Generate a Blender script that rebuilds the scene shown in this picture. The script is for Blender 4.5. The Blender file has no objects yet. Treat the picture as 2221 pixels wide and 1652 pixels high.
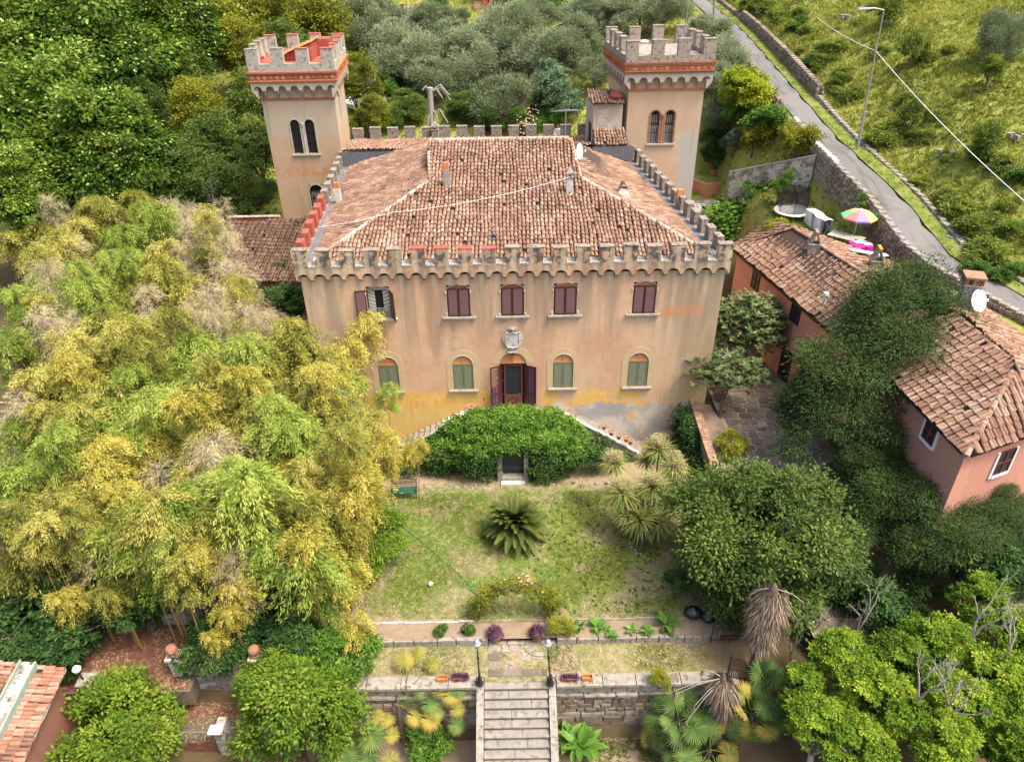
import bpy, math, random
import numpy as np
from mathutils import Vector, Matrix
random.seed(7)
SC = bpy.context.scene
COL = SC.collection
D2R = math.radians

# ------------------------------------------------------------------ camera, light, exposure
PITCH, ROLL, CAMH, FPX = D2R(33.1), D2R(-1.0), 26.0, 1600.0
cam = bpy.data.cameras.new('camera'); cam_o = bpy.data.objects.new('camera', cam); COL.objects.link(cam_o)
cam.sensor_width = 36; cam.lens = FPX / 2221 * 36; cam.clip_start = .2; cam.clip_end = 3000
RM = (Matrix.Rotation(math.pi/2 - PITCH, 3, 'X') @ Matrix.Rotation(ROLL, 3, 'Z'))
cam_o.matrix_world = Matrix.Translation((0, 0, CAMH)) @ RM.to_4x4()
SC.camera = cam_o

SUN_EL, SUN_AZ = D2R(62), D2R(115)     # azimuth clockwise from +Y (the camera's heading)
w = bpy.data.worlds.new('World'); SC.world = w; w.use_nodes = True
wn = w.node_tree.nodes; wl = w.node_tree.links
sky = wn.new('ShaderNodeTexSky'); sky.sky_type = 'NISHITA'; sky.sun_disc = False
sky.sun_elevation = SUN_EL; sky.sun_rotation = SUN_AZ; sky.air_density = 1.0; sky.dust_density = 7.0; sky.ozone_density = .6
wl.new(sky.outputs[0], wn['Background'].inputs['Color']); wn['Background'].inputs['Strength'].default_value = .13
sl = bpy.data.lights.new('sun', 'SUN'); sl.energy = 1.5; sl.angle = D2R(14); sl.color = (1, .91, .76)
so = bpy.data.objects.new('sun', sl); COL.objects.link(so)
sd = Vector((math.sin(SUN_AZ)*math.cos(SUN_EL), math.cos(SUN_AZ)*math.cos(SUN_EL), math.sin(SUN_EL)))
so.rotation_euler = (-sd).to_track_quat('-Z', 'Y').to_euler(); so.location = sd*60
vs = SC.view_settings; vs.view_transform = 'Standard'; vs.look = 'None'; vs.gamma = 1; vs.use_curve_mapping = False
vs.exposure = 1.34
SC.render.engine = 'CYCLES'
SC.cycles.max_bounces = 6; SC.cycles.transparent_max_bounces = 8; SC.cycles.diffuse_bounces = 3

# ------------------------------------------------------------------ where things stand (surveyed from the photograph)
RN = np.array(RM)
def ray(px, py): return RN @ np.array([(px-1110.5)/FPX, -(py-826)/FPX, -1.])
def at(px, py, z):
    r = ray(px, py); return np.array([0, 0, CAMH]) + (z-CAMH)/r[2]*r
def atY(px, py, Y):
    r = ray(px, py); return np.array([0, 0, CAMH]) + Y/r[1]*r
def gh(px, py, c=0.):
    "first point of the sight line that is c above the ground"
    r = ray(px, py); Y = np.linspace(7, 230, 1500); P = np.array([0, 0, CAMH])[None]+np.outer(Y/r[1], r); k = np.argmax(P[:, 2] <= zt(P[:, 0], P[:, 1])+c); return P[k]
def hit(px, py, p0, p1):
    "point on the upright plane through p0,p1"
    r = ray(px, py); n = np.array([-(p1[1]-p0[1]), p1[0]-p0[0]])
    t = (n @ np.array(p0[:2])) / (n @ r[:2]); return np.array([0, 0, CAMH]) + t*r

# ------------------------------------------------------------------ object helpers
def setp(o, label=None, cat=None, group=None, kind=None):
    if label: o['label'] = label
    if cat: o['category'] = cat
    if group: o['group'] = group
    if kind: o['kind'] = kind
    return o
def thing(name, label, cat, loc=(0, 0, 0), rz=0, group=None):
    o = bpy.data.objects.new(name, None); COL.objects.link(o); o.empty_display_size = .2
    o.location = tuple(float(v) for v in loc); o.rotation_euler = (0, 0, rz)
    return setp(o, label, cat, group)
def rootloc(p):
    while p.parent: p = p.parent
    return np.array(p.location)
def link(name, me, parent=None, label=None):
    o = bpy.data.objects.new(name, me); COL.objects.link(o)
    if parent: o.parent = parent
    if label: o['label'] = label
    return o
def piece(name, me, parent, loc, rz=0, sc=1, label=None, rot=None):
    "a copy of a small shared mesh at a world place, child of a thing that is not turned"
    o = link(name, me, parent, label)
    l = np.array(loc, float) - (rootloc(parent) if parent else 0)
    o.location = tuple(l); o.rotation_euler = rot if rot is not None else (0, 0, rz)
    o.scale = (sc, sc, sc) if not hasattr(sc, '__len__') else sc
    return o
def children(o): return list(o.children)
def copy_tree(o, loc, rz=0, sc=1, label=None, group=None):
    def cp(a, par):
        c = a.copy(); COL.objects.link(c); c.parent = par
        for ch in KIDS.get(a.name, []): cp(ch, c)
        return c
    c = cp(o, None); c.location = tuple(float(v) for v in loc); c.rotation_euler = (0, 0, rz); c.scale = (sc,)*3 if not hasattr(sc, '__len__') else sc
    if label: c['label'] = label
    if group: c['group'] = group
    return c
KIDS = {}
def remember(o):
    KIDS[o.name] = list(o.children)
    for c in o.children: remember(c)

class MB:
    "collects shapes in world (or local) coordinates and links them as one mesh"
    def __init__(s): s.v = []; s.f = []; s.m = []
    def add(s, vs, fs, m=0):
        b = len(s.v); s.v.extend([tuple(map(float, v)) for v in vs]); s.f.extend([tuple(b+i for i in f) for f in fs]); s.m.extend([m]*len(fs)); return s
    def box(s, c, size, rz=0, m=0, taper=1.0, tilt=None):
        hx, hy, hz = size[0]/2, size[1]/2, size[2]/2; P = []
        for z, k in ((-hz, 1), (hz, taper)):
            for x, y in ((-hx, -hy), (hx, -hy), (hx, hy), (-hx, hy)): P.append(Vector((x*k, y*k, z)))
        R = Matrix.Rotation(rz, 3, 'Z')
        if tilt is not None: R = R @ tilt
        return s.add([R @ p + Vector(c) for p in P], [(3, 2, 1, 0), (4, 5, 6, 7), (0, 1, 5, 4), (1, 2, 6, 5), (2, 3, 7, 6), (3, 0, 4, 7)], m)
    def bx(s, x0, x1, y0, y1, z0, z1, m=0): return s.box(((x0+x1)/2, (y0+y1)/2, (z0+z1)/2), (x1-x0, y1-y0, z1-z0), 0, m)
    def prism(s, poly, z0, z1, m=0):
        n = len(poly); z0 = z0 if hasattr(z0, '__len__') else [z0]*n; z1 = z1 if hasattr(z1, '__len__') else [z1]*n
        return s.add([(p[0], p[1], z0[i]) for i, p in enumerate(poly)]+[(p[0], p[1], z1[i]) for i, p in enumerate(poly)],
                     [tuple(range(n))[::-1], tuple(range(n, 2*n))]+[(i, (i+1) % n, n+(i+1) % n, n+i) for i in range(n)], m)
    def tube(s, pts, r, n=6, m=0, cap=True):
        pts = [Vector(p) for p in pts]; r = r if hasattr(r, '__len__') else [r]*len(pts); V = []; prev = None
        for i, p in enumerate(pts):
            d = (pts[min(i+1, len(pts)-1)]-pts[max(i-1, 0)]); d = d.normalized() if d.length > 1e-9 else Vector((0, 0, 1))
            a = d.orthogonal().normalized() if prev is None else (prev - d*prev.dot(d)).normalized(); prev = a; b = d.cross(a)
            V += [p+(a*math.cos(2*math.pi*k/n)+b*math.sin(2*math.pi*k/n))*r[i] for k in range(n)]
        F = [(i*n+k, i*n+(k+1) % n, (i+1)*n+(k+1) % n, (i+1)*n+k) for i in range(len(pts)-1) for k in range(n)]
        if cap: F += [tuple(range(n))[::-1], tuple(range((len(pts)-1)*n, len(pts)*n))]
        return s.add(V, F, m)
    def lathe(s, prof, c=(0, 0, 0), n=14, m=0):
        V = [(c[0]+r*math.cos(2*math.pi*k/n), c[1]+r*math.sin(2*math.pi*k/n), c[2]+z) for r, z in prof for k in range(n)]
        F = [(i*n+k, i*n+(k+1) % n, (i+1)*n+(k+1) % n, (i+1)*n+k) for i in range(len(prof)-1) for k in range(n)]
        F += [tuple(range(n))[::-1], tuple(range((len(prof)-1)*n, len(prof)*n))]
        return s.add(V, F, m)
    def mesh(s, name, mats, off=None, smooth=False):
        me = bpy.data.meshes.new(name); v = np.array(s.v, float).reshape(-1, 3)
        if off is not None: v = v - off
        me.from_pydata(v.tolist(), [], s.f)
        for mt in (mats if isinstance(mats, (list, tuple)) else [mats]): me.materials.append(mt)
        me.polygons.foreach_set('material_index', s.m)
        if smooth: me.polygons.foreach_set('use_smooth', [True]*len(s.f))
        me.update(); return me
    def build(s, name, mats, parent=None, label=None, smooth=False):
        off = rootloc(parent) if parent else None
        return link(name, s.mesh(name, mats, off, smooth), parent, label)

def np_mesh(name, V, F, mat, tone=None, off=None):
    "V (n,3), F (m,k) arrays; tone: one value per vertex"
    me = bpy.data.meshes.new(name); V = np.asarray(V, np.float32)
    if off is not None: V = V - np.asarray(off, np.float32)
    k = F.shape[1]; me.vertices.add(len(V)); me.vertices.foreach_set('co', V.ravel())
    me.loops.add(F.size); me.loops.foreach_set('vertex_index', F.ravel().astype(np.int32))
    me.polygons.add(len(F)); me.polygons.foreach_set('loop_start', np.arange(0, F.size, k, dtype=np.int32))
    me.polygons.foreach_set('loop_total', np.full(len(F), k, np.int32))
    if tone is not None:
        a = me.attributes.new('tone', 'FLOAT', 'POINT'); a.data.foreach_set('value', np.asarray(tone, np.float32))
    for mt in (mat if isinstance(mat, (list, tuple)) else [mat]): me.materials.append(mt)
    me.update(calc_edges=True); return me

# ------------------------------------------------------------------ materials
class NT:
    def __init__(s, name):
        s.mat = bpy.data.materials.new(name); s.mat.use_nodes = True; t = s.mat.node_tree; s.n = t.nodes; s.l = t.links
        s.b = s.n['Principled BSDF']; s.out = s.n['Material Output']; s.b.inputs['Specular IOR Level'].default_value = .25
    def node(s, typ, **k):
        x = s.n.new(typ)
        for a, b in k.items(): setattr(x, a, b)
        return x
    def put(s, sock, v):
        if hasattr(v, 'is_linked') or hasattr(v, 'links'): s.l.new(v, sock)
        else:
            if hasattr(v, '__len__') and len(v) == 3 and len(sock.default_value) == 4: v = (*v, 1)
            sock.default_value = v
    def pos(s):
        if not hasattr(s, '_p'): s._p = s.node('ShaderNodeNewGeometry').outputs['Position']
        return s._p
    def objc(s): return s.node('ShaderNodeTexCoord').outputs['Object']
    def xyz(s):
        if not hasattr(s, '_x'):
            q = s.node('ShaderNodeSeparateXYZ'); s.l.new(s.pos(), q.inputs[0]); s._x = q.outputs
        return s._x
    def noise(s, scale, detail=4, stretch=None, rough=.55, vec=None, dist=0):
        v = vec if vec is not None else s.pos()
        if stretch:
            mp = s.node('ShaderNodeMapping'); s.l.new(v, mp.inputs[0]); mp.inputs['Scale'].default_value = stretch; v = mp.outputs[0]
        q = s.node('ShaderNodeTexNoise'); s.l.new(v, q.inputs['Vector']); q.inputs['Scale'].default_value = scale
        q.inputs['Detail'].default_value = detail; q.inputs['Roughness'].default_value = rough; q.inputs['Distortion'].default_value = dist
        return q.outputs['Fac']
    def math(s, op, a, b=0., c=None, clamp=False):
        q = s.node('ShaderNodeMath', operation=op, use_clamp=clamp); s.put(q.inputs[0], a); s.put(q.inputs[1], b)
        if c is not None: s.put(q.inputs[2], c)
        return q.outputs[0]
    def step(s, v, a, b):
        q = s.node('ShaderNodeMapRange', interpolation_type='SMOOTHSTEP'); s.put(q.inputs['Value'], v)
        q.inputs['From Min'].default_value = a; q.inputs['From Max'].default_value = b
        if a > b:
            q.inputs['From Min'].default_value = b; q.inputs['From Max'].default_value = a; q.inputs['To Min'].default_value = 1; q.inputs['To Max'].default_value = 0
        return q.outputs[0]
    def mix(s, f, a, b, mode='MIX'):
        q = s.node('ShaderNodeMix', data_type='RGBA', blend_type=mode); s.put(q.inputs[0], f); s.put(q.inputs[6], a); s.put(q.inputs[7], b)
        return q.outputs[2]
    def ramp(s, f, stops, interp='LINEAR'):
        q = s.node('ShaderNodeValToRGB'); r = q.color_ramp; r.interpolation = interp; s.l.new(f, q.inputs[0])
        while len(r.elements) < len(stops): r.elements.new(.5)
        for e, (p, c) in zip(r.elements, stops): e.position = p; e.color = (*c, 1)
        return q.outputs[0]
    def rnd(s):
        "one random number per loose piece, shifted per object"
        g = s.node('ShaderNodeNewGeometry').outputs['Random Per Island']; o = s.node('ShaderNodeObjectInfo').outputs['Random']
        return s.math('FRACT', s.math('ADD', g, o))
    def bump(s, h, strength=.4, dist=.02):
        q = s.node('ShaderNodeBump'); q.inputs['Strength'].default_value = strength; q.inputs['Distance'].default_value = dist
        s.l.new(h, q.inputs['Height']); s.l.new(q.outputs[0], s.b.inputs['Normal']); return q.outputs[0]
    def done(s, col=None, rough=.85, metal=0.):
        if col is not None: s.put(s.b.inputs['Base Color'], col)
        s.put(s.b.inputs['Roughness'], rough); s.b.inputs['Metallic'].default_value = metal
        return s.mat

def plain(name, col, rough=.85, var=.25, sc=3., metal=0., bump=.25, objrnd=False, island=False, dirt=None):
    t = NT(name); n = t.noise(sc, 5); n2 = t.noise(sc*9, 3)
    k = t.math('ADD', t.math('MULTIPLY', n, .7), t.math('MULTIPLY', n2, .3))
    if island: k = t.math('ADD', t.math('MULTIPLY', k, .5), t.math('MULTIPLY', t.rnd(), .5))
    lo = tuple(c*(1-var) for c in col); hi = tuple(min(1, c*(1+var)) for c in col)
    c = t.ramp(k, [(.25, lo), (.75, hi)])
    if dirt: c = t.mix(t.step(t.noise(sc*1.7, 6), .5, .68), c, dirt)
    if bump: t.bump(n2, bump, .02)
    return t.done(c, rough, metal)

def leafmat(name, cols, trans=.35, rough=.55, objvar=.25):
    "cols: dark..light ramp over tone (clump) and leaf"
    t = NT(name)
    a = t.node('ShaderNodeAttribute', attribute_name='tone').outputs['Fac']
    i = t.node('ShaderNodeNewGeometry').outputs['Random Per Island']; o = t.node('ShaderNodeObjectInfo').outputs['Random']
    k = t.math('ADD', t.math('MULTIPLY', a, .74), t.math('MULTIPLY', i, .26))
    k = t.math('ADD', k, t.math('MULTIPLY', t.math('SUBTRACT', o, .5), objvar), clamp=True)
    c = t.ramp(k, [(.08+.84*j/(len(cols)-1), q) for j, q in enumerate(cols)])  # ramp wide enough to paint lit tips and dark gaps into leaf colour
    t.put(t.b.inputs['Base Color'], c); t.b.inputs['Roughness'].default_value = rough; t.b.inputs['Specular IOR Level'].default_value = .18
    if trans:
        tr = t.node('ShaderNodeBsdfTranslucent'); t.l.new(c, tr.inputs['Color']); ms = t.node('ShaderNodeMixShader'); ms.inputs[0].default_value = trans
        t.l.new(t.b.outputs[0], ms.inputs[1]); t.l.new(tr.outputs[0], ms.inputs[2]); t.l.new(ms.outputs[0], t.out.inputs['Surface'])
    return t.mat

def tilemat(name, mul=.86, warm=1., white=.5):
    t = NT(name); r = t.math('ADD', t.math('MULTIPLY', t.rnd(), .58), t.math('MULTIPLY', t.step(t.noise(.8, 6, rough=.65), .32, .68), .42))
    c = t.ramp(r, [(0, (.11, .075, .06)), (.14, (.20, .12, .09)), (.36, (.27, .15, .10)), (.56, (.34*warm, .185, .12)), (.72, (.39, .25, .18)), (.87, (.38, .30, .235)), (1, (.50*warm, .22, .11))])
    c = t.mix(t.step(t.noise(8, 6, rough=.75), .53+.1*(1-white), .62+.1*(1-white)), c, (.48, .43, .36))
    c = t.mix(t.step(t.noise(5.3, 6, rough=.75, vec=None, dist=.4), .40, .30), c, (.035, .03, .025))
    c = t.mix(t.math('MULTIPLY', t.step(t.noise(1.1, 5, rough=.7), .66, .72), t.step(t.noise(7, 4), .45, .6)), c, (.5, .23, .03))
    c = t.mix(1., c, (mul, mul, mul), 'MULTIPLY'); t.bump(t.noise(22, 4), .5, .02)
    return t.done(c, .9)

M = {}
M['tile'] = tilemat('terracotta_tile', warm=.9)
M['tile_dark'] = tilemat('weathered_tile', warm=.8, white=.2)
M['ridge'] = plain('mortared_ridge', (.40, .36, .31), .95, .35, 4, bump=.6, dirt=(.12, .10, .08))
M['deck'] = plain('roof_underlay', (.07, .05, .04), .95)
M['lead'] = plain('lead_flashing', (.13, .14, .16), .6, .3, 3)
M['redpaint'] = plain('red_waterproof_paint', (.37, .085, .055), .8, .25, 3, dirt=(.30, .14, .11))
M['merlon'] = plain('weathered_merlon_plaster', (.27, .23, .19), .95, .35, 4, bump=.6, dirt=(.075, .068, .06))
M['towertop'] = plain('tower_parapet_plaster', (.40, .37, .32), .95, .25, 3, bump=.5, dirt=(.2, .18, .16))
M['towertop2'] = plain('stained_parapet_plaster', (.34, .29, .24), .95, .3, 3, bump=.5, dirt=(.11, .10, .09))
M['towergrey'] = plain('grey_machicolation_plaster', (.42, .38, .31), .95, .2, 2.5, bump=.4)
M['brick'] = plain('red_brick_course', (.40, .155, .08), .9, .35, 7, bump=.6, island=True)
M['marble'] = plain('white_marble', (.54, .52, .49), .6, .15, 3, dirt=(.33, .30, .26))
M['sill'] = plain('grey_stone_sill', (.33, .31, .27), .85, .25, 6, dirt=(.12, .11, .1))
M['palesur'] = plain('pale_window_surround', (.55, .42, .24), .9, .1, 2)
M['shut_brown'] = plain('brown_shutter_paint', (.085, .028, .022), .5, .3, 6, bump=.1)
M['shut_green'] = plain('flaking_green_shutter_paint', (.17, .19, .12), .8, .35, 9, dirt=(.22, .21, .16))
M['slat'] = plain('sky_lit_shutter_slat', (.15, .08, .078), .5, .15, 6, bump=0)  # shutter brown lightened towards lilac: the sky's reflection put into the colour
M['fan'] = plain('orange_brown_fanlight_wood', (.50, .23, .095), .75, .2, 9)
M['doorred'] = plain('dull_red_door_metal', (.155, .05, .047), .5, .15, 5, bump=.05)
M['dark'] = plain('dark_interior', (.018, .016, .015), .9, .2)
M['curtain'] = plain('pale_curtain', (.32, .32, .28), .9, .15, 8)
M['glass'] = NT('window_glass').done((.03, .035, .038), .08)
M['iron'] = plain('dark_iron', (.035, .035, .037), .5, .3, 8, metal=.3)
M['ironbrown'] = plain('rusty_iron', (.045, .03, .025), .7, .4, 8)
M['blue'] = plain('blue_stripe_cloth', (.02, .035, .13), .8, .1); M['orange'] = plain('orange_stripe_cloth', (.22, .06, .015), .8, .1)
M['steel'] = plain('galvanised_steel', (.38, .41, .44), .4, .15, 5, metal=.5)
M['white'] = plain('white_paint', (.75, .75, .74), .5, .08, 4)
M['whitemet'] = plain('white_plaster_chimney', (.55, .55, .52), .85, .2, 3, dirt=(.35, .33, .3))
M['orangeclay'] = plain('orange_clay_pot', (.50, .19, .07), .8, .25, 6)
M['clay'] = plain('terracotta_pot_clay', (.33, .15, .085), .85, .25, 6, dirt=(.36, .27, .2))
M['stone'] = plain('pale_weathered_stone', (.29, .265, .225), .9, .35, 3, bump=.6, dirt=(.13, .11, .09))
M['steps'] = plain('grey_stone_tread', (.25, .23, .20), .9, .3, 2.5, bump=.4, dirt=(.16, .14, .12))
M['rubble'] = plain('brown_rubble_stone', (.255, .205, .155), .95, .4, 3, bump=.7, island=True, dirt=(.11, .09, .07))
M['mortar'] = plain('earthy_mortar', (.16, .13, .10), .95, .3, 4)
M['mortarpale'] = plain('pale_joint_mortar', (.40, .345, .25), .95, .2, 4)
M['flag'] = plain('grey_brown_flagstone', (.165, .135, .11), .85, .35, 2, bump=.5, island=True)
M['asphalt'] = plain('worn_grey_asphalt', (.20, .195, .20), .9, .12, .8, bump=.3)
M['soil'] = plain('bare_soil', (.25, .185, .13), .95, .3, 3, bump=.5)
M['bark'] = plain('grey_brown_bark', (.12, .095, .07), .9, .35, 6, bump=.6)
M['barkpale'] = plain('pale_dead_wood', (.34, .31, .28), .9, .25, 6)
M['culm'] = plain('yellow_bamboo_culm', (.30, .22, .07), .6, .3, 5)
M['caprick'] = plain('brick_paver_cap', (.36, .22, .14), .9, .25, 6, island=True, bump=.5)
M['brickfloor'] = plain('red_brown_terrace_tile', (.145, .06, .042), .85, .3, 2.5, dirt=(.21, .14, .09))
M['coral'] = plain('coral_painted_plaster', (.50, .23, .13), .9, .1, 2)
M['straw'] = leafmat('fallen_bamboo_leaf', [(.30, .2, .1), (.5, .38, .2), (.62, .5, .3)], .1)
M['lichen'] = plain('yellow_lichen', (.5, .26, .03), .9, .3)

# leaves
M['lf_linden'] = leafmat('linden_leaf', [(.022, .055, .006), (.085, .16, .014), (.18, .29, .026), (.50, .54, .17)], .3)
M['lf_yellowgreen'] = leafmat('yellow_green_leaf', [(.06, .075, .01), (.17, .19, .018), (.30, .32, .03), (.44, .43, .06)], .35)
M['lf_holm'] = leafmat('holm_oak_leaf', [(.018, .04, .010), (.06, .11, .018), (.12, .18, .03), (.26, .27, .05)], .2)
M['lf_olive'] = leafmat('olive_leaf', [(.08, .105, .05), (.18, .225, .11), (.29, .34, .19), (.43, .47, .31)], .25)
M['lf_blue'] = leafmat('blue_green_leaf', [(.06, .11, .055), (.12, .20, .10), (.20, .29, .155), (.29, .37, .22)], .25)
M['lf_conifer'] = leafmat('conifer_spray', [(.02, .045, .01), (.06, .11, .018), (.11, .17, .03), (.19, .24, .05)], .2)
M['lf_yew'] = leafmat('yew_spray', [(.012, .026, .010), (.035, .068, .018), (.07, .115, .028), (.14, .17, .045)], .15, .85)
M['lf_privet'] = leafmat('glossy_privet_leaf', [(.015, .035, .010), (.055, .10, .02), (.11, .165, .03), (.23, .28, .055)], .2, .62)
M['lf_dark'] = leafmat('dark_glossy_leaf', [(.012, .035, .012), (.03, .08, .02), (.06, .125, .03), (.14, .21, .055)], .25, .62)
M['lf_ivy'] = leafmat('climber_leaf', [(.02, .06, .010), (.07, .16, .02), (.14, .27, .035), (.23, .38, .06)], .3, .62)
M['lf_bright'] = leafmat('bright_young_leaf', [(.02, .06, .008), (.08, .17, .014), (.22, .34, .025), (.48, .54, .06)], .4)  # dark end of the ramp paints shaded gaps into the crown
M['lf_lime'] = leafmat('lime_green_leaf', [(.12, .16, .01), (.28, .35, .02), (.44, .50, .03), (.56, .58, .05)], .4)
M['lf_citrus'] = leafmat('citrus_leaf', [(.025, .06, .008), (.08, .16, .014), (.17, .26, .025), (.32, .36, .055)], .3, .62)
M['lf_loquat'] = leafmat('loquat_leaf', [(.05, .08, .03), (.10, .15, .055), (.19, .24, .09), (.32, .35, .17)], .25, .62)
M['lf_bamboo'] = leafmat('bamboo_leaf', [(.035, .045, .01), (.16, .18, .03), (.37, .37, .07), (.62, .56, .17)], .35, .5, .3)  # dark ends of the bamboo ramps put the hollows' shade into colour
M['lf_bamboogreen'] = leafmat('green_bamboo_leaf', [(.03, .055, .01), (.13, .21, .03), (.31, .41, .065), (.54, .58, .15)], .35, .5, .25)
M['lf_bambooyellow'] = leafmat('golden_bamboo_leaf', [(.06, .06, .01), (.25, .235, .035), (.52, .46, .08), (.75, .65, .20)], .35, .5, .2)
M['lf_dry'] = leafmat('dry_twig', [(.14, .115, .07), (.30, .25, .14), (.46, .39, .22), (.60, .51, .32)], .1)
M['lf_palm'] = leafmat('fan_palm_leaf', [(.02, .06, .015), (.06, .12, .03), (.12, .20, .05), (.27, .32, .08)], .25, .75)
M['lf_palmyellow'] = leafmat('yellowed_fan_palm_leaf', [(.09, .12, .03), (.22, .24, .05), (.38, .33, .07), (.47, .31, .08)], .3, .75)
M['lf_deadpalm'] = leafmat('dead_palm_thatch', [(.08, .06, .045), (.17, .13, .095), (.27, .21, .15), (.38, .31, .22)], .05)
M['lf_cordyline'] = leafmat('cordyline_blade', [(.05, .08, .025), (.15, .19, .05), (.30, .32, .09), (.48, .47, .18)], .2, .62)
M['lf_flowerpan'] = leafmat('cream_flower_panicle', [(.34, .31, .13), (.46, .42, .2), (.56, .5, .28)], .2)
M['lf_cycad'] = leafmat('cycad_frond', [(.012, .024, .008), (.03, .055, .013), (.07, .10, .02), (.17, .18, .035)], .15, .62)
M['lf_canna'] = leafmat('broad_canna_leaf', [(.03, .10, .018), (.08, .20, .03), (.15, .30, .05), (.25, .39, .08)], .3, .4)
M['lf_purple'] = leafmat('purple_leaf', [(.02, .008, .02), (.05, .015, .04), (.09, .03, .07), (.2, .12, .17)], .15)
M['lf_grass'] = leafmat('hillside_grass_blade', [(.10, .13, .02), (.24, .27, .04), (.38, .40, .07), (.52, .48, .16)], .35, .6)
M['lf_weed'] = leafmat('hillside_weed_leaf', [(.045, .075, .012), (.11, .16, .022), (.21, .27, .035), (.34, .38, .06)], .3, .6)
M['lf_lawn'] = leafmat('lawn_grass_blade', [(.07, .10, .02), (.12, .17, .028), (.19, .24, .045), (.28, .31, .07)], .3, .6)
M['petal'] = leafmat('pink_petal', [(.55, .22, .22), (.7, .4, .4), (.8, .6, .58)], .2)
# ------------------------------------------------------------------ ground
CP = [(21.5,95.3,16),(21.6,79,14.8),(20.9,66,13.8),(20.7,58.5,13),(20.8,51.3,12),(21.3,46.3,11.3),(22,42.6,10.5),(22,36.7,9.5),(25.1,31.7,8.5),(27,27,7.6),
 (25.2,95.3,16.2),(25,79,14.9),(24.4,66,13.8),(24.2,58.5,13),(24.2,51.3,12),(24.6,46.3,11.3),(25.2,42.6,10.5),(25.6,36.7,9.5),(28.5,31.7,8.6),(31,27,7.8),
 (28,95,18.3),(28,79,17),(27.5,66,15.7),(27.5,58,14.8),(28,51,14),(28.5,44,12.8),(29,37,11.2),(33,30,9.6),
 (36,95,21),(36,75,19.3),(36,58,17.5),(37,46,15.4),(38,36,13),(50,100,26),(50,75,24.5),(50,55,21.5),(50,38,17),(70,60,28),(70,100,33),(80,30,22),(45,20,6),
 (-20,20,-.5),(-30,20,-.5),(-14,30,.3),(-25,35,1),(-40,35,2),(-20,50,4),(-35,55,5.5),(-50,60,7),(-60,90,13),(-20,60,5.2),(-8,61,5.2),(5,61,5.2),(0,70,7.6),(0,80,10.3),(0,95,14),(0,115,18),
 (-25,75,9),(-30,95,14),(12,75,10),(14,64,6.8),(15,57,4.6),(13,50,3.5),(17,46,8.0),(19,42,8.6),(20,38,8.6),(16,53,5.2),(19,54,9),
 (14,20,-1.2),(20,18,-1.5),(25,20,0),(12,12,-3.8),(25,10,-4.5),(30,14,-3),(20,12,-4),(24,23,2),(18,22,1),(30,24,4),(0,10,-4.2),(-10,12,-4.2),(-20,10,-4),(-32,12,-3),(0,25,-.3),(-8,40,0),(8,40,0),(12,30,1.9),(12.5,38,1.9),(15,30,2),(17,24,1.5),(-12,24,0)]
CP = np.array(CP, float)
def _tps():
    n = len(CP); d = np.hypot(CP[:, None, 0]-CP[None, :, 0], CP[:, None, 1]-CP[None, :, 1])
    K = np.where(d > 0, d*d*np.log(d+1e-9), 0) + np.eye(n)*.5; P = np.c_[np.ones(n), CP[:, :2]]
    A = np.block([[K, P], [P.T, np.zeros((3, 3))]]); return np.linalg.solve(A, np.r_[CP[:, 2], 0, 0, 0])
TW = _tps()
ROADL = np.array([(19.5,140,22.5),(21.5,95.3,16),(21.6,79,14.8),(20.9,66,13.8),(20.7,58.5,13),(20.8,51.3,12),(21.3,46.3,11.3),(22,42.6,10.5),(22,36.7,9.5),(25.1,31.7,8.5),(33,24,6.5),(42,16,4.5)])
def roadx(Y): return np.interp(Y, ROADL[::-1, 1], ROADL[::-1, 0])
def roadz(Y): return np.interp(Y, ROADL[::-1, 1], ROADL[::-1, 2])
def sm(v, a, b):
    t = np.clip((v-a)/(b-a), 0, 1); return t*t*(3-2*t)
def hnoise(x, y): return (np.sin(x*.9+1.3*np.sin(y*.5))*np.cos(y*.8+np.sin(x*.4))*.5+np.sin(x*2.3+y*1.7)*.22+np.sin(x*4.1-y*3.3)*.12)
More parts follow.
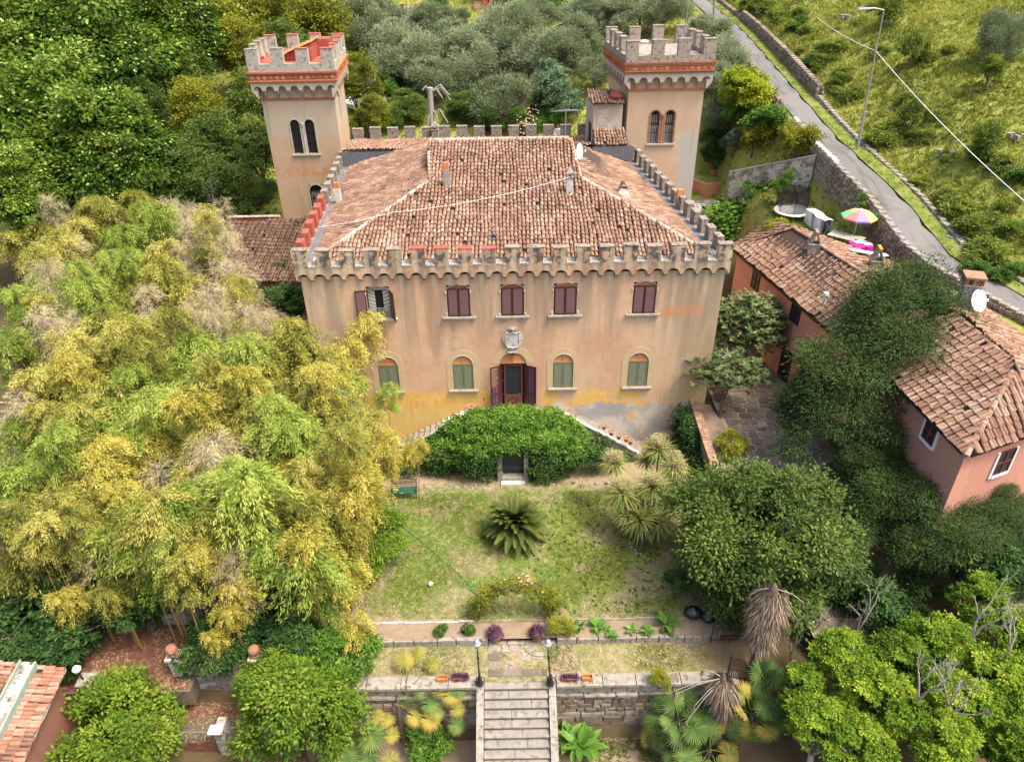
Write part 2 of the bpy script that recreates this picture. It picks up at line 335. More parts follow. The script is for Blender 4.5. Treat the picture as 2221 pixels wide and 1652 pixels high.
def zt(x, y):
    x = np.asarray(x, float); y = np.asarray(y, float); sh = x.shape; x = x.ravel(); y = y.ravel()
    xc = np.clip(x, -62, 82); yc = np.clip(y, 8, 118)
    d = np.hypot(xc[:, None]-CP[None, :, 0], yc[:, None]-CP[None, :, 1])
    z = np.where(d > 0, d*d*np.log(d+1e-9), 0) @ TW[:len(CP)] + TW[-3] + TW[-2]*xc + TW[-1]*yc
    z += .22*np.maximum(y-118, 0) + .25*np.maximum(x-82, 0) - .12*np.minimum(x+62, 0)*.5
    z += hnoise(x, y)*.22*np.clip((np.abs(x-3)-12)/8, 0, 1)
    rx = roadx(y); kk = sm(x, 15.5, 17)*sm(y, 35, 36.5)*sm(-y, -50.5, -49.5)*(x < rx); z = z*(1-kk)+(8.45+.04*(y-40))*kk
    m = sm(x, rx-.75, rx-.25)*sm(-x, -(rx+4.4), -(rx+2.7)) * (y > 14)     # bed of the road
    z = z*(1-m) + (roadz(y)-.12)*m
    # level ground cut under house, lawn, terraces
    def pad(z, x0, x1, y0, y1, lv, s=.6):
        k = sm(x, x0-s, x0)*sm(-x, -x1-s, -x1)*sm(y, y0-s, y0)*sm(-y, -y1-s, -y1); return z*(1-k)+lv*k
    z = pad(z, -9.6, 9.6, 19.2, 33, -.9, .5); z = pad(z, -11, 9.6, 33, 56, -.6); z = pad(z, -9.6, 8.6, 8, 18.2, -3.8, .5)
    z = pad(z, 10.2, 16, 25.5, 44, 2.25, .5); z = pad(z, -20, -9.8, 10, 19.0, -2.6, .8)
    z = pad(z, 8.8, 17.5, 8, 21, -1.6, 1.5)
    z = pad(z, -19, -10.5, 18.9, 21.5, -.55, .5); z = pad(z, 12.6, 17.3, 52.8, 58.3, 4.9, .5); z = pad(z, 14.4, 17.4, 58.6, 61.5, 5.4, .6)
    return z.reshape(sh)
def ztf(x, y): return float(zt(np.array([x]), np.array([y]))[0])

def grid_mesh(name, xs, ys, fz, mat):
    X, Y = np.meshgrid(xs, ys); Z = fz(X, Y); V = np.c_[X.ravel(), Y.ravel(), Z.ravel()]; nx, ny = len(xs), len(ys)
    i = np.arange(nx-1)[None, :] + np.arange(ny-1)[:, None]*nx
    F = np.stack([i, i+1, i+nx+1, i+nx], -1).reshape(-1, 4)
    me = np_mesh(name, V, F, mat); me.polygons.foreach_set('use_smooth', [True]*len(F)); return me
t = NT('hill_ground'); n1 = t.noise(.35, 5); n2 = t.noise(2.2, 5); n3 = t.noise(11, 3)
c = t.mix(t.step(n1, .38, .62), (.15, .18, .03), (.25, .28, .055)); c = t.mix(t.step(n2, .5, .68), c, (.26, .22, .09)); c = t.mix(t.step(n2, .42, .3), c, (.05, .065, .014))
c = t.mix(t.math('MULTIPLY', t.step(n3, .55, .7), .6), c, (.22, .2, .06))
k = t.math('MULTIPLY', t.math('MAXIMUM', t.step(t.xyz()[0], 19, 14), t.step(t.xyz()[1], 30, 26)), t.step(t.xyz()[1], 58, 50))      # bare leaf-strewn earth round the house and in the woods
c = t.mix(k, c, t.mix(n2, (.055, .042, .022), (.13, .095, .05)))
t.bump(n3, .5, .05); M['hill'] = t.done(c, .95)
xs = np.unique(np.r_[np.linspace(-400, -64, 14), np.arange(-62, 62, .7), np.arange(19, 24, .2), np.linspace(64, 400, 16)])
ys = np.unique(np.r_[np.linspace(-40, 6, 10), np.arange(8, 112, .7), np.linspace(114, 600, 22)])
setp(link('ground', grid_mesh('ground', xs, ys, zt, M['hill'])), kind='structure')

# road, verge
def strip(name, dl, dr, dz, ys, mat, ny=5):
    V = []; F = []; n = ny
    for j, y in enumerate(ys):
        for i in range(n):
            u = i/(n-1); wob = .12*math.sin(y*1.7)+.08*math.sin(y*3.9)
            a, b = dl+wob*(dl != 0)*.3, dr+wob; V.append((roadx(y)+a+(b-a)*u, y, roadz(y)+dz+.03*math.sin(u*math.pi)))
    for j in range(len(ys)-1):
        for i in range(n-1): k = j*n+i; F.append((k, k+1, k+n+1, k+n))
    me = np_mesh(name, np.array(V), np.array(F), mat); me.polygons.foreach_set('use_smooth', [True]*len(F)); return setp(link(name, me), kind='structure')
t = NT('road_asphalt'); n1 = t.noise(.6, 5); n2 = t.noise(25, 3)
c = t.mix(n1, (.12, .115, .112), (.18, .174, .168)); c = t.mix(t.math('MULTIPLY', t.step(n2, .55, .7), .35), c, (.24, .235, .225)); c = t.mix(t.math('MULTIPLY', t.step(t.noise(1.1, 6, stretch=(2.2, .35, 1)), .52, .62), .55), c, (.085, .082, .08)); c = t.mix(t.math('MULTIPLY', t.step(t.noise(.25, 3), .5, .54), .35), c, (.21, .205, .195))
t.bump(n2, .3, .01); M['road'] = t.done(c, .9)
ry = np.arange(17, 139, 1.0)
strip('road', 0, 1.75, 0, ry, M['road'])
t = NT('verge_grass'); n1 = t.noise(1.5, 5); c = t.ramp(n1, [(.3, (.07, .11, .015)), (.5, (.14, .18, .03)), (.7, (.24, .22, .08))]); M['verge'] = t.done(c, .95)
strip('verge', 1.8, 2.85, .05, ry, M['verge'])

# lawn
t = NT('lawn_soil_and_turf'); n1 = t.noise(.55, 5, dist=.5); n2 = t.noise(3.5, 6, rough=.7); n3 = t.noise(28, 3)
x, y, z = t.xyz()
grass = t.mix(t.step(n2, .35, .65), (.065, .115, .018), (.14, .19, .032)); grass = t.mix(t.math('MULTIPLY', t.step(x, 0, 6), .5), grass, (.19, .20, .03))
soil = t.mix(n2, (.21, .15, .10), (.40, .31, .21))
f = t.math('ADD', t.math('MULTIPLY', t.step(n1, .47, .62), .5), t.math('MULTIPLY', t.step(n2, .52, .64), .35))
edge = t.math('MAXIMUM', t.step(y, 28.9, 30.2), t.step(x, -5.2, -7.5)); edge = t.math('MAXIMUM', edge, t.step(x, 6.6, 9.0)); edge = t.math('MAXIMUM', edge, t.math('MULTIPLY', t.step(y, 22.2, 21), .5))
f = t.math('ADD', f, t.math('MULTIPLY', edge, t.step(n2, .2, .6)), clamp=True)
c = t.mix(f, grass, soil); c = t.mix(t.math('MULTIPLY', t.step(n3, .5, .75), .35), c, (.38, .33, .2)); c = t.mix(t.math('MULTIPLY', t.step(x, 6.5, 8.5), .5), c, (.17, .10, .045))
t.bump(n3, .5, .02); M['lawn'] = t.done(c, .95)
def slab(name, x0, x1, y0, y1, ztop, zbot, mat, sub=.5, amp=.03):
    xs = np.arange(x0, x1+sub*.5, sub); ys = np.arange(y0, y1+sub*.5, sub)
    me = grid_mesh(name, xs, ys, lambda X, Y: ztop+amp*hnoise(X*1.3, Y*1.3)*np.minimum(1, np.minimum(np.minimum(X-x0, x1-X), np.minimum(Y-y0, y1-Y))*2), mat)
    return setp(link(name, me), kind='structure')
slab('lawn', -9.5, 9.7, 20.95, 33.4, 0, -.5, M['lawn'])
slab('flower_bed', -9.5, 9.7, 20.1, 21.1, -.04, -.5, M['soil'], .35, .08)
slab('garden_path', -9.5, 9.8, 18.29, 20.2, -.38, -1, M['lawn'], .4, .02)
slab('ground_below_wall', -10.2, 8.8, 9.5, 18.0, -3.7, -4, M['soil'], .5, .12)

def stone_row(parent, y0, y1, xa, xb, z0, z1, wmin, wmax, mats, nm='stone', proud=.03, seed=1, face=-1, maxp=None):
    "a course of stones whose faces look towards -Y"
    rr = random.Random(seed); x = xa; k = 0
    while x < xb-.05:
        wd = rr.uniform(wmin, wmax); x2 = min(xb, x+wd)
        if xb-x2 < wmin*.5: x2 = xb
        b = MB(); g = .014; h = z1-z0; pr = rr.uniform(0, proud); dz = rr.uniform(-.012, .012)
        P = [(x+g, z0+g+dz+rr.uniform(0, .03)*h), (x2-g, z0+g+dz+rr.uniform(0, .03)*h), (x2-g-rr.uniform(0, .02), z1-g+dz), (x+g+rr.uniform(0, .02), z1-g+dz)]
        bev = min(.03, h*.15); cx = sum(p[0] for p in P)/4; cz = sum(p[1] for p in P)/4
        Q = [(cx+(p[0]-cx)*(1-bev*2/(x2-x)), cz+(p[1]-cz)*(1-bev*2/h)) for p in P]
        V = [(p[0], y1, p[1]) for p in P]+[(p[0], y0-pr+.02, p[1]) for p in P]+[(p[0], y0-pr+rr.uniform(-.012, .012), p[1]) for p in Q]
        b.add(V, [(8, 9, 10, 11)]+[(i+4, (i+1) % 4+4, (i+1) % 4+8, i+8) for i in range(4)]+[(i, (i+1) % 4, (i+1) % 4+4, i+4) for i in range(4)])
        b.build(nm, mats, parent); x = x2
    return

# edging kerbs
def kerb(name, x0, x1, y, z0, z1, wd, mat, seg, label, cat='kerb', seed=3):
    rr = random.Random(seed); k = thing(name, label, cat, (x0, y, z0)); x = x0
    while x < x1-.05:
        x2 = min(x1, x+rr.uniform(seg*.8, seg*1.2)); dy = rr.uniform(-.02, .02); h = rr.uniform(-.02, .015)
        b = MB(); b.box(((x+x2)/2, y+dy, (z0+z1+h)/2), (x2-x-.015, wd, z1-z0+h), rz=rr.uniform(-.02, .02), taper=.96); b.build('edging_stone', mat, k); x = x2
    return k
kerb('garden_edging', -6.9, -1.75, 20.98, -.25, .035, .07, M['marble'], 1.2, 'thin white edging along the front of the lawn left of the rose arch', 'edging', 4)
kerb('garden_edging', 2.6, 9.2, 20.98, -.25, .035, .07, M['stone'], 1.2, 'thin grey edging behind the broad-leaved plants on the right of the lawn', 'edging', 5)
kerb('stone_kerb', -6.9, -1.2, 20.12, -.75, -.04, .2, M['stone'], .9, 'uneven mossy stone kerb between flower bed and path left of the steps', 'kerb', 6)
kerb('stone_kerb', -1.2, 1.7, 20.12, -.75, -.3, .2, M['stone'], .9, 'low stone step across the path between the two purple plant pots', 'kerb', 8)
kerb('stone_kerb', 1.7, 8.6, 20.12, -.75, -.05, .2, M['stone'], .9, 'stone kerb between flower bed and path right of the steps', 'kerb', 7)

# retaining wall either side of the garden steps
def retaining(x0, x1, seed, label):
    wl_ = thing('retaining_wall', label, 'wall', (x0, 18.3, -3.7))
    MB().bx(x0, x1, 18.16, 18.5, -3.9, -.42).build('core', M['mortar'], wl_)
    rr = random.Random(seed); x = x0
    while x < x1-.05:
        x2 = min(x1, x+rr.uniform(1.3, 1.9)); x2 = x1 if x1-x2 < .5 else x2
        b = MB(); b.box(((x+x2)/2, 18.27, -.36), (x2-x-.012, .56+rr.uniform(-.015, .015), .13), taper=.985); b.build('coping_stone', M['stone'], wl_); x = x2
    rows = [(-.44, -.95, .5, .9, 0), (-.95, -1.12, .9, 1.5, .09), (-1.13, -1.42, .28, .5, .06), (-1.42, -1.7, .25, .5, .06), (-1.7, -1.97, .3, .6, .06), (-1.97, -2.25, .3, .6, .06), (-2.25, -2.58, .6, 1.1, .04), (-2.58, -3.0, .6, 1.2, .04), (-3.0, -3.35, .8, 1.4, .03), (-3.35, -3.8, 1.0, 1.6, .02)]
    for i, (a, b_, lo, hi, pr) in enumerate(rows):
        off = .06 if i == 1 else 0
        stone_row(wl_, 18.12-off, 18.17, x0, x1, b_, a, lo, hi, M['stone'] if i in (0, 1, 6, 9) else M['rubble'], 'stone', pr, seed*20+i)
    return wl_
retaining(-9.2, -1.64, 1, 'rough stone retaining wall under the palms left of the garden steps')
retaining(1.56, 8.9, 2, 'rough stone retaining wall with white coping right of the garden steps')

# garden steps
st = thing('garden_steps', 'wide pale stone steps going down between two sloping side walls', 'steps', (0, 18.1, -3.8))
G, R_ = .31, .17; y = 18.3; z = -.40
for i in range(14):
    b = MB(); rr = random.Random(i)
    xm = [-1.33, rr.uniform(-.5, .6), 1.24]
    for a, c2 in zip(xm[:-1], xm[1:]):
        bb = MB(); bb.box(((a+c2)/2, y-G/2+.03, z-.035), (c2-a-.008, G+.04, .07), taper=.99); bb.build('tread', M['steps'] if 'steps' in M else M['stone'], st)
    MB().bx(-1.33, 1.24, y-G+.06, y+.02, z-R_-.03, z-.071).build('riser', M['mortar'], st)
    y -= G; z -= R_
for sx in (-1, 1):
    xa, xb = (-1.63, -1.34) if sx < 0 else (1.25, 1.54)
    n = 5
    for k in range(n):
        ya, yb = 18.5-k*1.05, 18.5-(k+1)*1.05+.012
        f = lambda yy: -.2+(yy-18.2)*(R_/G) if yy < 18.2 else -.2
        b = MB(); b.add([(xa, yb, f(yb)), (xb, yb, f(yb)), (xb, ya, f(ya)), (xa, ya, f(ya)), (xa, yb, f(yb)-.16), (xb, yb, f(yb)-.16), (xb, ya, f(ya)-.16), (xa, ya, f(ya)-.16)],
              [(0, 1, 2, 3), (7, 6, 5, 4), (4, 5, 1, 0), (6, 7, 3, 2), (5, 6, 2, 1), (7, 4, 0, 3)])
        b.build('coping_stone', M['stone'], st)
    b = MB(); b.add([(xa+.03, 13.2, -5), (xa+.03, 13.2, -3.2), (xa+.03, 18.2, -.46), (xa+.03, 18.5, -.46), (xa+.03, 18.5, -5), (xb-.03, 13.2, -5), (xb-.03, 13.2, -3.2), (xb-.03, 18.2, -.46), (xb-.03, 18.5, -.46), (xb-.03, 18.5, -5)],
          [(0, 1, 2, 3, 4), (9, 8, 7, 6, 5), (0, 5, 6, 1), (1, 6, 7, 2), (2, 7, 8, 3), (3, 8, 9, 4)]); b.build('side_wall', M['rubble'], st)

# stone paving at the head of the steps
pv = thing('stone_paving', 'worn sunken paving slabs at the top of the garden steps', 'paving', (0, 19, -.6)); rr = random.Random(5)
y = 18.5
for r in range(4):
    x = -1.2
    while x < 1.15:
        x2 = min(1.25, x+rr.uniform(.35, .8)); b = MB()
        if rr.random() < .8: b.prism([(x+.02, y+.02), (x2-.02, y+.02+rr.uniform(0, .03)), (x2-.03, y+.36), (x+.03, y+.37)], -.44, -.365+rr.uniform(-.01, .01)); b.build('slab', M['stone'] if rr.random() < .4 else M['flag'], pv)
        x = x2
    y += .39

# rubble walls along the road
def rubble_wall(pts, th, label, name='stone_wall', mat='rubble', cap=None, stones=0, seed=1, rough=.05):
    "pts: (x, y, zfoot, ztop); one solid body with uneven faces plus picked-out stones"
    P = []
    for a, b in zip(pts[:-1], pts[1:]):
        n = max(2, int(math.hypot(b[0]-a[0], b[1]-a[1])/.35))
        P += [tuple(a[k]+(b[k]-a[k])*i/n for k in range(4)) for i in range(n)]
    P.append(pts[-1]); rr = random.Random(seed); w_ = thing(name, label, 'wall', (pts[0][0], pts[0][1], pts[0][2]))
    core = MB(); V = []; F = []; n = 5
    for i, p in enumerate(P):
        q0, q1 = P[max(i-1, 0)], P[min(i+1, len(P)-1)]; d = Vector((q1[0]-q0[0], q1[1]-q0[1])).normalized(); nx, ny = d.y, -d.x
        tz = p[3]+rr.uniform(-1, 1)*rough
        V += [(p[0]-nx*th/2, p[1]-ny*th/2, p[2]), (p[0]-nx*th/2, p[1]-ny*th/2, tz-.06), (p[0]+nx*th/2, p[1]+ny*th/2, tz-.06), (p[0]+nx*th/2, p[1]+ny*th/2, p[2])]
    for i in range(len(P)-1):
        k = i*4; F += [(k, k+4, k+5, k+1), (k+1, k+5, k+6, k+2), (k+2, k+6, k+7, k+3)]
    F += [(0, 1, 2, 3), tuple(len(V)-4+j for j in (3, 2, 1, 0))]; core.add(V, F); core.build('core', M['mortar'], w_)
    # face and top stones
    L = [0.]
    for a, b in zip(P[:-1], P[1:]): L.append(L[-1]+math.hypot(b[0]-a[0], b[1]-a[1]))
    def along(s):
        s = min(max(s, 0), L[-1]); i = min(np.searchsorted(L, s, side='right')-1, len(P)-2); u = (s-L[i])/(L[i+1]-L[i]+1e-9)
        p = [P[i][k]+(P[i+1][k]-P[i][k])*u for k in range(4)]; d = Vector((P[i+1][0]-P[i][0], P[i+1][1]-P[i][1])).normalized(); return p, d
    cand = []
    s = 0
    while s < L[-1]:
        ln = rr.uniform(.35, .75); p, d = along(s+ln/2)
        cand.append(('cap', s, ln, p[3]-.03, .14, 0)); s += ln
    for side in (-1, 1):
        hmax = max(p[3]-p[2] for p in P); lv = .12
        while lv < hmax:
            hh = rr.uniform(.16, .26); s = rr.uniform(-.3, 0)
            while s < L[-1]:
                ln = rr.uniform(.22, .5); p, d = along(s+ln/2)
                if p[3]-.08-lv > p[2]: cand.append(('face', s, ln, p[3]-.1-lv, hh, side))
                s += ln
            lv += hh
    def emit(b, c):
        kind, s, ln, zc, hh, side = c; p, d = along(s+ln/2); nx, ny = d.y, -d.x; rz = math.atan2(d.y, d.x)+rr.uniform(-.08, .08)
        if kind == 'cap': b.box((p[0], p[1], zc), (ln-.02, th+rr.uniform(-.05, .03), hh), rz, 1 if cap else 0, taper=.9, tilt=Matrix.Rotation(rr.uniform(-.05, .05), 3, 'X'))
        else:
            o = th/2-.01; b.box((p[0]+nx*o*side, p[1]+ny*o*side, zc), (ln-.03, .12+rr.uniform(0, .06), hh-.03), rz, 0, taper=.9, tilt=Matrix.Rotation(rr.uniform(-.12, .12), 3, 'Y'))
    def dist(c):
        p, d = along(c[1]+c[2]/2); away = c[0] == 'face' and c[5]*(d.y*p[0]-d.x*p[1]) > 0
        return math.hypot(p[0], p[1])+(500 if away else 0)
    cand.sort(key=dist); mats = [M[mat], M[cap] if cap else M[mat]]
    for c in cand[:stones]: b = MB(); emit(b, c); b.build('stone', mats, w_)
    b = MB()
    for c in cand[stones:]: emit(b, c)
    if b.v: setp(b.build('stonework', mats, w_), kind='stuff')
    return w_
RW = [(at(*p, z)[0], at(*p, z)[1], z-4.0, z) for i, (p, z) in enumerate([((1762, 345), 11.9), ((1816, 394), 11.3), ((1871, 432), 10.8), ((1905, 466), 10.4), ((1960, 525), 9.9), ((1990, 570), 9.6), ((2040, 625), 9.2), ((2110, 690), 8.8)])]
RW = [(float(roadx(p[1]))-.35, p[1], p[2], float(roadz(p[1]))+.3) for p in RW]
rubble_wall(RW, .38, 'tall rubble retaining wall with whitewashed top between the asphalt road and the yard', cap='stone', stones=280, seed=3)
W2 = [(float(roadx(y))+2.95, y, float(roadz(y))-.3, float(roadz(y))+h) for y, h in ((58.5, .9), (62, .95), (67, 1.0), (72, .95), (78, .9), (84, .9))]
rubble_wall(W2, .45, 'long low dry stone wall on the far side of the road behind the tower', stones=200, seed=4)
W3 = [(float(roadx(y))+2.9, y, float(roadz(y))-.3, float(roadz(y))+h) for y, h in ((34, .16), (38, .15), (43, .17), (50, .2), (54, .22), (58.2, .3))]
rubble_wall(W3, .35, 'low crumbling line of pale stones edging the grass verge beside the road', name='stone_edging', stones=120, seed=5, mat='stone')
W4 = [(float(roadx(y))+2.9, y, float(roadz(y))-.3, float(roadz(y))+.35) for y in (84.5, 92, 100)]
rubble_wall(W4, .4, 'far stone wall beside the road at the top edge of the photo', stones=20, seed=6)
W5 = [(float(roadx(y))-.3, y, float(roadz(y))-2, float(roadz(y))+.35) for y in (46.8, 50, 54)]
rubble_wall(W5, .35, 'whitish parapet wall on the garden side of the road behind the maple', stones=40, seed=7, mat='stone', cap='marble')
rubble_wall([(float(roadx(y))-.3, y, float(roadz(y))-2, float(roadz(y))+.3) for y in (57.5, 63, 70)], .35, 'garden wall beside the road below the lime green tree', stones=30, seed=8)

# courtyard of flagstones and the ramp going down
t = NT('courtyard_joints'); c = t.mix(t.noise(4, 5), (.24, .20, .15), (.46, .40, .30)); M['joint'] = t.done(c, .95)
ct = setp(bpy.data.objects.new('courtyard', None), kind='structure'); COL.objects.link(ct); ct.location = (13, 33, 2.4)
def court_x(y): return (11.5 if y > 30 else 11.5-(30-y)*.05)-(0 if y > 26 else -(26-y)*.35), 16.6+.0*y
def court_z(y): return 2.42 if y > 27.2 else 2.42-(27.2-y)*.43
b = MB(); V = []; F = []; yy = np.arange(19.5, 44.1, .5)
for j, y in enumerate(yy): xa, xb = court_x(y); V += [(xa-.3, y, court_z(y)-.03), (xb, y, court_z(y)-.03)]
F = [(2*j, 2*j+1, 2*j+3, 2*j+2) for j in range(len(yy)-1)]; b.add(V, F); b.build('joint_bed', M['joint'], ct)
rr = random.Random(11); y = 20.0; cnt = 0; late = MB()
while y < 44:
    dh = rr.uniform(.42, .6); xa, xb = court_x(y); x = xa+rr.uniform(-.3, 0)
    while x < xb:
        wd = rr.uniform(.5, 1.0); g = .035; z = court_z(y+dh/2)
        sk = rr.uniform(-.08, .08); P = [(x+g, y+g), (x+wd-g, y+g+rr.uniform(-.04, .04)), (x+wd-g+sk, y+dh-g), (x+g+rr.uniform(-.05, .05), y+dh-g+rr.uniform(-.04, .04))]
        cx = x+wd/2; cy = y+dh/2; Q = []
        for i, p in enumerate(P):
            a = P[i-1]; Q += [(p[0]+(a[0]-p[0])*.16, p[1]+(a[1]-p[1])*.16), (p[0]+(P[(i+1) % 4][0]-p[0])*.16, p[1]+(P[(i+1) % 4][1]-p[1])*.16)]
        zz = [court_z(q[1]) for q in Q]; bb = MB() if cnt < 290 else late
        h = rr.uniform(0, .018); bb.prism(Q, [v-.05 for v in zz], [v+h for v in zz])
        if cnt < 290: bb.build('flagstone', M['flag'], ct)
        cnt += 1; x += wd
    y += dh
if late.v: setp(late.build('far_flagstones', M['flag'], ct), kind='stuff')
for px, py, zc in ((1653, 921, 2.44), (1779, 1089, 1.6)):
    p = at(px, py, zc); m_ = thing('manhole_cover', 'square stone manhole cover in the courtyard ' + ('beside the yellow-green shrub' if zc > 2 else 'on the ramp further down'), 'manhole cover', (p[0], p[1], court_z(p[1])))
    MB().box((p[0], p[1], court_z(p[1])+.02), (.55, .55, .05)).build('frame', M['stone'], m_)
    MB().lathe([(.2, 0), (.2, .02), (.15, .02), (.15, .012), (.0, .012)], (p[0], p[1], court_z(p[1])+.045), 18).build('lid', M['sill'], m_)
# bed of bare earth, brick-capped wall
MB().prism([(9.9, 26), (11.3, 26), (11.3, 31), (10.9, 33.3), (9.9, 33.3)], 1.2, 2.5).build('planting_bed', M['soil'])['kind'] = 'structure'
bw = thing('brick_capped_wall', 'rendered retaining wall topped with orange brick pavers beside the lawn', 'wall', (9.85, 27, 0))
MB().add([(9.7, 24.5, -.5), (9.95, 24.5, -.5), (10.1, 33.6, -.5), (9.85, 33.6, -.5), (9.7, 24.5, 2.5), (9.95, 24.5, 2.5), (10.1, 33.6, 2.75), (9.85, 33.6, 2.75)], [(4, 5, 6, 7), (0, 1, 5, 4), (1, 2, 6, 5), (2, 3, 7, 6), (3, 0, 4, 7)]).build('wall', M['rubble'], bw)
y = 24.6; i = 0
while y < 33.4:
    u = (y-24.5)/9.1; xc = 9.83+.15*u; zc = 2.53+.25*u
    for dx in (-.11, .11): bb = MB(); bb.box((xc+dx, y+.12, zc+random.uniform(-.006, .006)), (.205, .225, .07), rz=random.uniform(-.03, .03)); bb.build('brick', M['caprick'], bw)
    y += .24
# ------------------------------------------------------------------ walls with openings
def arc_pts(cx, hw, zs, rise, n=10):
    "from left springing over the top to the right"
    if rise < 1e-3: return [(cx-hw, zs), (cx+hw, zs)]
    R = (hw*hw+rise*rise)/(2*rise); zc = zs+rise-R; a = math.asin(min(1, hw/R)); a = math.pi-a if rise > hw else a
    return [(cx+R*math.sin(-a+2*a*i/n), zc+R*math.cos(-a+2*a*i/n)) for i in range(n+1)]
class Plane:
    "u along the wall, d out of it"
    def __init__(s, p0, p1):
        s.o = np.array([p0[0], p0[1]], float); e = np.array([p1[0]-p0[0], p1[1]-p0[1]], float); s.L = np.hypot(*e); s.e = e/s.L; s.n = np.array([s.e[1], -s.e[0]])
    def P(s, u, z, d=0): q = s.o+s.e*u+s.n*d; return (q[0], q[1], z)
    def u(s, x, y): return float((np.array([x, y])-s.o) @ s.e)
    def rz(s): return math.atan2(s.e[1], s.e[0])
def wall(mb, pl, z0, z1, ops, m=0, depth=.25, mr=None, u0=0, u1=None):
    "ops: (cu, zb, w, zs, rise)"
    u1 = pl.L if u1 is None else u1; mr = m if mr is None else mr
    us = sorted({u0, u1}|{o[0]-o[2]/2 for o in ops}|{o[0]+o[2]/2 for o in ops})
    for a, b in zip(us[:-1], us[1:]):
        cs = sorted([o for o in ops if o[0]-o[2]/2 < (a+b)/2 < o[0]+o[2]/2], key=lambda o: o[1]); z = z0
        for o in cs:
            if o[1] > z: mb.add([pl.P(a, z), pl.P(b, z), pl.P(b, o[1]), pl.P(a, o[1])], [(0, 1, 2, 3)], m)
            top = o[3]+o[4]; A = arc_pts(o[0], o[2]/2, o[3], o[4])
            for p, q in zip(A[:-1], A[1:]):
                if top-min(p[1], q[1]) > 1e-4: mb.add([pl.P(p[0], p[1]), pl.P(q[0], q[1]), pl.P(q[0], top), pl.P(p[0], top)], [(0, 1, 2, 3)], m)
            bd = [(a, o[1]), (b, o[1])]; loop = [(o[0]-o[2]/2, o[1])]+A+[(o[0]+o[2]/2, o[1])]
            for p, q in zip(loop[:-1], loop[1:]): mb.add([pl.P(*p), pl.P(*q), pl.P(q[0], q[1], -depth), pl.P(p[0], p[1], -depth)], [(3, 2, 1, 0)], mr)
            mb.add([pl.P(a, o[1]), pl.P(b, o[1]), pl.P(b, o[1], -depth), pl.P(a, o[1], -depth)], [(0, 1, 2, 3)], mr)
            z = top
        mb.add([pl.P(a, z), pl.P(b, z), pl.P(b, z1), pl.P(a, z1)], [(0, 1, 2, 3)], m)
def pbox(mb, pl, u0, u1, z0, z1, d0, d1, m=0):
    mb.add([pl.P(u0, z0, d1), pl.P(u1, z0, d1), pl.P(u1, z0, d0), pl.P(u0, z0, d0), pl.P(u0, z1, d1), pl.P(u1, z1, d1), pl.P(u1, z1, d0), pl.P(u0, z1, d0)],
           [(3, 2, 1, 0), (4, 5, 6, 7), (0, 1, 5, 4), (1, 2, 6, 5), (2, 3, 7, 6), (3, 0, 4, 7)], m)
def pplate(mb, pl, pts, d0, d1, m=0):
    "pts (u,z) counter-clockwise seen from outside"
    n = len(pts); mb.add([pl.P(u, z, d0) for u, z in pts]+[pl.P(u, z, d1) for u, z in pts], [tuple(range(n))[::-1], tuple(range(n, 2*n))]+[(i, (i+1) % n, n+(i+1) % n, n+i) for i in range(n)], m)
def arch_ring(mb, pl, cu, hw, zs, rise, t, d0, d1, m=0, n=12, legs=None):
    A = arc_pts(cu, hw, zs, rise, n); B = arc_pts(cu, hw+t, zs, rise+t, n)
    for i in range(n): pplate(mb, pl, [A[i], A[i+1], B[i+1], B[i]], d0, d1, m)
    if legs is not None:
        pbox(mb, pl, cu-hw-t, cu-hw, legs, zs, d0, d1, m); pbox(mb, pl, cu+hw, cu+hw+t, legs, zs, d0, d1, m)
def louvre_leaf(mb, pl, ua, ub, z0, z1, d, m, slat=.055, fr=.05, mid=True):
    "a shutter leaf: frame and slats"
    pbox(mb, pl, ua, ua+fr, z0, z1, d, d+.04, m); pbox(mb, pl, ub-fr, ub, z0, z1, d, d+.04, m)
    for za, zb in ((z0, z0+fr*1.6), (z1-fr*1.3, z1)): pbox(mb, pl, ua+fr, ub-fr, za, zb, d, d+.04, m)
    z = z0+fr*1.6+.01
    while z < z1-fr*1.3-.02:
        mb.add([pl.P(ua+fr, z, d+.035), pl.P(ub-fr, z, d+.035), pl.P(ub-fr, z+slat*.75, d+.008), pl.P(ua+fr, z+slat*.75, d+.008)], [(0, 1, 2, 3)], m+1); z += slat
    mb.add([pl.P(ua+fr, z0, d+.004), pl.P(ub-fr, z0, d+.004), pl.P(ub-fr, z1, d+.004), pl.P(ua+fr, z1, d+.004)], [(0, 1, 2, 3)], m)

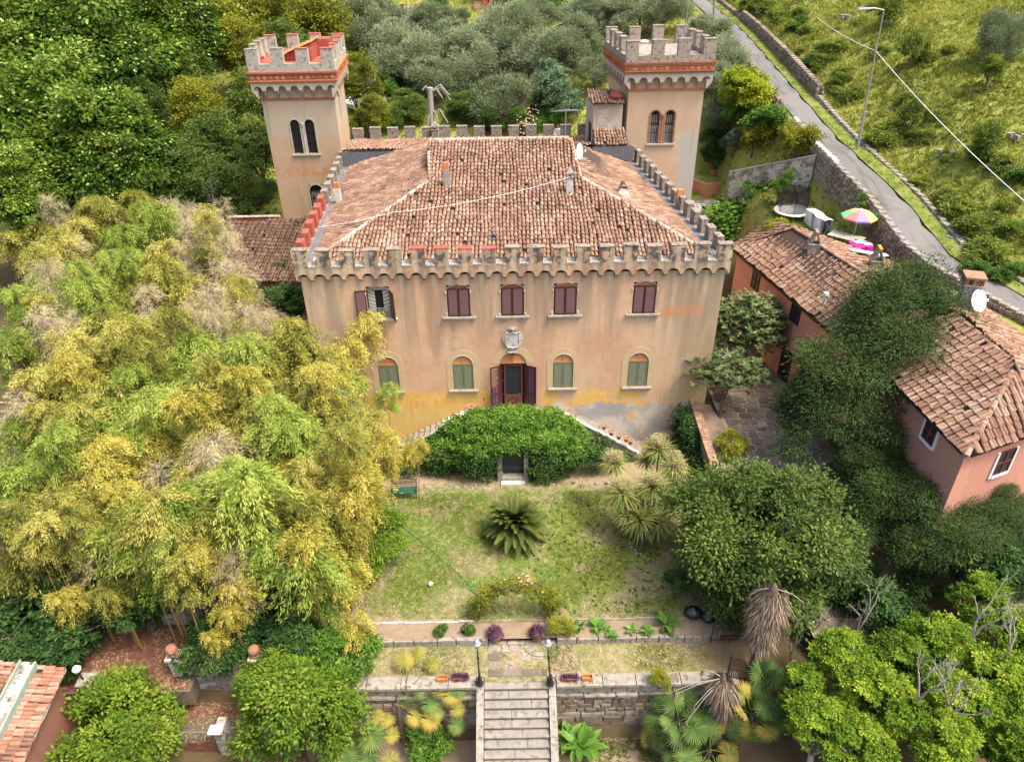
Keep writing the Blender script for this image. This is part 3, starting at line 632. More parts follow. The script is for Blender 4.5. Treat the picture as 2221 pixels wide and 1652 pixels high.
# stucco of the villa
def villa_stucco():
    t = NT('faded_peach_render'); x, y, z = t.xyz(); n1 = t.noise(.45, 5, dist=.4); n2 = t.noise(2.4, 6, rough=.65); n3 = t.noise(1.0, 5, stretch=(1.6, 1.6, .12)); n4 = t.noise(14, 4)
    c = t.mix(t.step(n1, .35, .65), (.57, .345, .215), (.63, .42, .28)); c = t.mix(t.math('MULTIPLY', t.step(n2, .5, .75), .5), c, (.65, .48, .33))
    # ochre dado, its upper line uneven
    zw = t.math('ADD', z, t.math('MULTIPLY', t.math('SUBTRACT', t.noise(.8, 5), .5), .5))
    band = t.step(zw, 3.75, 3.35); inner = t.math('MULTIPLY', t.step(x, -4.6, -2.5), t.step(x, 1.2, .4)); side = t.math('MAXIMUM', inner, t.step(x, -1.4, -1.9))
    ochre = t.mix(t.step(n2, .4, .62), (.70, .42, .10), (.72, .48, .17))
    right = t.math('MULTIPLY', t.step(x, 1.3, 1.8), t.step(t.noise(.55, 5), .47, .56)); c = t.mix(t.math('MULTIPLY', band, t.math('MAXIMUM', side, right)), c, ochre)
    c = t.mix(t.math('MULTIPLY', t.step(z, 2.55, 2.35), t.step(x, .5, -.2)), c, t.mix(n2, (.66, .43, .13), (.70, .50, .20)))
    # bare plaster lower right
    zz = t.math('ADD', z, t.math('MULTIPLY', t.math('SUBTRACT', t.noise(.75, 7, dist=.6), .5), 2.2)); bare = t.math('MULTIPLY', t.step(zz, 2.6, 2.45), t.step(x, 1.9, 2.6))
    grey = t.mix(t.step(n1, .42, .55), (.36, .35, .35), (.60, .54, .46)); grey = t.mix(t.step(t.noise(1.6, 6, dist=.5), .60, .63), grey, (.66, .42, .15)); c = t.mix(bare, c, grey)
    # bleached corners and grey-green run-off below the battlements
    g = t.math('MULTIPLY', t.step(n3, .42, .62), t.step(z, 4.2, 9.8)); ex = t.math('MAXIMUM', t.step(x, -7.0, -9.5), t.step(x, 6.0, 10.0))
    c = t.mix(t.math('MULTIPLY', ex, .5), c, (.56, .46, .29)); c = t.mix(t.math('MULTIPLY', g, .62), c, (.22, .19, .145))
    c = t.mix(t.math('MULTIPLY', t.math('MULTIPLY', t.step(t.noise(1.0, 4, stretch=(.55, .55, .06)), .56, .66), t.step(z, 1.2, 6)), .42), c, (.25, .18, .125))
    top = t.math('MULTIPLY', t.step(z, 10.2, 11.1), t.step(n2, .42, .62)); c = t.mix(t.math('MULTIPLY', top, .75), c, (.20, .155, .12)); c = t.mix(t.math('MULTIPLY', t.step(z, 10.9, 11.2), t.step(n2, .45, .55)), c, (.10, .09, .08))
    c = t.mix(t.math('MULTIPLY', t.step(n4, .5, .7), .12), c, (.25, .18, .12))
    fl = t.math('MULTIPLY', t.step(t.math('SINE', t.math('MULTIPLY', x, 7.85)), .2, .9), t.step(z, 9.2, 10.4)); c = t.mix(t.math('MULTIPLY', fl, t.math('MULTIPLY', n2, .8)), c, (.66, .56, .42))
    for a_, b_, c_, d_, col, k_ in ((-3.5, -1.8, 6.3, 8.0, (.66, .43, .28), .5), (-.8, 1.0, 7.3, 8.0, (.66, .46, .31), .55), (2.0, 3.7, 6.2, 7.9, (.67, .43, .27), .5), (5.8, 7.8, 6.2, 8.0, (.67, .45, .30), .5), (7.6, 9.8, 8.0, 8.55, (.60, .25, .12), .7), (-10.5, -9.0, 3.5, 7.5, (.62, .54, .35), .6)):
        bx2 = t.math('MULTIPLY', t.math('MULTIPLY', t.step(x, a_-.1, a_+.1), t.step(x, b_+.1, b_-.1)), t.math('MULTIPLY', t.step(zw, c_-.1, c_+.1), t.step(zw, d_+.1, d_-.1))); c = t.mix(t.math('MULTIPLY', t.math('MULTIPLY', bx2, t.step(n2, .3, .6)), k_), c, col)
    q = t.node('ShaderNodeTexVoronoi', feature='DISTANCE_TO_EDGE'); q.inputs['Scale'].default_value = .55; dv = t.node('ShaderNodeVectorMath', operation='ADD'); t.l.new(t.pos(), dv.inputs[0]); t.l.new(t.noise(1.5, 5), dv.inputs[1]); t.l.new(dv.outputs[0], q.inputs['Vector'])
    c = t.mix(t.math('MULTIPLY', t.math('MULTIPLY', t.step(q.outputs[0], .008, .003), .4), t.step(n1, .52, .6)), c, (.28, .19, .13)); sp = t.noise(3.5, 7, rough=.8)
    c = t.mix(t.math('MULTIPLY', t.step(sp, .66, .68), .6), c, (.62, .54, .42)); c = t.mix(t.math('MULTIPLY', t.step(t.noise(.9, 7, rough=.8, stretch=(3.5, 3.5, .18)), .6, .66), .4), c, (.20, .16, .12))
    t.bump(t.math('ADD', n4, t.math('MULTIPLY', n2, 2.)), .35, .02); return t.done(c, .93)
M['villa'] = villa_stucco()
def tower_stucco(name, base, warm, right=False):
    t = NT(name); x, y, z = t.xyz(); n1 = t.noise(.5, 5, dist=.5); n2 = t.noise(2.2, 6, rough=.65); n3 = t.noise(1.1, 5, stretch=(1.4, 1.4, .15)); n4 = t.noise(14, 4)
    c = t.mix(t.step(n1, .38, .62), base, warm); zw = t.math('ADD', z, t.math('MULTIPLY', t.math('SUBTRACT', n2, .5), 1.2))
    if not right:
        c = t.mix(t.math('MULTIPLY', t.step(zw, 12.4, 13.2), .8), c, (.44, .38, .29)); c = t.mix(t.math('MULTIPLY', t.step(n3, .5, .7), t.step(z, 12.2, 14.2)), c, (.22, .21, .19))
        c = t.mix(t.math('MULTIPLY', t.math('MULTIPLY', t.step(z, 9.9, 10.2), t.step(z, 10.9, 10.5)), t.step(n2, .42, .55)), c, (.50, .25, .13))
    else:
        xx = t.math('ADD', x, t.math('MULTIPLY', t.math('SUBTRACT', n2, .5), 1.4)); c = t.mix(t.math('MULTIPLY', t.step(xx, 11.7, 11.85), t.step(zw, 13.0, 12.4)), c, (.42, .395, .35))
        c = t.mix(t.math('MULTIPLY', t.step(n1, .62, .64), .9), c, (.47, .42, .34))
    c = t.mix(t.math('MULTIPLY', t.step(n3, .55, .75), .35), c, (.2, .17, .13)); c = t.mix(t.math('MULTIPLY', t.step(n4, .5, .7), .15), c, (.2, .16, .12))
    t.bump(t.math('ADD', n4, t.math('MULTIPLY', n2, 2.)), .35, .02); return t.done(c, .93)
M['towerL'] = tower_stucco('left_tower_render', (.45, .315, .21), (.48, .33, .20))
M['towerR'] = tower_stucco('right_tower_render', (.50, .36, .24), (.52, .39, .27), True)

# ------------------------------------------------------------------ roof tiles
def coppo_mesh():
    V = []; F = []; n = 5
    for j, (v, r, zz) in enumerate(((0, .095, .035), (.44, .075, .0))):
        for i in range(n+1): a = math.pi*i/n; V.append((math.cos(a)*r, v, math.sin(a)*r+zz))
    for i in range(n): F.append((i, i+1, i+n+2, i+n+1))
    F.append(tuple(range(n, -1, -1))); return V, F
def tegola_mesh():
    V = [(-.16, 0, .035), (.16, 0, .035), (.15, .44, 0), (-.15, .44, 0), (-.16, 0, 0), (.16, 0, 0), (-.17, 0, .06), (.17, 0, .06), (.16, .44, .03), (-.16, .44, .03)]
    return V, [(0, 1, 2, 3), (4, 5, 1, 0), (6, 0, 3, 9), (1, 7, 8, 2)]
TILEV = [(np.array(v, float), f) for v, f in (coppo_mesh(), tegola_mesh())]
def tiled_roof(parent, facets, npart, pitch=.40, row=.36, mat='tile', seed=1, skip=.012, jit=.012, deck_label=None):
    "facets: list of polygons (3D points, first two = the eave, left to right seen from below). parent > roof > tile"
    rr = random.Random(seed); roof = MB()
    for P in facets: roof.add(P, [tuple(range(len(P)))])
    ro = roof.build('roof', M['deck'], parent); cand = []; off = rootloc(parent)
    for P in facets:
        P = [Vector(p) for p in P]; u = (P[1]-P[0]).normalized(); n = u.cross((P[-1]-P[0])).normalized(); n = -n if n.z < 0 else n; v = n.cross(u).normalized()
        if (P[-1]-P[0]).dot(v) < 0: u = -u; v = -v
        Q = [((p-P[0]).dot(u), (p-P[0]).dot(v)) for p in P]
        def inside(a, b):
            c = False
            for i in range(len(Q)):
                (x1, y1), (x2, y2) = Q[i], Q[i-1]
                if (y1 > b) != (y2 > b) and a < (x2-x1)*(b-y1)/(y2-y1)+x1: c = not c
            return c
        ua, ub = min(q[0] for q in Q), max(q[0] for q in Q); vb = max(q[1] for q in Q); nu = int((ub-ua)/pitch)+1; nv = int(vb/row)+1
        wave = [rr.uniform(-.05, .05) for _ in range(nu+1)]
        for i in range(nu):
            for j in range(nv):
                for k in (0, 1):
                    a = ua+(i+.25+.5*k)*pitch+.05*math.sin(j*.45+i*.7)*math.sin(j*.13+i*.2); b = j*row+.02+wave[i]
                    if not inside(a, b+row*.6) : continue
                    if rr.random() < skip: continue
                    rot = rr.gauss(0, .03); lift = rr.uniform(0, jit)+(.045 if k == 0 else 0)
                    o = P[0]+u*(a+rr.gauss(0, .008))+v*(b-.06+rr.gauss(0, .012))+n*(lift+.03+.035*math.sin(a*.9+b*.7)*math.sin(b*1.3-a*.4))
                    uu = (u*math.cos(rot)+v*math.sin(rot)); vv = n.cross(uu); cand.append((o.length_squared, 1-k if k else 0, o, uu, vv, n, rr.uniform(.94, 1.06)))
    cand.sort(key=lambda c: c[0]); cz = Vector((0, 0, CAMH)); cand.sort(key=lambda c: (c[2]-cz).length)
    kinds = []
    for kk in (0, 1):
        me = bpy.data.meshes.new('tile'); me.from_pydata(TILEV[kk][0].tolist(), [], TILEV[kk][1]); me.materials.append(M[mat]); me.update(); kinds.append(me)
    for c in cand[:npart]:
        o = link('tile', kinds[0 if c[1] == 0 else 1], ro); mt = Matrix((c[3]*c[6], c[4], c[5])).transposed().to_4x4(); mt.translation = c[2]-Vector(off); o.matrix_basis = mt
    rest = cand[npart:]
    if rest:
        VV = []; FF = []; base = 0
        for c in rest:
            tv, tf = TILEV[0 if c[1] == 0 else 1]; Rm = np.array([list(c[3]*c[6]), list(c[4]), list(c[5])]); VV.append(tv @ Rm+np.array(c[2])-off); FF += [tuple(base+i for i in f) for f in tf]; base += len(tv)
        me = bpy.data.meshes.new('tile_field'); me.from_pydata(np.concatenate(VV).tolist(), [], FF); me.materials.append(M[mat]); me.update(); setp(link('tile_field', me, ro), kind='stuff')
    return ro
def ridge_line(parent, a, b, seed=1, r=.13, ln=.42, mat='ridge'):
    rr = random.Random(seed); a = Vector(a); b = Vector(b); d = (b-a); n = int(d.length/ln); d.normalize(); s = d.cross(Vector((0, 0, 1))).normalized(); up = s.cross(d)
    for i in range(n):
        o = a+d*(i*ln); m = MB(); V = []
        for t_, k in ((0, 1.1), (ln*1.02, .92)):
            for j in range(6): an = math.pi*j/5; V.append(o+d*t_+(s*math.cos(an)*r+up*(math.sin(an)*r*.75))*k*rr.uniform(.93, 1.07)+up*.03)
        m.add(V, [(j, j+1, j+7, j+6) for j in range(5)]+[(5, 4, 3, 2, 1, 0)]); m.build('ridge_tile', M[mat], parent)

# ------------------------------------------------------------------ the villa
YF = 33.5
villa = thing('villa', 'large peach stucco villa with battlements, tiled hip roof and rows of shuttered windows', 'villa', (0.1, 45, 0))
A_, B_, C_, D_ = (-10.4, YF), (10.66, YF), (7.9, 56.4), (-11.65, 56.4)
PF = Plane(A_, B_)
uo = lambda x: x-A_[0]
def zF(px, py): return float(atY(px, py, YF)[2])
UPX = [-6.66, -2.63, .09, 2.77, 6.77]; LOX = [-6.63, -2.62, 2.76, 6.79]
uz0, uz1, ur = 8.16, 9.72, .2
lz0, lz1 = 3.66, 5.3; lr = .52
door_x = .07; dz0, dz1, dr = 2.5, 5.28, .68
ops = [(uo(x), uz0, 1.16, uz1, ur) for x in UPX]+[(uo(x), lz0, 1.08, lz1, lr) for x in LOX]+[(uo(door_x), dz0, 1.44, dz1, dr)]
ops.append((uo(-.03), 0, 1.2, 2.1, 0))
b = MB(); wall(b, PF, -.5, 10.52, ops, depth=.28)
for p, q in ((B_, C_), (C_, D_), (D_, A_)): wall(b, Plane(p, q), -.5, 10.52, [], 0)
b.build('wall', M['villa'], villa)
# machicolation: parapet carried on small arches, front and sides
def scallops(parent, pl, z0, z1, out, pitch, u0, u1, mat, hw=None, drop=.16, n_=None):
    b = MB(); n = n_ or max(1, round((u1-u0)/pitch)); p = (u1-u0)/n; hw = hw or p*.40; r = hw*.95
    for i in range(n):
        c = u0+(i+.5)*p; A = arc_pts(c, hw, z0, r, 8)
        for a, q in zip(A[:-1], A[1:]):
            b.add([pl.P(a[0], a[1], out), pl.P(q[0], q[1], out), pl.P(q[0], z1, out), pl.P(a[0], z1, out)], [(0, 1, 2, 3)])
            b.add([pl.P(a[0], a[1], out), pl.P(q[0], q[1], out), pl.P(q[0], q[1], 0), pl.P(a[0], a[1], 0)], [(3, 2, 1, 0)])
    for i in range(n+1):
        ua = max(u0, u0+i*p-(p/2-hw)); ub = min(u1, u0+i*p+(p/2-hw))
        b.add([pl.P(ua, z0, out), pl.P(ub, z0, out), pl.P(ub, z1, out), pl.P(ua, z1, out)], [(0, 1, 2, 3)])
        b.add([pl.P(ua, z0, out), pl.P(ub, z0, out), pl.P(ub, z0-drop, 0), pl.P(ua, z0-drop, 0)], [(3, 2, 1, 0)])
        for uu, fl in ((ua, 0), (ub, 1)): b.add([pl.P(uu, z0, out), pl.P(uu, z0, 0), pl.P(uu, z0-drop, 0)], [(0, 1, 2) if fl else (2, 1, 0)]); b.add([pl.P(uu, z0, out), pl.P(uu, z0+.02, 0), pl.P(uu, z0, 0)], [(0, 1, 2)])
    b.build('corbel_arches', mat, parent)
PAR0, PAR1 = 10.42, 11.12
PFo = Plane((A_[0]-.17, YF), (B_[0]+.17, YF))
scallops(villa, PFo, PAR0, PAR1, .18, .8, 0, PFo.L, M['villa'])
for p, q, nm in ((B_, C_, 0), (D_, A_, 1)):
    pl = Plane(p, q); scallops(villa, pl, PAR0, PAR1, .17, .8, 0, pl.L, M['villa'])
t = .36
b = MB(); pbox(b, PFo, 0, PFo.L, 10.76, PAR1-.004, -.25, .176)
b.build('parapet', M['villa'], villa)
for p, q in ((B_, C_), (C_, D_), (D_, A_)): pl = Plane(p, q); b = MB(); pbox(b, pl, 0 if p != B_ else .3, pl.L-(.3 if p == D_ else 0), 10.76, PAR1-.01, -.25, .16 if p != C_ else .02); b.build('parapet', M['merlon'], villa)
# sloping lead on the crenels
def merlons(parent, pl, n, z0, h, wd, dp, mat, name='merlon', u0=0, u1=None, d0=.17, mats=None, red=(), cap=None, seed=1, gap=None, skip=(), capmat=None):
    rr = random.Random(seed); u1 = pl.L if u1 is None else u1; p = (u1-u0-wd)/(n-1)
    for i in range(n):
        if i in skip: continue
        c = u0+wd/2+i*p; hh = h+rr.uniform(-.05, .04)
        m = MB(); mt = mats[i] if mats and i in mats else mat
        T = rr.uniform(.97, 1.0); pbox(m, pl, c-wd/2, c+wd/2, z0-.02, z0+hh, d0-dp, d0, 0)
        for k in range(4, 8): x, y, z = m.v[k]; m.v[k] = (x+rr.uniform(-.02, .02), y+rr.uniform(-.02, .02), z+rr.uniform(-.025, .01))
        cm = M['redpaint'] if i in red else (capmat or M['merlon'])
        if cap or i in red: pbox(m, pl, c-wd/2-.015, c+wd/2+.015, z0+hh+.002, z0+hh+.05, d0-dp-.015, d0+.015, 1)
        m.build(name, [mt, cm], parent, 'merlon capped with red paint' if i in red else ('red painted merlon' if mt == M['redpaint'] else None))
    if gap:
        for i in range(n-1):
            c = u0+wd+i*p; m = MB(); a, b2 = c, c+p-wd
            m.add([pl.P(a, z0+.004, d0+.02), pl.P(b2, z0+.004, d0+.02), pl.P(b2, z0+.12, d0-dp), pl.P(a, z0+.12, d0-dp), pl.P(a, z0-.10, d0+.02), pl.P(b2, z0-.10, d0+.02)], [(0, 1, 2, 3), (4, 5, 1, 0)]); m.build('crenel_flashing', gap, parent)
merlons(villa, PFo, 19, PAR1, .78, .68, .36, M['villa'], red=(5, 6, 7, 8), gap=M['sill'], seed=2, cap=True)
PR_ = Plane(B_, C_); PB_ = Plane(C_, D_); PL_ = Plane(D_, A_)
usr = PR_.u(8.55, 51.0); merlons(villa, PR_, 15, PAR1, .75, .62, .36, M['merlon'], u0=1.0, u1=usr, seed=3, mats={9: M['merlon']})
usl = PL_.u(-11.37, 51.0); merlons(villa, PL_, 13, PAR1, .75, .66, .36, M['merlon'], u0=usl, u1=PL_.L-1.0, seed=4, mats={7: M['redpaint'], 8: M['redpaint'], 9: M['redpaint'], 10: M['redpaint'], 11: M['redpaint'], 12: M['redpaint']}, capmat=M['redpaint'])
merlons(villa, PB_, 15, PAR1, .8, .78, .34, M['merlon'], u0=.6, u1=PB_.L-.1, seed=5, d0=.1, cap=True)
for pl, zz in ((PR_, 11.16), (PL_, 11.16), (PB_, 11.16)):       # lead gutters behind the parapets
    b = MB(); pbox(b, pl, 0, pl.L, 10.7, zz-.02, -.62, -.26); b.build('gutter', M['lead'], villa)
# roof
E0, E1 = Vector((-9.95, 34.15, 10.95)), Vector((10.15, 34.15, 10.95))
AL, AR = Vector((-4.4, 41.0, 12.85)), Vector((4.05, 41.0, 12.85)); sl_ = (12.85-10.95)/(41-34.15)
RY = 45.0; RZ = 10.95+sl_*(RY-34.15); RL, RR_ = Vector((-4.75, RY, RZ)), Vector((3.75, RY, RZ))
BL, BR = Vector((-5.0, 49.4, 12.85)), Vector((3.7, 49.4, 12.85)); EL, ER = Vector((-10.9, 49.4, 10.95)), Vector((8.1, 49.4, 10.95))
tiled_roof(villa, [[E0, E1, AR, RR_, RL, AL], [E1, ER, BR, AR], [EL, E0, AL, BL], [(-11.4, 55.7, 11.15), (7.6, 55.7, 11.15), (8.0, 49.5, 12.15), (-11.1, 49.5, 12.15)]], 300, seed=3)
rsol = MB(); rsol.add([RL, RR_, (3.75, 49.4, 12.3), (-4.75, 49.4, 12.3)], [(0, 1, 2, 3)]); rsol.add([AL, RL, (-4.75, 49.4, 12.8)], [(0, 1, 2)]); rsol.add([AR, RR_, (3.75, 49.4, 12.8)], [(2, 1, 0)])
rsol.build('rear_slope', M['tile_dark'], villa)
b = MB(); b.add([(-11.1, 49.45, 10.9), (8.05, 49.45, 10.9), (8.05, 49.45, 12.12), (-11.1, 49.45, 12.12)], [(0, 1, 2, 3)]); b.build('flashing_wall', M['lead'], villa)
for i, (p, q) in enumerate(((E0, AL), (E1, AR), (RL, RR_), (AL, RL), (AR, RR_))): ridge_line(villa, p, q, seed=i, r=.14 if i < 3 else .1)
for p, q in ((RL, AL), (RR_, AR)):
    b = MB(); s_ = Vector((.12, 0, 0)); b.add([p-s_+Vector((0, 0, .03)), p+s_+Vector((0, 0, .03)), q+s_+Vector((0, 0, .03)), q-s_+Vector((0, 0, .03))], [(3, 2, 1, 0)]); b.build('verge_lichen', M['lichen'], villa, 'verge strip covered in yellow lichen')
b = MB()
for p, q in ((E1, Vector((8.1, 49.4, 10.95))), (E0, EL)): sgn = 1 if p.x > 0 else -1; b.add([p+Vector((0, 0, -.05)), p+Vector((sgn*.5, 0, -.02)), q+Vector((sgn*.5, 0, -.02)), q+Vector((0, 0, -.05))], [(0, 1, 2, 3) if sgn > 0 else (3, 2, 1, 0)])
b.build('lead_valley', M['lead'], villa)

# windows of the front
def sill(parent, pl, cu, z, wd, mat=M['sill'], out=.16, h=.09, bits=True):
    b = MB(); pbox(b, pl, cu-wd/2, cu+wd/2, z-h, z-.002, -.05, out); b.build('sill', mat, parent)
for i, x in enumerate(UPX):
    cu = uo(x); wn_ = MB(); pbox(wn_, PF, cu-.58, cu+.58, uz0, uz1+ur, -.27, -.24); w_ = wn_.build('window', M['dark'], villa, 'upper window with its shutters open' if i == 0 else None)
    sill(w_, PF, cu, uz0, 1.72, M['sill'] if i else M['marble'])
    b = MB(); pplate(b, PF, arc_pts(cu, .58, uz1, ur, 10)[::-1], -.12, -.04); b.build('lintel_panel', M['brick'] if i else M['stone'], w_)
    b = MB(); arch_ring(b, PF, cu, .58, uz1, ur, .06, -.01, .02); b.build('arch_trim', M['stone'], w_)
    if i:
        for a, c_ in ((cu-.55, cu-.01), (cu+.01, cu+.55)): b = MB(); louvre_leaf(b, PF, a, c_, uz0+.02, uz1+.02, -.02, 0); b.build('shutter', [M['shut_brown'], M['slat']], w_)
        b = MB(); pbox(b, PF, cu-.02, cu+.02, uz0+.02, uz1, .022, .04); b.build('middle_bar', M['shut_brown'], w_)
    else:
        b = MB(); louvre_leaf(b, Plane(PF.P(cu-.62, 0)[:2], PF.P(cu-1.16, 0, .12)[:2][::1]), 0, .55, uz0+.02, uz1+.02, .0, 0)
        lp = Plane((PF.P(cu-1.16, 0, .10)[:2]), (PF.P(cu-.62, 0, .0)[:2])); b = MB(); louvre_leaf(b, lp, 0, .55, uz0+.02, uz1+.02, 0, 0); b.build('shutter', [M['shut_brown'], M['slat']], w_, 'brown shutter folded back against the wall')
        lp = Plane((PF.P(cu+.60, 0, .0)[:2]), (PF.P(cu+.85, 0, .48)[:2])); b = MB(); louvre_leaf(b, lp, 0, .55, uz0+.02, uz1+.02, 0, 0); b.build('shutter', [M['shut_brown'], M['slat']], w_, 'brown shutter standing half open')
        for a, c_ in ((cu-.56, cu-.2), (cu+.2, cu+.56)):
            b = MB(); pbox(b, PF, a, c_, uz0+.05, uz1, -.2, -.19); b.build('curtain', M['curtain'], w_)
            b = MB()
            for k in range(6):
                zc = uz0+.3+k*.2; s_ = 1 if a > cu-.3 else -1
                pplate(b, PF, [((a if s_ > 0 else c_)+0, zc), ((a if s_ < 0 else c_), zc+.18*0+.15), ((a if s_ < 0 else c_), zc+.19), ((a if s_ > 0 else c_), zc+.04)] if s_ < 0 else [(a, zc), (c_, zc+.15), (c_, zc+.19), (a, zc+.04)], -.188, -.18)
            b.build('glazing_bars', M['white'], w_)
        b = MB()
        pbox(b, PF, cu-.56, cu+.56, uz0+.55, uz0+.59, .03, .06); pbox(b, PF, cu-.56, cu+.56, uz0+.08, uz0+.12, .03, .06)
        for k in range(5):
            c0 = cu-.45+k*.225; pts = [PF.P(c0+.09*math.cos(a)*(1 if a < 3.2 else 1.0), uz0+.34+.18*math.sin(a), .045) for a in np.linspace(0, 6.28, 11)]; b.tube(pts, .014, 4)
            for s_ in (-1, 1): b.tube([PF.P(c0+s_*.11*math.cos(a)*.7, uz0+.34+s_*.1*math.sin(a)+.02, .045) for a in np.linspace(0, 4.2, 7)], .01, 4)
        for k in range(7): b.tube([PF.P(cu-.56+k*.187, uz0+.1, .045), PF.P(cu-.56+k*.187, uz0+.57, .045)], .01, 4)
        b.build('railing', M['steel'], w_, 'wrought iron scroll railing')
    b = MB()
    for s_ in (-1, 1): pbox(b, PF, cu+s_*.66-.05, cu+s_*.66+.05, uz0+.03, uz0+.14+.08*(i % 2), .0, .04); pbox(b, PF, cu+s_*.62-.03, cu+s_*.62+.03, uz1-.25, uz1-.12, 0, .05)
    b.build('white_plaster_patch', M['marble'], w_)
for i, x in enumerate(LOX):
    cu = uo(x); b = MB(); pbox(b, PF, cu-.54, cu+.54, lz0, lz1+lr, -.27, -.24); w_ = b.build('window', M['dark'], villa)
    b = MB(); arch_ring(b, PF, cu, .54, lz1, lr, .34, .0, .014, legs=lz0); b.build('plaster_surround', M['palesur'], w_); sill(w_, PF, cu, lz0, 1.62)
    b = MB(); arch_ring(b, PF, cu, .53, lz1, lr-.01, .035, .0, .03); b.build('arch_trim', M['marble'], w_)
    b = MB(); pplate(b, PF, arc_pts(cu, .53, lz1, lr-.01, 10)[::-1], -.12, -.09)
    for k in range(6):
        z = lz1+.06+k*.075; hw = .53*math.sqrt(max(0, 1-((z-lz1)/lr)**2))-.05
        if hw > .1:
            for s_ in (-1, 1): b.add([PF.P(cu+s_*.05, z, -.04), PF.P(cu+s_*hw, z, -.04), PF.P(cu+s_*hw, z+.05, -.08), PF.P(cu+s_*.05, z+.05, -.08)], [(0, 1, 2, 3) if s_ > 0 else (3, 2, 1, 0)])
    arch_ring(b, PF, cu, .46, lz1, lr-.07, .06, -.09, -.02); pbox(b, PF, cu-.05, cu+.05, lz1, lz1+lr-.08, -.09, -.02); pbox(b, PF, cu-.53, cu+.53, lz1-.04, lz1+.04, -.09, -.015)
    b.build('louvred_fanlight', M['fan'], w_)
    for a, c_ in ((cu-.51, cu-.01), (cu+.01, cu+.51)): b = MB(); louvre_leaf(b, PF, a, c_, lz0+.03, lz1-.05, -.06, 0, .05, .075); b.build('shutter', [M['shut_green']]*2, w_)
# front door
cu = uo(door_x); b = MB(); pbox(b, PF, cu-.72, cu+.72, dz0, dz1+dr, -.27, -.24); dw = b.build('front_door', M['dark'], villa)
b = MB(); arch_ring(b, PF, cu, .72, dz1, dr, .38, .0, .014, n=14, legs=None); b.build('plaster_surround', M['palesur'], dw)
b = MB(); pplate(b, PF, arc_pts(cu, .7, dz1, dr-.01, 14)[::-1], -.12, -.09)
for k in range(7):
    z = dz1+.09+k*.075; hw = .7*math.sqrt(max(0, 1-((z-dz1)/dr)**2))-.08
    if hw > .1:
        for s_ in (-1, 1): b.add([PF.P(cu+s_*.07, z, -.04), PF.P(cu+s_*hw, z, -.04), PF.P(cu+s_*hw, z+.05, -.08), PF.P(cu+s_*.07, z+.05, -.08)], [(0, 1, 2, 3) if s_ > 0 else (3, 2, 1, 0)])
arch_ring(b, PF, cu, .63, dz1, dr-.08, .08, -.09, -.02, n=14); pbox(b, PF, cu-.06, cu+.06, dz1, dz1+dr-.1, -.09, -.02); pbox(b, PF, cu-.7, cu+.7, dz1-.02, dz1+.08, -.09, -.015)
b.build('louvred_fanlight', M['fan'], dw)
b = MB(); pbox(b, PF, cu-.70, cu-.6, dz0, dz1-.03, -.2, -.05); pbox(b, PF, cu+.6, cu+.7, dz0, dz1-.03, -.2, -.05); pbox(b, PF, cu-.7, cu+.7, dz1-.12, dz1-.025, -.2, -.05)
for s_ in (-1, 1):
    for zz in (3.2, 4.1, 4.7): pbox(b, PF, cu+s_*.55-.06, cu+s_*.55+.06, zz, zz+.05, -.2, -.1)
b.build('door_frame', M['shut_brown'], dw)
b = MB(); z1_ = dz1-.14; L_, H_ = .5, 3.2
pbox(b, PF, cu-.5, cu-.42, dz0+.02, z1_, -.14, -.08); pbox(b, PF, cu+.42, cu+.5, dz0+.02, z1_, -.14, -.08); pbox(b, PF, cu-.42, cu+.42, z1_-.08, z1_, -.14, -.08); pbox(b, PF, cu-.42, cu+.42, dz0+.02, H_, -.14, -.08)
b.build('door_leaf', M['doorred'], dw)
b = MB(); pbox(b, PF, cu-.42, cu+.42, H_, z1_-.08, -.13, -.12); b.build('glass_pane', M['glass'], dw)
b = MB(); zc = 2.84
for (a, c_), (d_, e_) in (((-.3, 0), (0, .2)), ((0, .2), (.3, 0)), ((.3, 0), (0, -.2)), ((0, -.2), (-.3, 0))): b.tube([PF.P(cu+a, zc+c_, -.07), PF.P(cu+d_, zc+e_, -.07)], .014, 4)
b.build('diamond_moulding', M['iron'], dw)
b = MB(); pbox(b, PF, cu+.3, cu+.36, 3.25, 3.3, -.08, -.04); b.build('handle', M['steel'], dw)
for s_ in (-1, 1):
    p0 = PF.P(cu+s_*.72, 0, .02)[:2]; p1 = PF.P(cu+s_*1.24, 0, .26)[:2]; lp = Plane(p0, p1) if s_ > 0 else Plane(p1, p0)
    b = MB(); Lw = lp.L; z0_, z1_ = dz0+.03, dz1-.1
    for a, c_ in ((0, .07), (Lw-.07, Lw)): pbox(b, lp, a, c_, z0_, z1_, 0, .04)
    for a, c_ in ((z0_, z0_+.08), (z0_+.85, z0_+.93), (z1_-.08, z1_)): pbox(b, lp, .07, Lw-.07, a, c_, 0, .04)
    sh = b.build('shutter', M['shut_brown'], dw, 'tall door shutter leaf folded outwards lined with blue and orange striped cloth')
    b = MB(); x = .075; k = 0
    while x < Lw-.08:
        for za, zb in ((z0_+.09, z0_+.84), (z0_+.94, (z1_-.09) if s_ > 0 else z0_+1.35)): pbox(b, lp, x, min(x+.08, Lw-.072), za, zb, .01, .02, k % 2)
        x += .08; k += 1
    b.build('striped_cloth', [M['blue'], M['orange']], dw)
    if s_ < 0:
        b = MB(); rr = random.Random(4)
        for k in range(13):
            za = z0_+1.4+k*.095; b.tube([lp.P(.07, za, .02), lp.P(Lw-.07, za+rr.uniform(-.22, .12)*(k > 4), .02)], .009, 4)
        b.build('broken_slats', M['shut_brown'], dw)
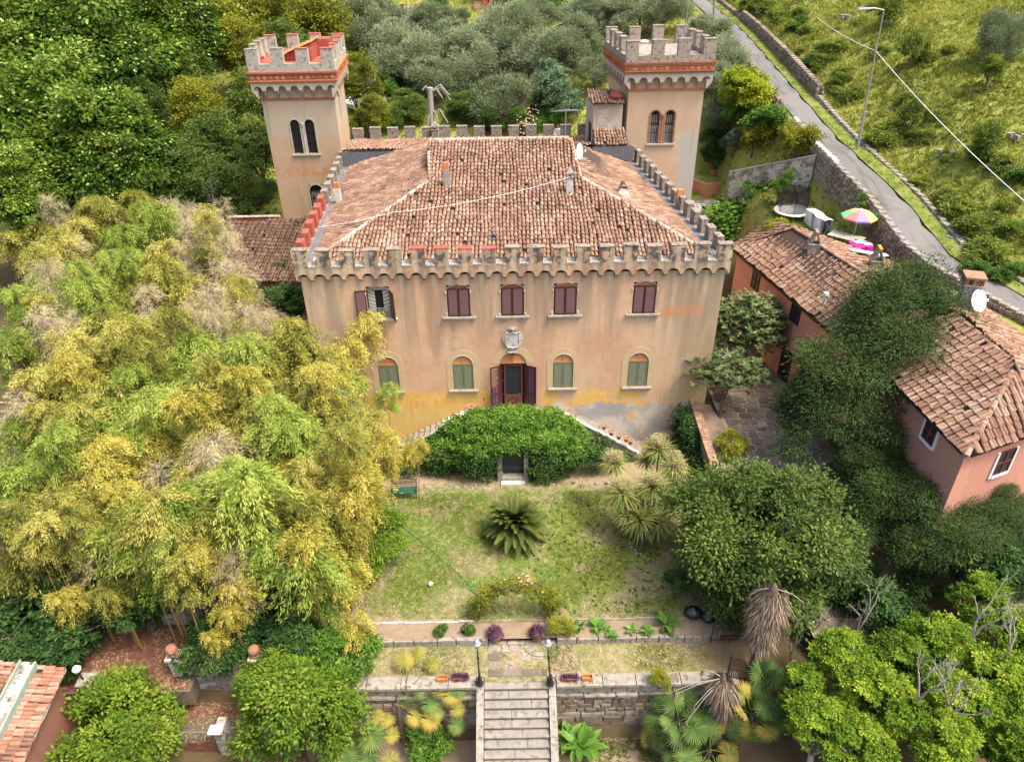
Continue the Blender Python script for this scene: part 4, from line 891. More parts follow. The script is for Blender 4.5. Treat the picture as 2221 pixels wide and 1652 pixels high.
b = MB(); b.bx(door_x-1.0, door_x+1.0, YF-.55, YF-.01, dz0-.12, dz0); b.build('doorstep', M['marble'], villa)
# coat of arms
ca = thing('coat_of_arms', 'white carved marble shield with scrolled edges and crest above the front door', 'coat of arms', (.07, YF, 6.6)); cx = uo(.07); z0c, z1c = 6.32, 7.22
b = MB(); S = [(cx-.33, z1c-.02), (cx-.36, z0c+.18), (cx-.28, z0c+.02), (cx-.1, z0c), (cx, z0c-.05), (cx+.1, z0c), (cx+.28, z0c+.02), (cx+.36, z0c+.18), (cx+.33, z1c-.02), (cx+.15, z1c-.1), (cx, z1c-.06), (cx-.15, z1c-.1)]
pplate(b, PF, S, 0, .09); b.build('shield', M['marble'], ca)
b = MB(); b.tube([PF.P(u, z, .1) for u, z in S+[S[0]]], .028, 5); b.tube([PF.P(cx-.3, z1c-.25, .095), PF.P(cx+.26, z0c+.12, .095)], .008, 4)
for s_ in (-1, 1):
    for k in range(7):
        a = k/6; cz_ = z0c+.1+a*.78; r = .07+.04*math.sin(a*math.pi); b.tube([PF.P(cx+s_*(.36+.09*math.sin(a*3.1)+r*.6*math.cos(t_)), cz_+r*.6*math.sin(t_), .07) for t_ in np.linspace(0, 5, 8)], .025, 5)
b.tube([PF.P(cx-.36, z1c+.02, .09), PF.P(cx-.15, z1c-.06, .11), PF.P(cx, z1c+.03, .12), PF.P(cx+.15, z1c-.06, .11), PF.P(cx+.36, z1c+.02, .09)], .04, 6); b.build('scrollwork', M['marble'], ca)
b = MB(); rr = random.Random(9)
for k in range(9): a = k/8*math.pi; b.lathe([(.0, -.06), (.06, -.02), (.065, .03), (.03, .08), (0, .09)], PF.P(cx+.19*math.cos(a), z1c+.16+.12*math.sin(a), .1), 7)
b.lathe([(.0, -.12), (.13, -.06), (.14, .05), (.06, .14), (0, .16)], PF.P(cx, z1c+.2, .1), 9); b.build('crest', M['sill'], ca)
br_ = thing('wall_lamp', 'small stone bracket with black lamp under the marble coat of arms', 'lamp', (.07, YF, 6)); b = MB(); pbox(b, PF, cx-.25, cx+.25, 6.02, 6.07, 0, .2); pbox(b, PF, cx-.22, cx+.22, 6.16, 6.2, 0, .1); pbox(b, PF, cx-.18, cx+.18, 6.07, 6.16, 0, .08); b.build('bracket', M['sill'], br_)
MB().lathe([(.02, .05), (.06, 0), (.05, -.08), (0, -.09)], PF.P(cx+.02, 5.97, .12), 10).build('lamp_body', M['iron'], br_)
b = MB(); pbox(b, PF, uo(-1.62), uo(-1.5), 2.98, 3.08, 0, .02); setp(b.build('letter_box', M['brick']), 'tiny dark metal vent plate in the ochre wall left of the front door', 'vent')

# outer stair with two flights
sr = thing('double_staircase', 'double flight outer staircase leading up to the front door behind the climber', 'staircase', (0, 31.5, 0))
MB().bx(-2.6, 2.6, 31.3, YF-.02, -.5, 2.42).build('landing', M['stone'], sr)
for s_ in (-1, 1):
    x0 = s_*2.6; run = 4.6; n = 14
    for k in range(n):
        z = 2.42-(k+1)*2.42/n; xa = x0+s_*k*run/n; xb = x0+s_*(k+1)*run/n; b = MB(); b.bx(min(xa, xb), max(xa, xb), 32.3, YF-.02, -.5, z); b.build('step', M['marble'] if k < 4 and s_ < 0 else M['stone'], sr)
    zc = lambda x: (2.82-(abs(x)-2.9)*.665) if s_ > 0 else (2.33-(abs(x)-3.5)*.655)
    xa, xe = s_*2.7, s_*7.0
    for nm, y0_, y1_, zo, zb, mt in (('side_wall', 32.15, 32.32, -.06, None, M['stone']), ('coping', 32.1, 32.36, 0, .07, M['marble'])):
        V = [(x, y, (zc(x)-zb if zb else -.5) if lo else zc(x)+zo) for x in (xa, xe) for y, lo in ((y0_, 1), (y1_, 1), (y1_, 0), (y0_, 0))]; b = MB(); b.add(V, [(0, 1, 5, 4), (1, 2, 6, 5), (2, 3, 7, 6), (3, 0, 4, 7), (3, 2, 1, 0), (4, 5, 6, 7)]); b.build(nm, mt, sr)
# garden door under the landing
gd = thing('garden_door', 'dark low doorway with stone jambs under the climbing plant', 'door', (-.03, 30.1, 0))
b = MB(); b.bx(-.85, -.6, 30.05, 31.1, 0, 2.2); b.bx(.55, .78, 30.05, 31.1, 0, 2.2); b.bx(-.85, .78, 30.05, 31.1, 2.2, 2.45); b.build('jamb', M['stone'], gd)
MB().bx(-.6, .55, 30.6, 30.7, 0.3, 2.2).build('door_leaf', M['dark'], gd); MB().bx(-.58, .53, 30.4, 30.42, 0.3, 2.1).build('glass_pane', M['glass'], gd)
MB().bx(-.62, .58, 30.0, 30.6, 0, .28).build('threshold', M['sill'], gd); MB().bx(-.68, .62, 29.7, 30.0, -.1, .12).build('step', M['marble'], gd)
# quoin plate, urns on the stair
for px, py, lb in ((1240*.0+1022, 888, 'terracotta dish pot on the stair parapet left of the front door'),):
    p = at(px, py, 3.1); ur_ = thing('plant_pot', lb, 'pot', p); MB().lathe([(.12, 0), (.2, .12), (.26, .2), (.26, .24), (.1, .22), (.08, .12)], p, 16).build('pot', M['clay'], ur_)
for k, (px, py) in enumerate(((1326, 943), (1342, 951), (1358, 957), (1367, 962), (1310, 930))):
    p = atY(px, py, 32.0); ur_ = thing('plant_pot', 'small terracotta pot on the right flight of stairs below the peeling wall', 'pot', p, group='small pots on the right flight of stairs'); MB().lathe([(.09, 0), (.13, .2), (.15, .2), (.15, .24), (.12, .24), (.1, .2)], p, 12).build('pot', M['clay'], ur_)
# ------------------------------------------------------------------ towers
def tower(label, x0, x1, skew, zb, lv, mat, topmat, windows, seed, inner):
    Y0, Y1 = 51.0, 56.6; sk = skew*(Y1-Y0); C = [(x0, Y0), (x1, Y0), (x1+sk, Y1), (x0+sk, Y1)]
    tw = thing('tower', label, 'tower', ((x0+x1)/2, (Y0+Y1)/2, zb)); mt, mb_, bt, bb_, apex, foot, low = lv; o = .38
    pls = [Plane(C[i], C[(i+1) % 4]) for i in range(4)]
    b = MB()
    for i, pl in enumerate(pls): wall(b, pl, zb, foot+.4, [(w[0]-x0, w[1], w[2], w[3], w[4]) for w in windows if w[5] == 'w'] if i == 0 else [], depth=.3)
    b.build('wall', mat, tw)
    cx, cy = sum(c[0] for c in C)/4, sum(c[1] for c in C)/4
    def off(d): 
        r = []
        for i in range(4):
            a, q = pls[i-1], pls[i]; P = np.array(C[i]); r.append(tuple(P+a.n*d+q.n*d))
        return r
    Co = off(o); plo = [Plane(Co[i], Co[(i+1) % 4]) for i in range(4)]
    # wedge corbels with little arches
    for i in range(4):
        po, pi = plo[i], pls[i]; L = po.L; n = 7 if i % 2 == 0 else 8; p = L/n; hw = p*.34; b = MB(); r = apex-foot
        for k in range(n):
            c = (k+.5)*p; A = arc_pts(c, hw, foot, r, 8)
            for a, q in zip(A[:-1], A[1:]):
                b.add([po.P(a[0], a[1]), po.P(q[0], q[1]), po.P(q[0], bb_), po.P(a[0], bb_)], [(0, 1, 2, 3)]); b.add([po.P(*a), po.P(*q), po.P(q[0], q[1], -o), po.P(a[0], a[1], -o)], [(3, 2, 1, 0)])
        for k in range(n+1):
            ua, ub = max(0, k*p-(p/2-hw)), min(L, k*p+(p/2-hw)); wa, wb = ua+(ub-ua)*.3, ub-(ub-ua)*.3
            if k == 0: wa = ua; 
            if k == n: wb = ub
            b.add([po.P(ua, foot), po.P(ub, foot), po.P(ub, bb_), po.P(ua, bb_)], [(0, 1, 2, 3)])
            b.add([po.P(ua, foot), po.P(ub, foot), po.P(wb, low, -o+.02), po.P(wa, low, -o+.02)], [(3, 2, 1, 0)])
            b.add([po.P(ua, foot), po.P(ua, foot, -o), po.P(wa, low, -o)], [(0, 1, 2)]); b.add([po.P(ub, foot), po.P(ub, foot, -o), po.P(wb, low, -o)], [(2, 1, 0)])
            b.add([po.P(ua, foot), po.P(ua, foot+r*.4), po.P(ua, foot+r*.4, -o), po.P(ua, foot, -o)], [(0, 1, 2, 3)])
        b.build('corbel_arches', M['towergrey'], tw)
        b = MB(); pbox(b, pi, -.03, pi.L+.03, low-.17, low, -.02, .035); b.build('brick_string_course', M['brick'], tw)
        # patterned brick band
        b = MB(); pbox(b, po, -.02, L+.02, bb_, bb_+.1, -.2, .05); pbox(b, po, -.05, L+.05, bb_+.1, bb_+.17, -.2, .1); pbox(b, po, -.02, L+.02, bb_+.17, bt-.2, -.2, .03); pbox(b, po, -.05, L+.05, bt-.2, bt-.1, -.2, .09); pbox(b, po, -.08, L+.08, bt-.1, bt, -.2, .13)
        b.build('brick_band', M['brick'], tw)
        nd = 14; s_ = L/nd; zc = (bb_+.17+bt-.2)/2; h = (bt-.2-bb_-.17)/2
        for k in range(nd):
            if i in (2,) or (i == 3 and cx < 0) or (i == 1 and cx > 0): continue
            c = (k+.5)*s_; d = MB(); pplate(d, po, [(c-s_*.4, zc), (c, zc-h*.9), (c+s_*.4, zc), (c, zc+h*.9)], .035, .08); d.build('brick_diamond', M['brick'], tw)
        b = MB(); pbox(b, po, 0, L, bt+.004, mb_, -.3, .02); b.build('parapet', topmat, tw)
        nm = 4 if i % 2 == 0 else 5
        merlons(tw, po, nm, mb_, mt-mb_, .78 if i % 2 == 0 else .72, .42, topmat, d0=.02, seed=seed+i, cap=True, red=((2, 3) if i == 0 else (0, 1, 2, 3, 4) if i in (1, 2) else ()) if cx < 0 else (), u0=0, u1=L, skip=() if i % 2 == 0 else (0, nm-1))
    Ci = off(o-.3); b = MB(); b.prism(Ci, mb_-.9, mb_-.25, 0); b.build('terrace_floor', inner, tw)
    Cn = off(o-.305); b = MB(); b.add([(p[0], p[1], z) for p in Cn for z in (mb_-.3, mb_-.01)], [((i*2) % 8, (i*2+1) % 8, (i*2+3) % 8, (i*2+2) % 8) for i in range(4)]); b.build('inner_parapet', inner, tw)
    pl = pls[0]
    for w_ in windows:
        cu, z0, wd, zs, r, kind = w_[:6]; cu -= x0
        if kind != 'w': continue
        b = MB(); pbox(b, pl, cu-wd/2, cu+wd/2, z0, zs+r, -.3, -.27); win = b.build('window', M['glass'], tw)
        b = MB(); arch_ring(b, pl, cu, wd/2, zs, r, .1, 0, .03, legs=z0); b.build('stone_moulding', w_[7] if len(w_) > 7 else M['towergrey'], win)
        b = MB(); fm = w_[6]; arch_ring(b, pl, cu, wd/2-.05, zs, r-.05, .05, -.26, -.2, legs=z0)
        for zz in np.arange(z0+.04, zs+.05, (zs-z0)/3): pbox(b, pl, cu-wd/2, cu+wd/2, zz-.03, zz+.03, -.26, -.2)
        b.build('window_frame', fm, win)
        b = MB()
        if w_[8]:
            for q in np.linspace(cu-wd/2+.08, cu+wd/2-.08, 4): b.tube([pl.P(q, z0, -.06), pl.P(q, z0+w_[8], -.06)], .014, 4)
            for zz in np.linspace(z0+.1, z0+w_[8], 3): b.tube([pl.P(cu-wd/2, zz, -.06), pl.P(cu+wd/2, zz, -.06)], .014, 4)
            b.build('window_bars', M['steel'], win)
            b = MB()
            for q in range(5): pbox(b, pl, cu-wd/2+.06+q*.12, cu-wd/2+.12+q*.12, z0+.05, zs, -.268, -.262)
            b.build('curtain', M['curtain'], win)
    zs0 = windows[0][1]; u = (windows[0][0]+windows[1][0])/2-x0
    b = MB(); pbox(b, pl, u-.98, u+.98, zs0-.1, zs0, -.05, .12); b.build('sill', M['towergrey'], tw)
    m = MB(); m.lathe([(.1, 0), (.1, .1), (.075, .14), (.07, windows[0][3]-zs0-.25), (.09, windows[0][3]-zs0-.2), (.13, windows[0][3]-zs0), (.13, windows[0][3]-zs0+.08)], pl.P(u, zs0, -.02), 12); m.build('column', M['towergrey'] if cx < 0 else M['clay'], tw)
    return tw, pls, plo, Co
LVL = (18.3, 17.43, 16.98, 16.29, 16.1, 15.82, 15.3); LVR = (18.43, 17.56, 17.14, 16.48, 16.24, 15.93, 15.48)
M['bluegrey'] = plain('blue_grey_mosaic', (.10, .12, .13), .5, .3, 8)
tl, tlp, tlo, tlc = tower('left square battlemented tower with grey top, brick band and tiled lean-to inside its parapet', -16.2, -11.4, -.075, 5.2, LVL, M['towerL'], M['towertop'],
    [(-14.28, 11.62, .62, 13.6, .3, 'w', M['shut_brown'], M['towergrey'], 0), (-13.3, 11.62, .62, 13.6, .3, 'w', M['iron'], M['towergrey'], 0), (-13.55, 7.4, .95, 8.95, .5, 'w', M['iron'], M['towergrey'], 1.4)], 11, M['redpaint'])
tr_, trp, tro, trc = tower('right square battlemented tower with red brick band and barred twin arched window', 8.02, 12.98, -.11, 3.4, LVR, M['towerR'], M['towertop2'],
    [(9.92, 11.9, .62, 13.75, .32, 'w', M['shut_brown'], M['clay'], 1.1), (10.92, 11.9, .62, 13.75, .32, 'w', M['shut_brown'], M['clay'], 1.1)], 31, M['towertop2'])
# lean-to roof on the left tower
z = 17.2; lt = [(-15.4, 52.4), (-12.9, 52.0), (-12.9, 55.3), (-15.4, 55.6)]
b = MB(); b.prism([(-14.9, 53.2), (-12.95, 52.9), (-12.95, 55.3), (-14.9, 55.5)], 17.0, [17.5, 18.25, 18.25, 17.5]); b.build('stair_house', M['redpaint'], tl)
rr = random.Random(3)
for i in range(7):
    for j in range(6):
        p = Vector((-15.05+i*.34, 52.85+j*.42+.0, 17.5+i*.125)); m = MB(); m.add([p+Vector(v) for v in ((-.2, 0, -.02), (.2, 0, .11), (.2, .42, .11), (-.2, .42, -.02), (0, .06, .11), (0, .36, .11))], [(0, 1, 4), (1, 2, 5, 4), (2, 3, 5), (3, 0, 4, 5)]); m.build('tile', M['orangeclay'], tl)
MB().bx(-12.94, -12.1, 54.9, 56.0, 17.0, 18.25).build('red_turret_wall', M['redpaint'], tl)
# base ledge and flashing of the left tower
b = MB(); pl = tlp[0]; pbox(b, pl, -.15, pl.L+.1, 6.95, 7.06, 0, .18); pbox(b, pl, -.1, pl.L+.1, 6.3, 6.95, 0, .05); b.build('base_ledge', M['lead'], tl)
# bits on the right tower
b = MB(); b.tube([(12.3, 55.5, 17), (12.35, 55.5, 21.5)], .035, 6); setp(b.build('mast', M['steel']), 'thin metal mast standing on the right tower', 'mast')
b = MB(); b.lathe([(.15, 0), (.3, .08), (.1, .16), (0, .17)], atY(1398, 93, 52.5), 12); setp(b.build('camera_dome', M['white']), 'white dome fitting on the parapet of the right tower', 'fitting')
# plastered cabin against the right tower
cb = thing('stair_cabin', 'small grey plastered cabin with bare brick patch leaning on the right tower', 'cabin', (6.7, 52, 12))
Pc = [(5.75, 51.0), (7.7, 51.0), (7.4, 53.2), (5.5, 53.2)]; MB().prism(Pc, 10.5, [14.55, 14.55, 14.75, 14.75]).build('wall', M['towergrey'], cb)
b = MB(); pl = Plane(Pc[0], Pc[1]); rr = random.Random(1)
for r in range(17):
    z = 12.75+r*.085; a, e = .22+.2*rr.random(), 1.05+.25*math.sin(r*.5)-.1*rr.random()-(.25 if r > 12 else 0); x = a
    while x < e: m = MB(); ln = rr.uniform(.16, .24); pbox(b, pl, x, min(x+ln-.012, e), z, z+.07, 0, .012+rr.uniform(0, .01)); x += ln
M['brickpale'] = plain('whitewashed_bare_brick', (.55, .46, .38), .95, .25, 6, island=True); setp(b.build('bare_brick_patch', M['brickpale'], cb), kind='stuff')
b = MB(); pl3 = Plane(Pc[3], Pc[0]); pbox(b, pl3, 1.0, 1.8, 11, 13.2, 0, .03); b.build('door', M['iron'], cb)
tiled_roof(cb, [[(5.55, 50.75, 14.6), (7.75, 50.75, 14.6), (7.4, 53.3, 14.95), (5.4, 53.3, 14.95)]], 40, seed=9)
MB().lathe([(.0, -.2), (.4, -.15), (.5, 0), (.35, .2), (0, .28)], (7.35, 51.6, 14.95), 12).build('red_bundle', M['redpaint'], cb)
tiled_roof(villa, [[(5.7, 49.2, 12.3), (8.0, 49.2, 12.3), (7.9, 50.9, 12.9), (5.7, 50.9, 12.9)]], 30, seed=10)
b = MB(); b.add([(5.6, 49.15, 11.3), (8.3, 49.15, 11.3), (8.3, 49.15, 12.28), (5.6, 49.15, 12.28)], [(0, 1, 2, 3)]); b.build('flashing_wall', M['lead'], villa)

# ------------------------------------------------------------------ chimneys and roof things
def roof_z(x, y):
    zf = 10.95+sl_*(y-34.15)
    if abs(x) > 4.2 or y > RY: zf = min(zf, 12.85-(abs(x)-4.2)*.33)
    return zf
def chimney(px, py, ztop_px, wd, label, body, cap, kind='box', base_z=None, dp=None, capmat=None, Y=None):
    "foot seen at px,py on the roof; top at ztop_px"
    if Y is None:
        p = None
        for k in range(40):
            y = 34.5+k*.4; q = atY(px, py, y)
            if q[2] <= roof_z(q[0], y)+.02: p = q; break
        p = p if p is not None else atY(px, py, 40)
    else: p = atY(px, py, Y)
    zt_ = atY(px, ztop_px, p[1]+.2)[2]; c = thing('chimney', label, 'chimney', (p[0], p[1], p[2]-.1)); dp = dp or wd; x, y, z = p; h = zt_-z; y += dp/2
    MB().box((x, y, z+h/2-.2), (wd, dp, h+.4), taper=.93).build('shaft', body, c)
    if kind != 'plain': MB().box((x, y, z+.12), (wd*1.45, dp*1.5, .35), taper=.72).build('flared_base', capmat or body, c)
    if cap == 'hood':
        for sx in (-1, 1):
            for sy in (-1, 1): MB().box((x+sx*wd*.36, y+sy*dp*.36, z+h+.15), (.08, .08, .32)).build('post', body, c)
        MB().box((x, y, z+h+.02), (wd*1.15, dp*1.15, .06)).build('slab', M['stone'], c)
        MB().box((x, y, z+h+.4), (wd*1.2, dp*1.2, .28), taper=.25).build('hood', M['stone'], c)
    elif cap == 'tent':
        for s_ in (-1, 1): m = MB(); m.box((x+s_*wd*.2, y, z+h+.18), (.05, dp*.95, .5), tilt=Matrix.Rotation(-s_*D2R(32), 3, 'Y')); m.build('cover_tile', capmat or M['clay'], c)
    elif cap == 'pot':
        MB().box((x, y, z+h+.17), (wd*.95, dp*.8, .36), taper=.8).build('clay_hood', M['orangeclay'], c)
    return c
chimney(970, 416, 366, .36, 'tall grey chimney with orange clay hood left on the middle of the tiled roof', M['sill'], 'pot', capmat=M['lead'])
chimney(1235, 431, 384, .36, 'tall white chimney with stone hood right on the middle of the tiled roof', M['whitemet'], 'hood')
chimney(1352, 428, 408, .52, 'short white chimney with a single tent of clay tiles on the right roof slope', M['whitemet'], 'tent')
chimney(736, 452, 408, .34, 'white chimney with orange hood and red base at the left edge of the roof', M['whitemet'], 'pot', capmat=M['redpaint'])
chimney(1473, 457, 424, .42, 'grey chimney with tilted orange clay hood beside the right battlements', M['sill'], 'pot', kind='plain', Y=40.5)
chimney(944, 300, 281, .5, 'small stone chimney with pointed hood standing among the rear battlements', M['merlon'], 'hood', kind='plain', Y=55.6)
def dish(px, py, Y, r, label, face, foot):
    p = atY(px, py, Y); d = thing('satellite_dish', label, 'satellite dish', foot); f = Vector(face).normalized(); q = f.to_track_quat('Z', 'Y').to_matrix()
    m = MB(); V = []; n = 20
    for j, (rr_, dz) in enumerate(((.0, 0), (.5, .04), (.85, .12), (1, .17))):
        V += [Vector(p)+q @ Vector((math.cos(2*math.pi*k/n)*r*rr_, math.sin(2*math.pi*k/n)*r*rr_*1.08, dz*r)) for k in range(n)]
    F = [(j*n+k, j*n+(k+1) % n, (j+1)*n+(k+1) % n, (j+1)*n+k) for j in range(3) for k in range(n)]; m.add(V, F); m.build('reflector', M['white'], d, smooth=True)
    m = MB(); m.tube([Vector(p)-f*.03, Vector(p)-f*.2, Vector(foot)], .03, 6); m.tube([Vector(p)+q @ Vector((0, -r, .1*r)), Vector(p)+f*r*1.0], .015, 4); m.build('arm', M['steel'], d)
    MB().box(Vector(p)+f*r*1.0, (.08, .08, .12)).build('receiver', M['white'], d); return d
dish(1255, 328, 44.3, .44, 'white satellite dish on the right ridge of the villa roof', (.85, -.5, .15), (4.3, 44.5, 12.9))
def antenna(base, top, label, arms):
    a = thing('tv_antenna', label, 'antenna', base); m = MB(); m.tube([base, top], .022, 5); m.build('mast', M['steel'], a); m = MB()
    for p, q in arms: m.tube([p, q], .012, 4)
    m.build('elements', M['steel'], a); return a
bp = atY(1226, 300, 45.0); tp = Vector(bp)+Vector((0, 0, 1.7)); T = tp
antenna(bp, tp, 'television antenna with many rods at the right end of the ridge', [(T+Vector((-.1, -.1, -.1)), T+Vector((.3, .9, -.2)))]+[(T+Vector((-.55+.02*k, .1*k, -.1-.02*k)), T+Vector((.75-.02*k, .1*k+.1, -.1-.02*k))) for k in range(8)]+[(T+Vector((-.9, 0, -.15)), T+Vector((.9, 0, -.12)))])
bp = at(1050, 540, 11.4); tp = Vector(at(1076, 492, 12.6)); q1 = at(1030, 505, 12.2); q2 = at(1110, 516, 12.1)
an = antenna(bp, tp, 'leaning television antenna with blue joint at the front edge of the roof', [(q1, q2), (q1, Vector(q1)+Vector((-.25, -.1, -.95))), (Vector(q1)+Vector((.4, 0, 0)), tp)])
MB().box(Vector(tp)*.6+Vector(bp)*.4+Vector((.1, 0, 0)), (.16, .12, .14)).build('blue_joint', M['blue'], an)
for px, py, lb in ((1158, 330, 'second small grey roof vent, right of the middle of the front slope'), (1034, 331, 'first small grey roof vent, left of the middle of the front slope')):
    p = atY(px, py, 43.2); v_ = thing('roof_vent', lb, 'vent', p)
    MB().lathe([(.07, 0), (.07, .22), (.1, .2), (.08, .3), (0, .32)], (p[0], p[1], roof_z(p[0], p[1])+.05), 10).build('pipe', M['sill'], v_)
# cable slung over the roof
def sag(a, b, s, n=14): a, b = Vector(a), Vector(b); return [a.lerp(b, i/n)-Vector((0, 0, s*4*(i/n)*(1-i/n))) for i in range(n+1)]
ca0, ca1, ca2 = at(1236, 384, 14.3), at(850, 461, 12.4), at(690, 492, 11.6)
b = MB(); b.tube(sag(ca0, ca1, .25)+sag(ca1, ca2, .1)[1:], .015, 5); setp(b.build('cable', M['white']), 'white cable slung across the tiled roof from the right chimney', 'cable')

# ------------------------------------------------------------------ left wing roof
M['tile_brown'] = tilemat('dark_brown_tile', mul=.45, warm=.8, white=.0); lw = thing('side_building', 'low side building with dark weathered tile roof between bamboo and villa', 'building', (-15, 46, 2))
Q = [(-19.5, 45.2), (-10.9, 44.2), (-11.3, 50.9), (-20, 50.9)]
MB().prism([(-19.3, 45.4), (-11, 44.4), (-11.3, 50.9), (-19.9, 50.9)], 0, [5.0, 5.0, 6.7, 6.7]).build('wall', M['towerL'], lw)
tiled_roof(lw, [[(-19.6, 45.0, 5.05), (-10.9, 44.0, 5.05), (-11.3, 50.9, 6.9), (-20.1, 50.9, 6.9)]], 280, seed=21, mat='tile_brown')
b = MB(); b.bx(-20.2, -16.3, 50.9, 51.15, 5.5, 7.2); b.build('ridge_wall', M['redpaint'], lw)
ridge_line(lw, (-20.2, 50.95, 7.2), (-16.4, 50.95, 7.2), 4)

# ------------------------------------------------------------------ pink houses on the right
def stucco2(name, base, pale):
    t = NT(name); n1 = t.noise(.5, 5, dist=.4); n2 = t.noise(2.5, 6); c = t.mix(t.step(n1, .4, .65), base, tuple(v*1.12 for v in base)); c = t.mix(t.math('MULTIPLY', t.step(n2, .6, .66), t.step(n1, .5, .6)), c, pale)
    c = t.mix(t.math('MULTIPLY', t.step(t.noise(1, 4, stretch=(1.5, 1.5, .15)), .5, .7), .3), c, (.25, .16, .13)); t.bump(t.noise(14, 4), .3, .02); return t.done(c, .93)
M['pink'] = stucco2('faded_pink_render', (.50, .245, .185), (.5, .40, .33)); M['pinkdeep'] = stucco2('orange_pink_render', (.46, .19, .10), (.5, .33, .24))
ha = thing('farmhouse', 'long pink farmhouse with mottled tile roof right behind the villa', 'house', (17, 37, 2.3))
A0, A1 = Vector((13.97, 43.06, 7.6)), Vector((16.55, 30.1, 7.6)); R0, R1 = Vector((16.75, 41.2, 9.55)), Vector((19.35, 30.1, 9.55)); N0 = Vector((16.6, 44.4, 8.7)); Ea, Eb = Vector((21.3, 37.5, 8.75)), Vector((22.2, 30.1, 8.7))
o = Vector((.35, .1, 0))
b = MB(); b.prism([(14.25, 42.9), (16.85, 30.1), (22, 30.1), (21.1, 37.3), (16.6, 44.1)][::1], 1.9, [7.5, 7.5, 8.6, 8.6, 8.5]); b.build('wall', M['pink'], ha)
tiled_roof(ha, [[A1, A0, R0, R1][::1], [A0, N0, R0], [N0, Ea, R0], [Ea, Eb, R1, R0]], 300, seed=31, pitch=.40)
ridge_line(ha, R0, R1, 41, r=.12, mat='tile'); ridge_line(ha, A0, R0, 42, r=.12, mat='tile'); ridge_line(ha, R0, N0, 43, r=.12, mat='tile')
pw = Plane((14.25, 42.9), (16.85, 30.1))
b = MB(); b.add([pw.P(0, 7.55, .05), pw.P(pw.L, 7.55, .05), pw.P(pw.L, 7.5, .34), pw.P(0, 7.5, .34)], [(0, 1, 2, 3)]); pbox(b, pw, -.1, pw.L, 7.42, 7.52, .27, .36); b.build('eaves_gutter', M['ironbrown'], ha)
def house_window(parent, pl, px, py, wd, ht, frame, surround=None, lean=False):
    p = hit(px, py, pl.o, pl.o+pl.e); u = pl.u(p[0], p[1]); z = p[2]; b = MB(); pbox(b, pl, u-wd/2, u+wd/2, z-ht/2, z+ht/2, .0, .035); w_ = b.build('window', M['glass'], parent)
    if surround:
        b = MB(); s_ = .13; pbox(b, pl, u-wd/2-s_, u-wd/2, z-ht/2-s_, z+ht/2+.0, 0, .06); pbox(b, pl, u+wd/2, u+wd/2+s_, z-ht/2-s_, z+ht/2, 0, .06); pbox(b, pl, u-wd/2, u+wd/2, z-ht/2-s_, z-ht/2, 0, .1); b.build('white_surround', surround, w_)
    b = MB()
    for a, c_ in ((u-wd/2, u-wd/2+.05), (u+wd/2-.05, u+wd/2), (u-.03, u+.03)): pbox(b, pl, a, c_, z-ht/2, z+ht/2, .036, .07)
    for a, c_ in ((z-ht/2, z-ht/2+.05), (z+ht/2-.05, z+ht/2), (z-.02, z+.02)): pbox(b, pl, u-wd/2+.05, u+wd/2-.05, a, c_, .036, .065)
    b.build('frame', frame, w_); return w_
house_window(ha, pw, 1640, 608, .85, 1.15, M['iron']); house_window(ha, pw, 1726, 680, .9, 1.1, M['iron'])
b = MB(); p = hit(1707, 772, pw.o, pw.o+pw.e); u = pw.u(p[0], p[1]); pbox(b, pw, u-.55, u+.55, 2.3, 4.4, .0, .03); b.build('door', M['dark'], ha)
hb = thing('farmhouse', 'pink house with white framed windows and lichened tile roof at the right edge', 'house', (20, 26, 2))
B0, B1 = Vector((16.95, 30.05, 7.6)), Vector((17.62, 22.3, 7.6)); S1 = Vector((25.4, 25.4, 7.6)); Q0, Q1 = Vector((20.5, 30.05, 9.65)), Vector((20.75, 25.6, 9.65)); T0 = Vector((24.6, 30.05, 8.1)); U0 = Vector((20.5, 33.0, 9.65)); 
b = MB(); b.prism([(17.25, 30.05), (17.95, 22.75), (25.2, 25.7), (24.4, 32.5), (19.7, 32.5), (19.7, 30.05)], 1.0, [7.5, 7.5, 7.5, 8.0, 8.5, 8.5]); b.build('wall', M['pink'], hb)
tiled_roof(hb, [[B1, B0, Q0, Q1], [B1, S1, Q1], [S1, T0, Q0, Q1]], 300, seed=33, pitch=.40)
tiled_roof(hb, [[(24.3, 29.9, 8.2), (23.9, 33.6, 8.4), (20.6, 33.6, 9.65), (20.5, 29.9, 9.65)]], 60, seed=34)
ridge_line(hb, Q0, Q1, 44, r=.12, mat='tile'); ridge_line(hb, B1, Q1, 45, r=.12, mat='tile'); ridge_line(hb, S1, Q1, 46, r=.12, mat='tile')
pws = Plane((17.25, 30.05), (17.95, 22.75)); pss = Plane((17.95, 22.75), (25.2, 25.7))
house_window(hb, pws, 2019, 937, .8, 1.0, M['doorred'], M['white']); house_window(hb, pss, 2176, 1000, .95, 1.25, M['doorred'], M['white'])
b = MB()
for pl in (pws, pss): pbox(b, pl, -.1, pl.L+.1, 7.42, 7.5, .05, .32)
b.build('eaves_board', M['ironbrown'], hb)
b = MB(); pss_u = pss.L; b.tube([pss.P(.1, 7.25, .03), pss.P(pss_u, 7.3, .03)], .02, 5); b.build('wall_cable', M['white'], hb)
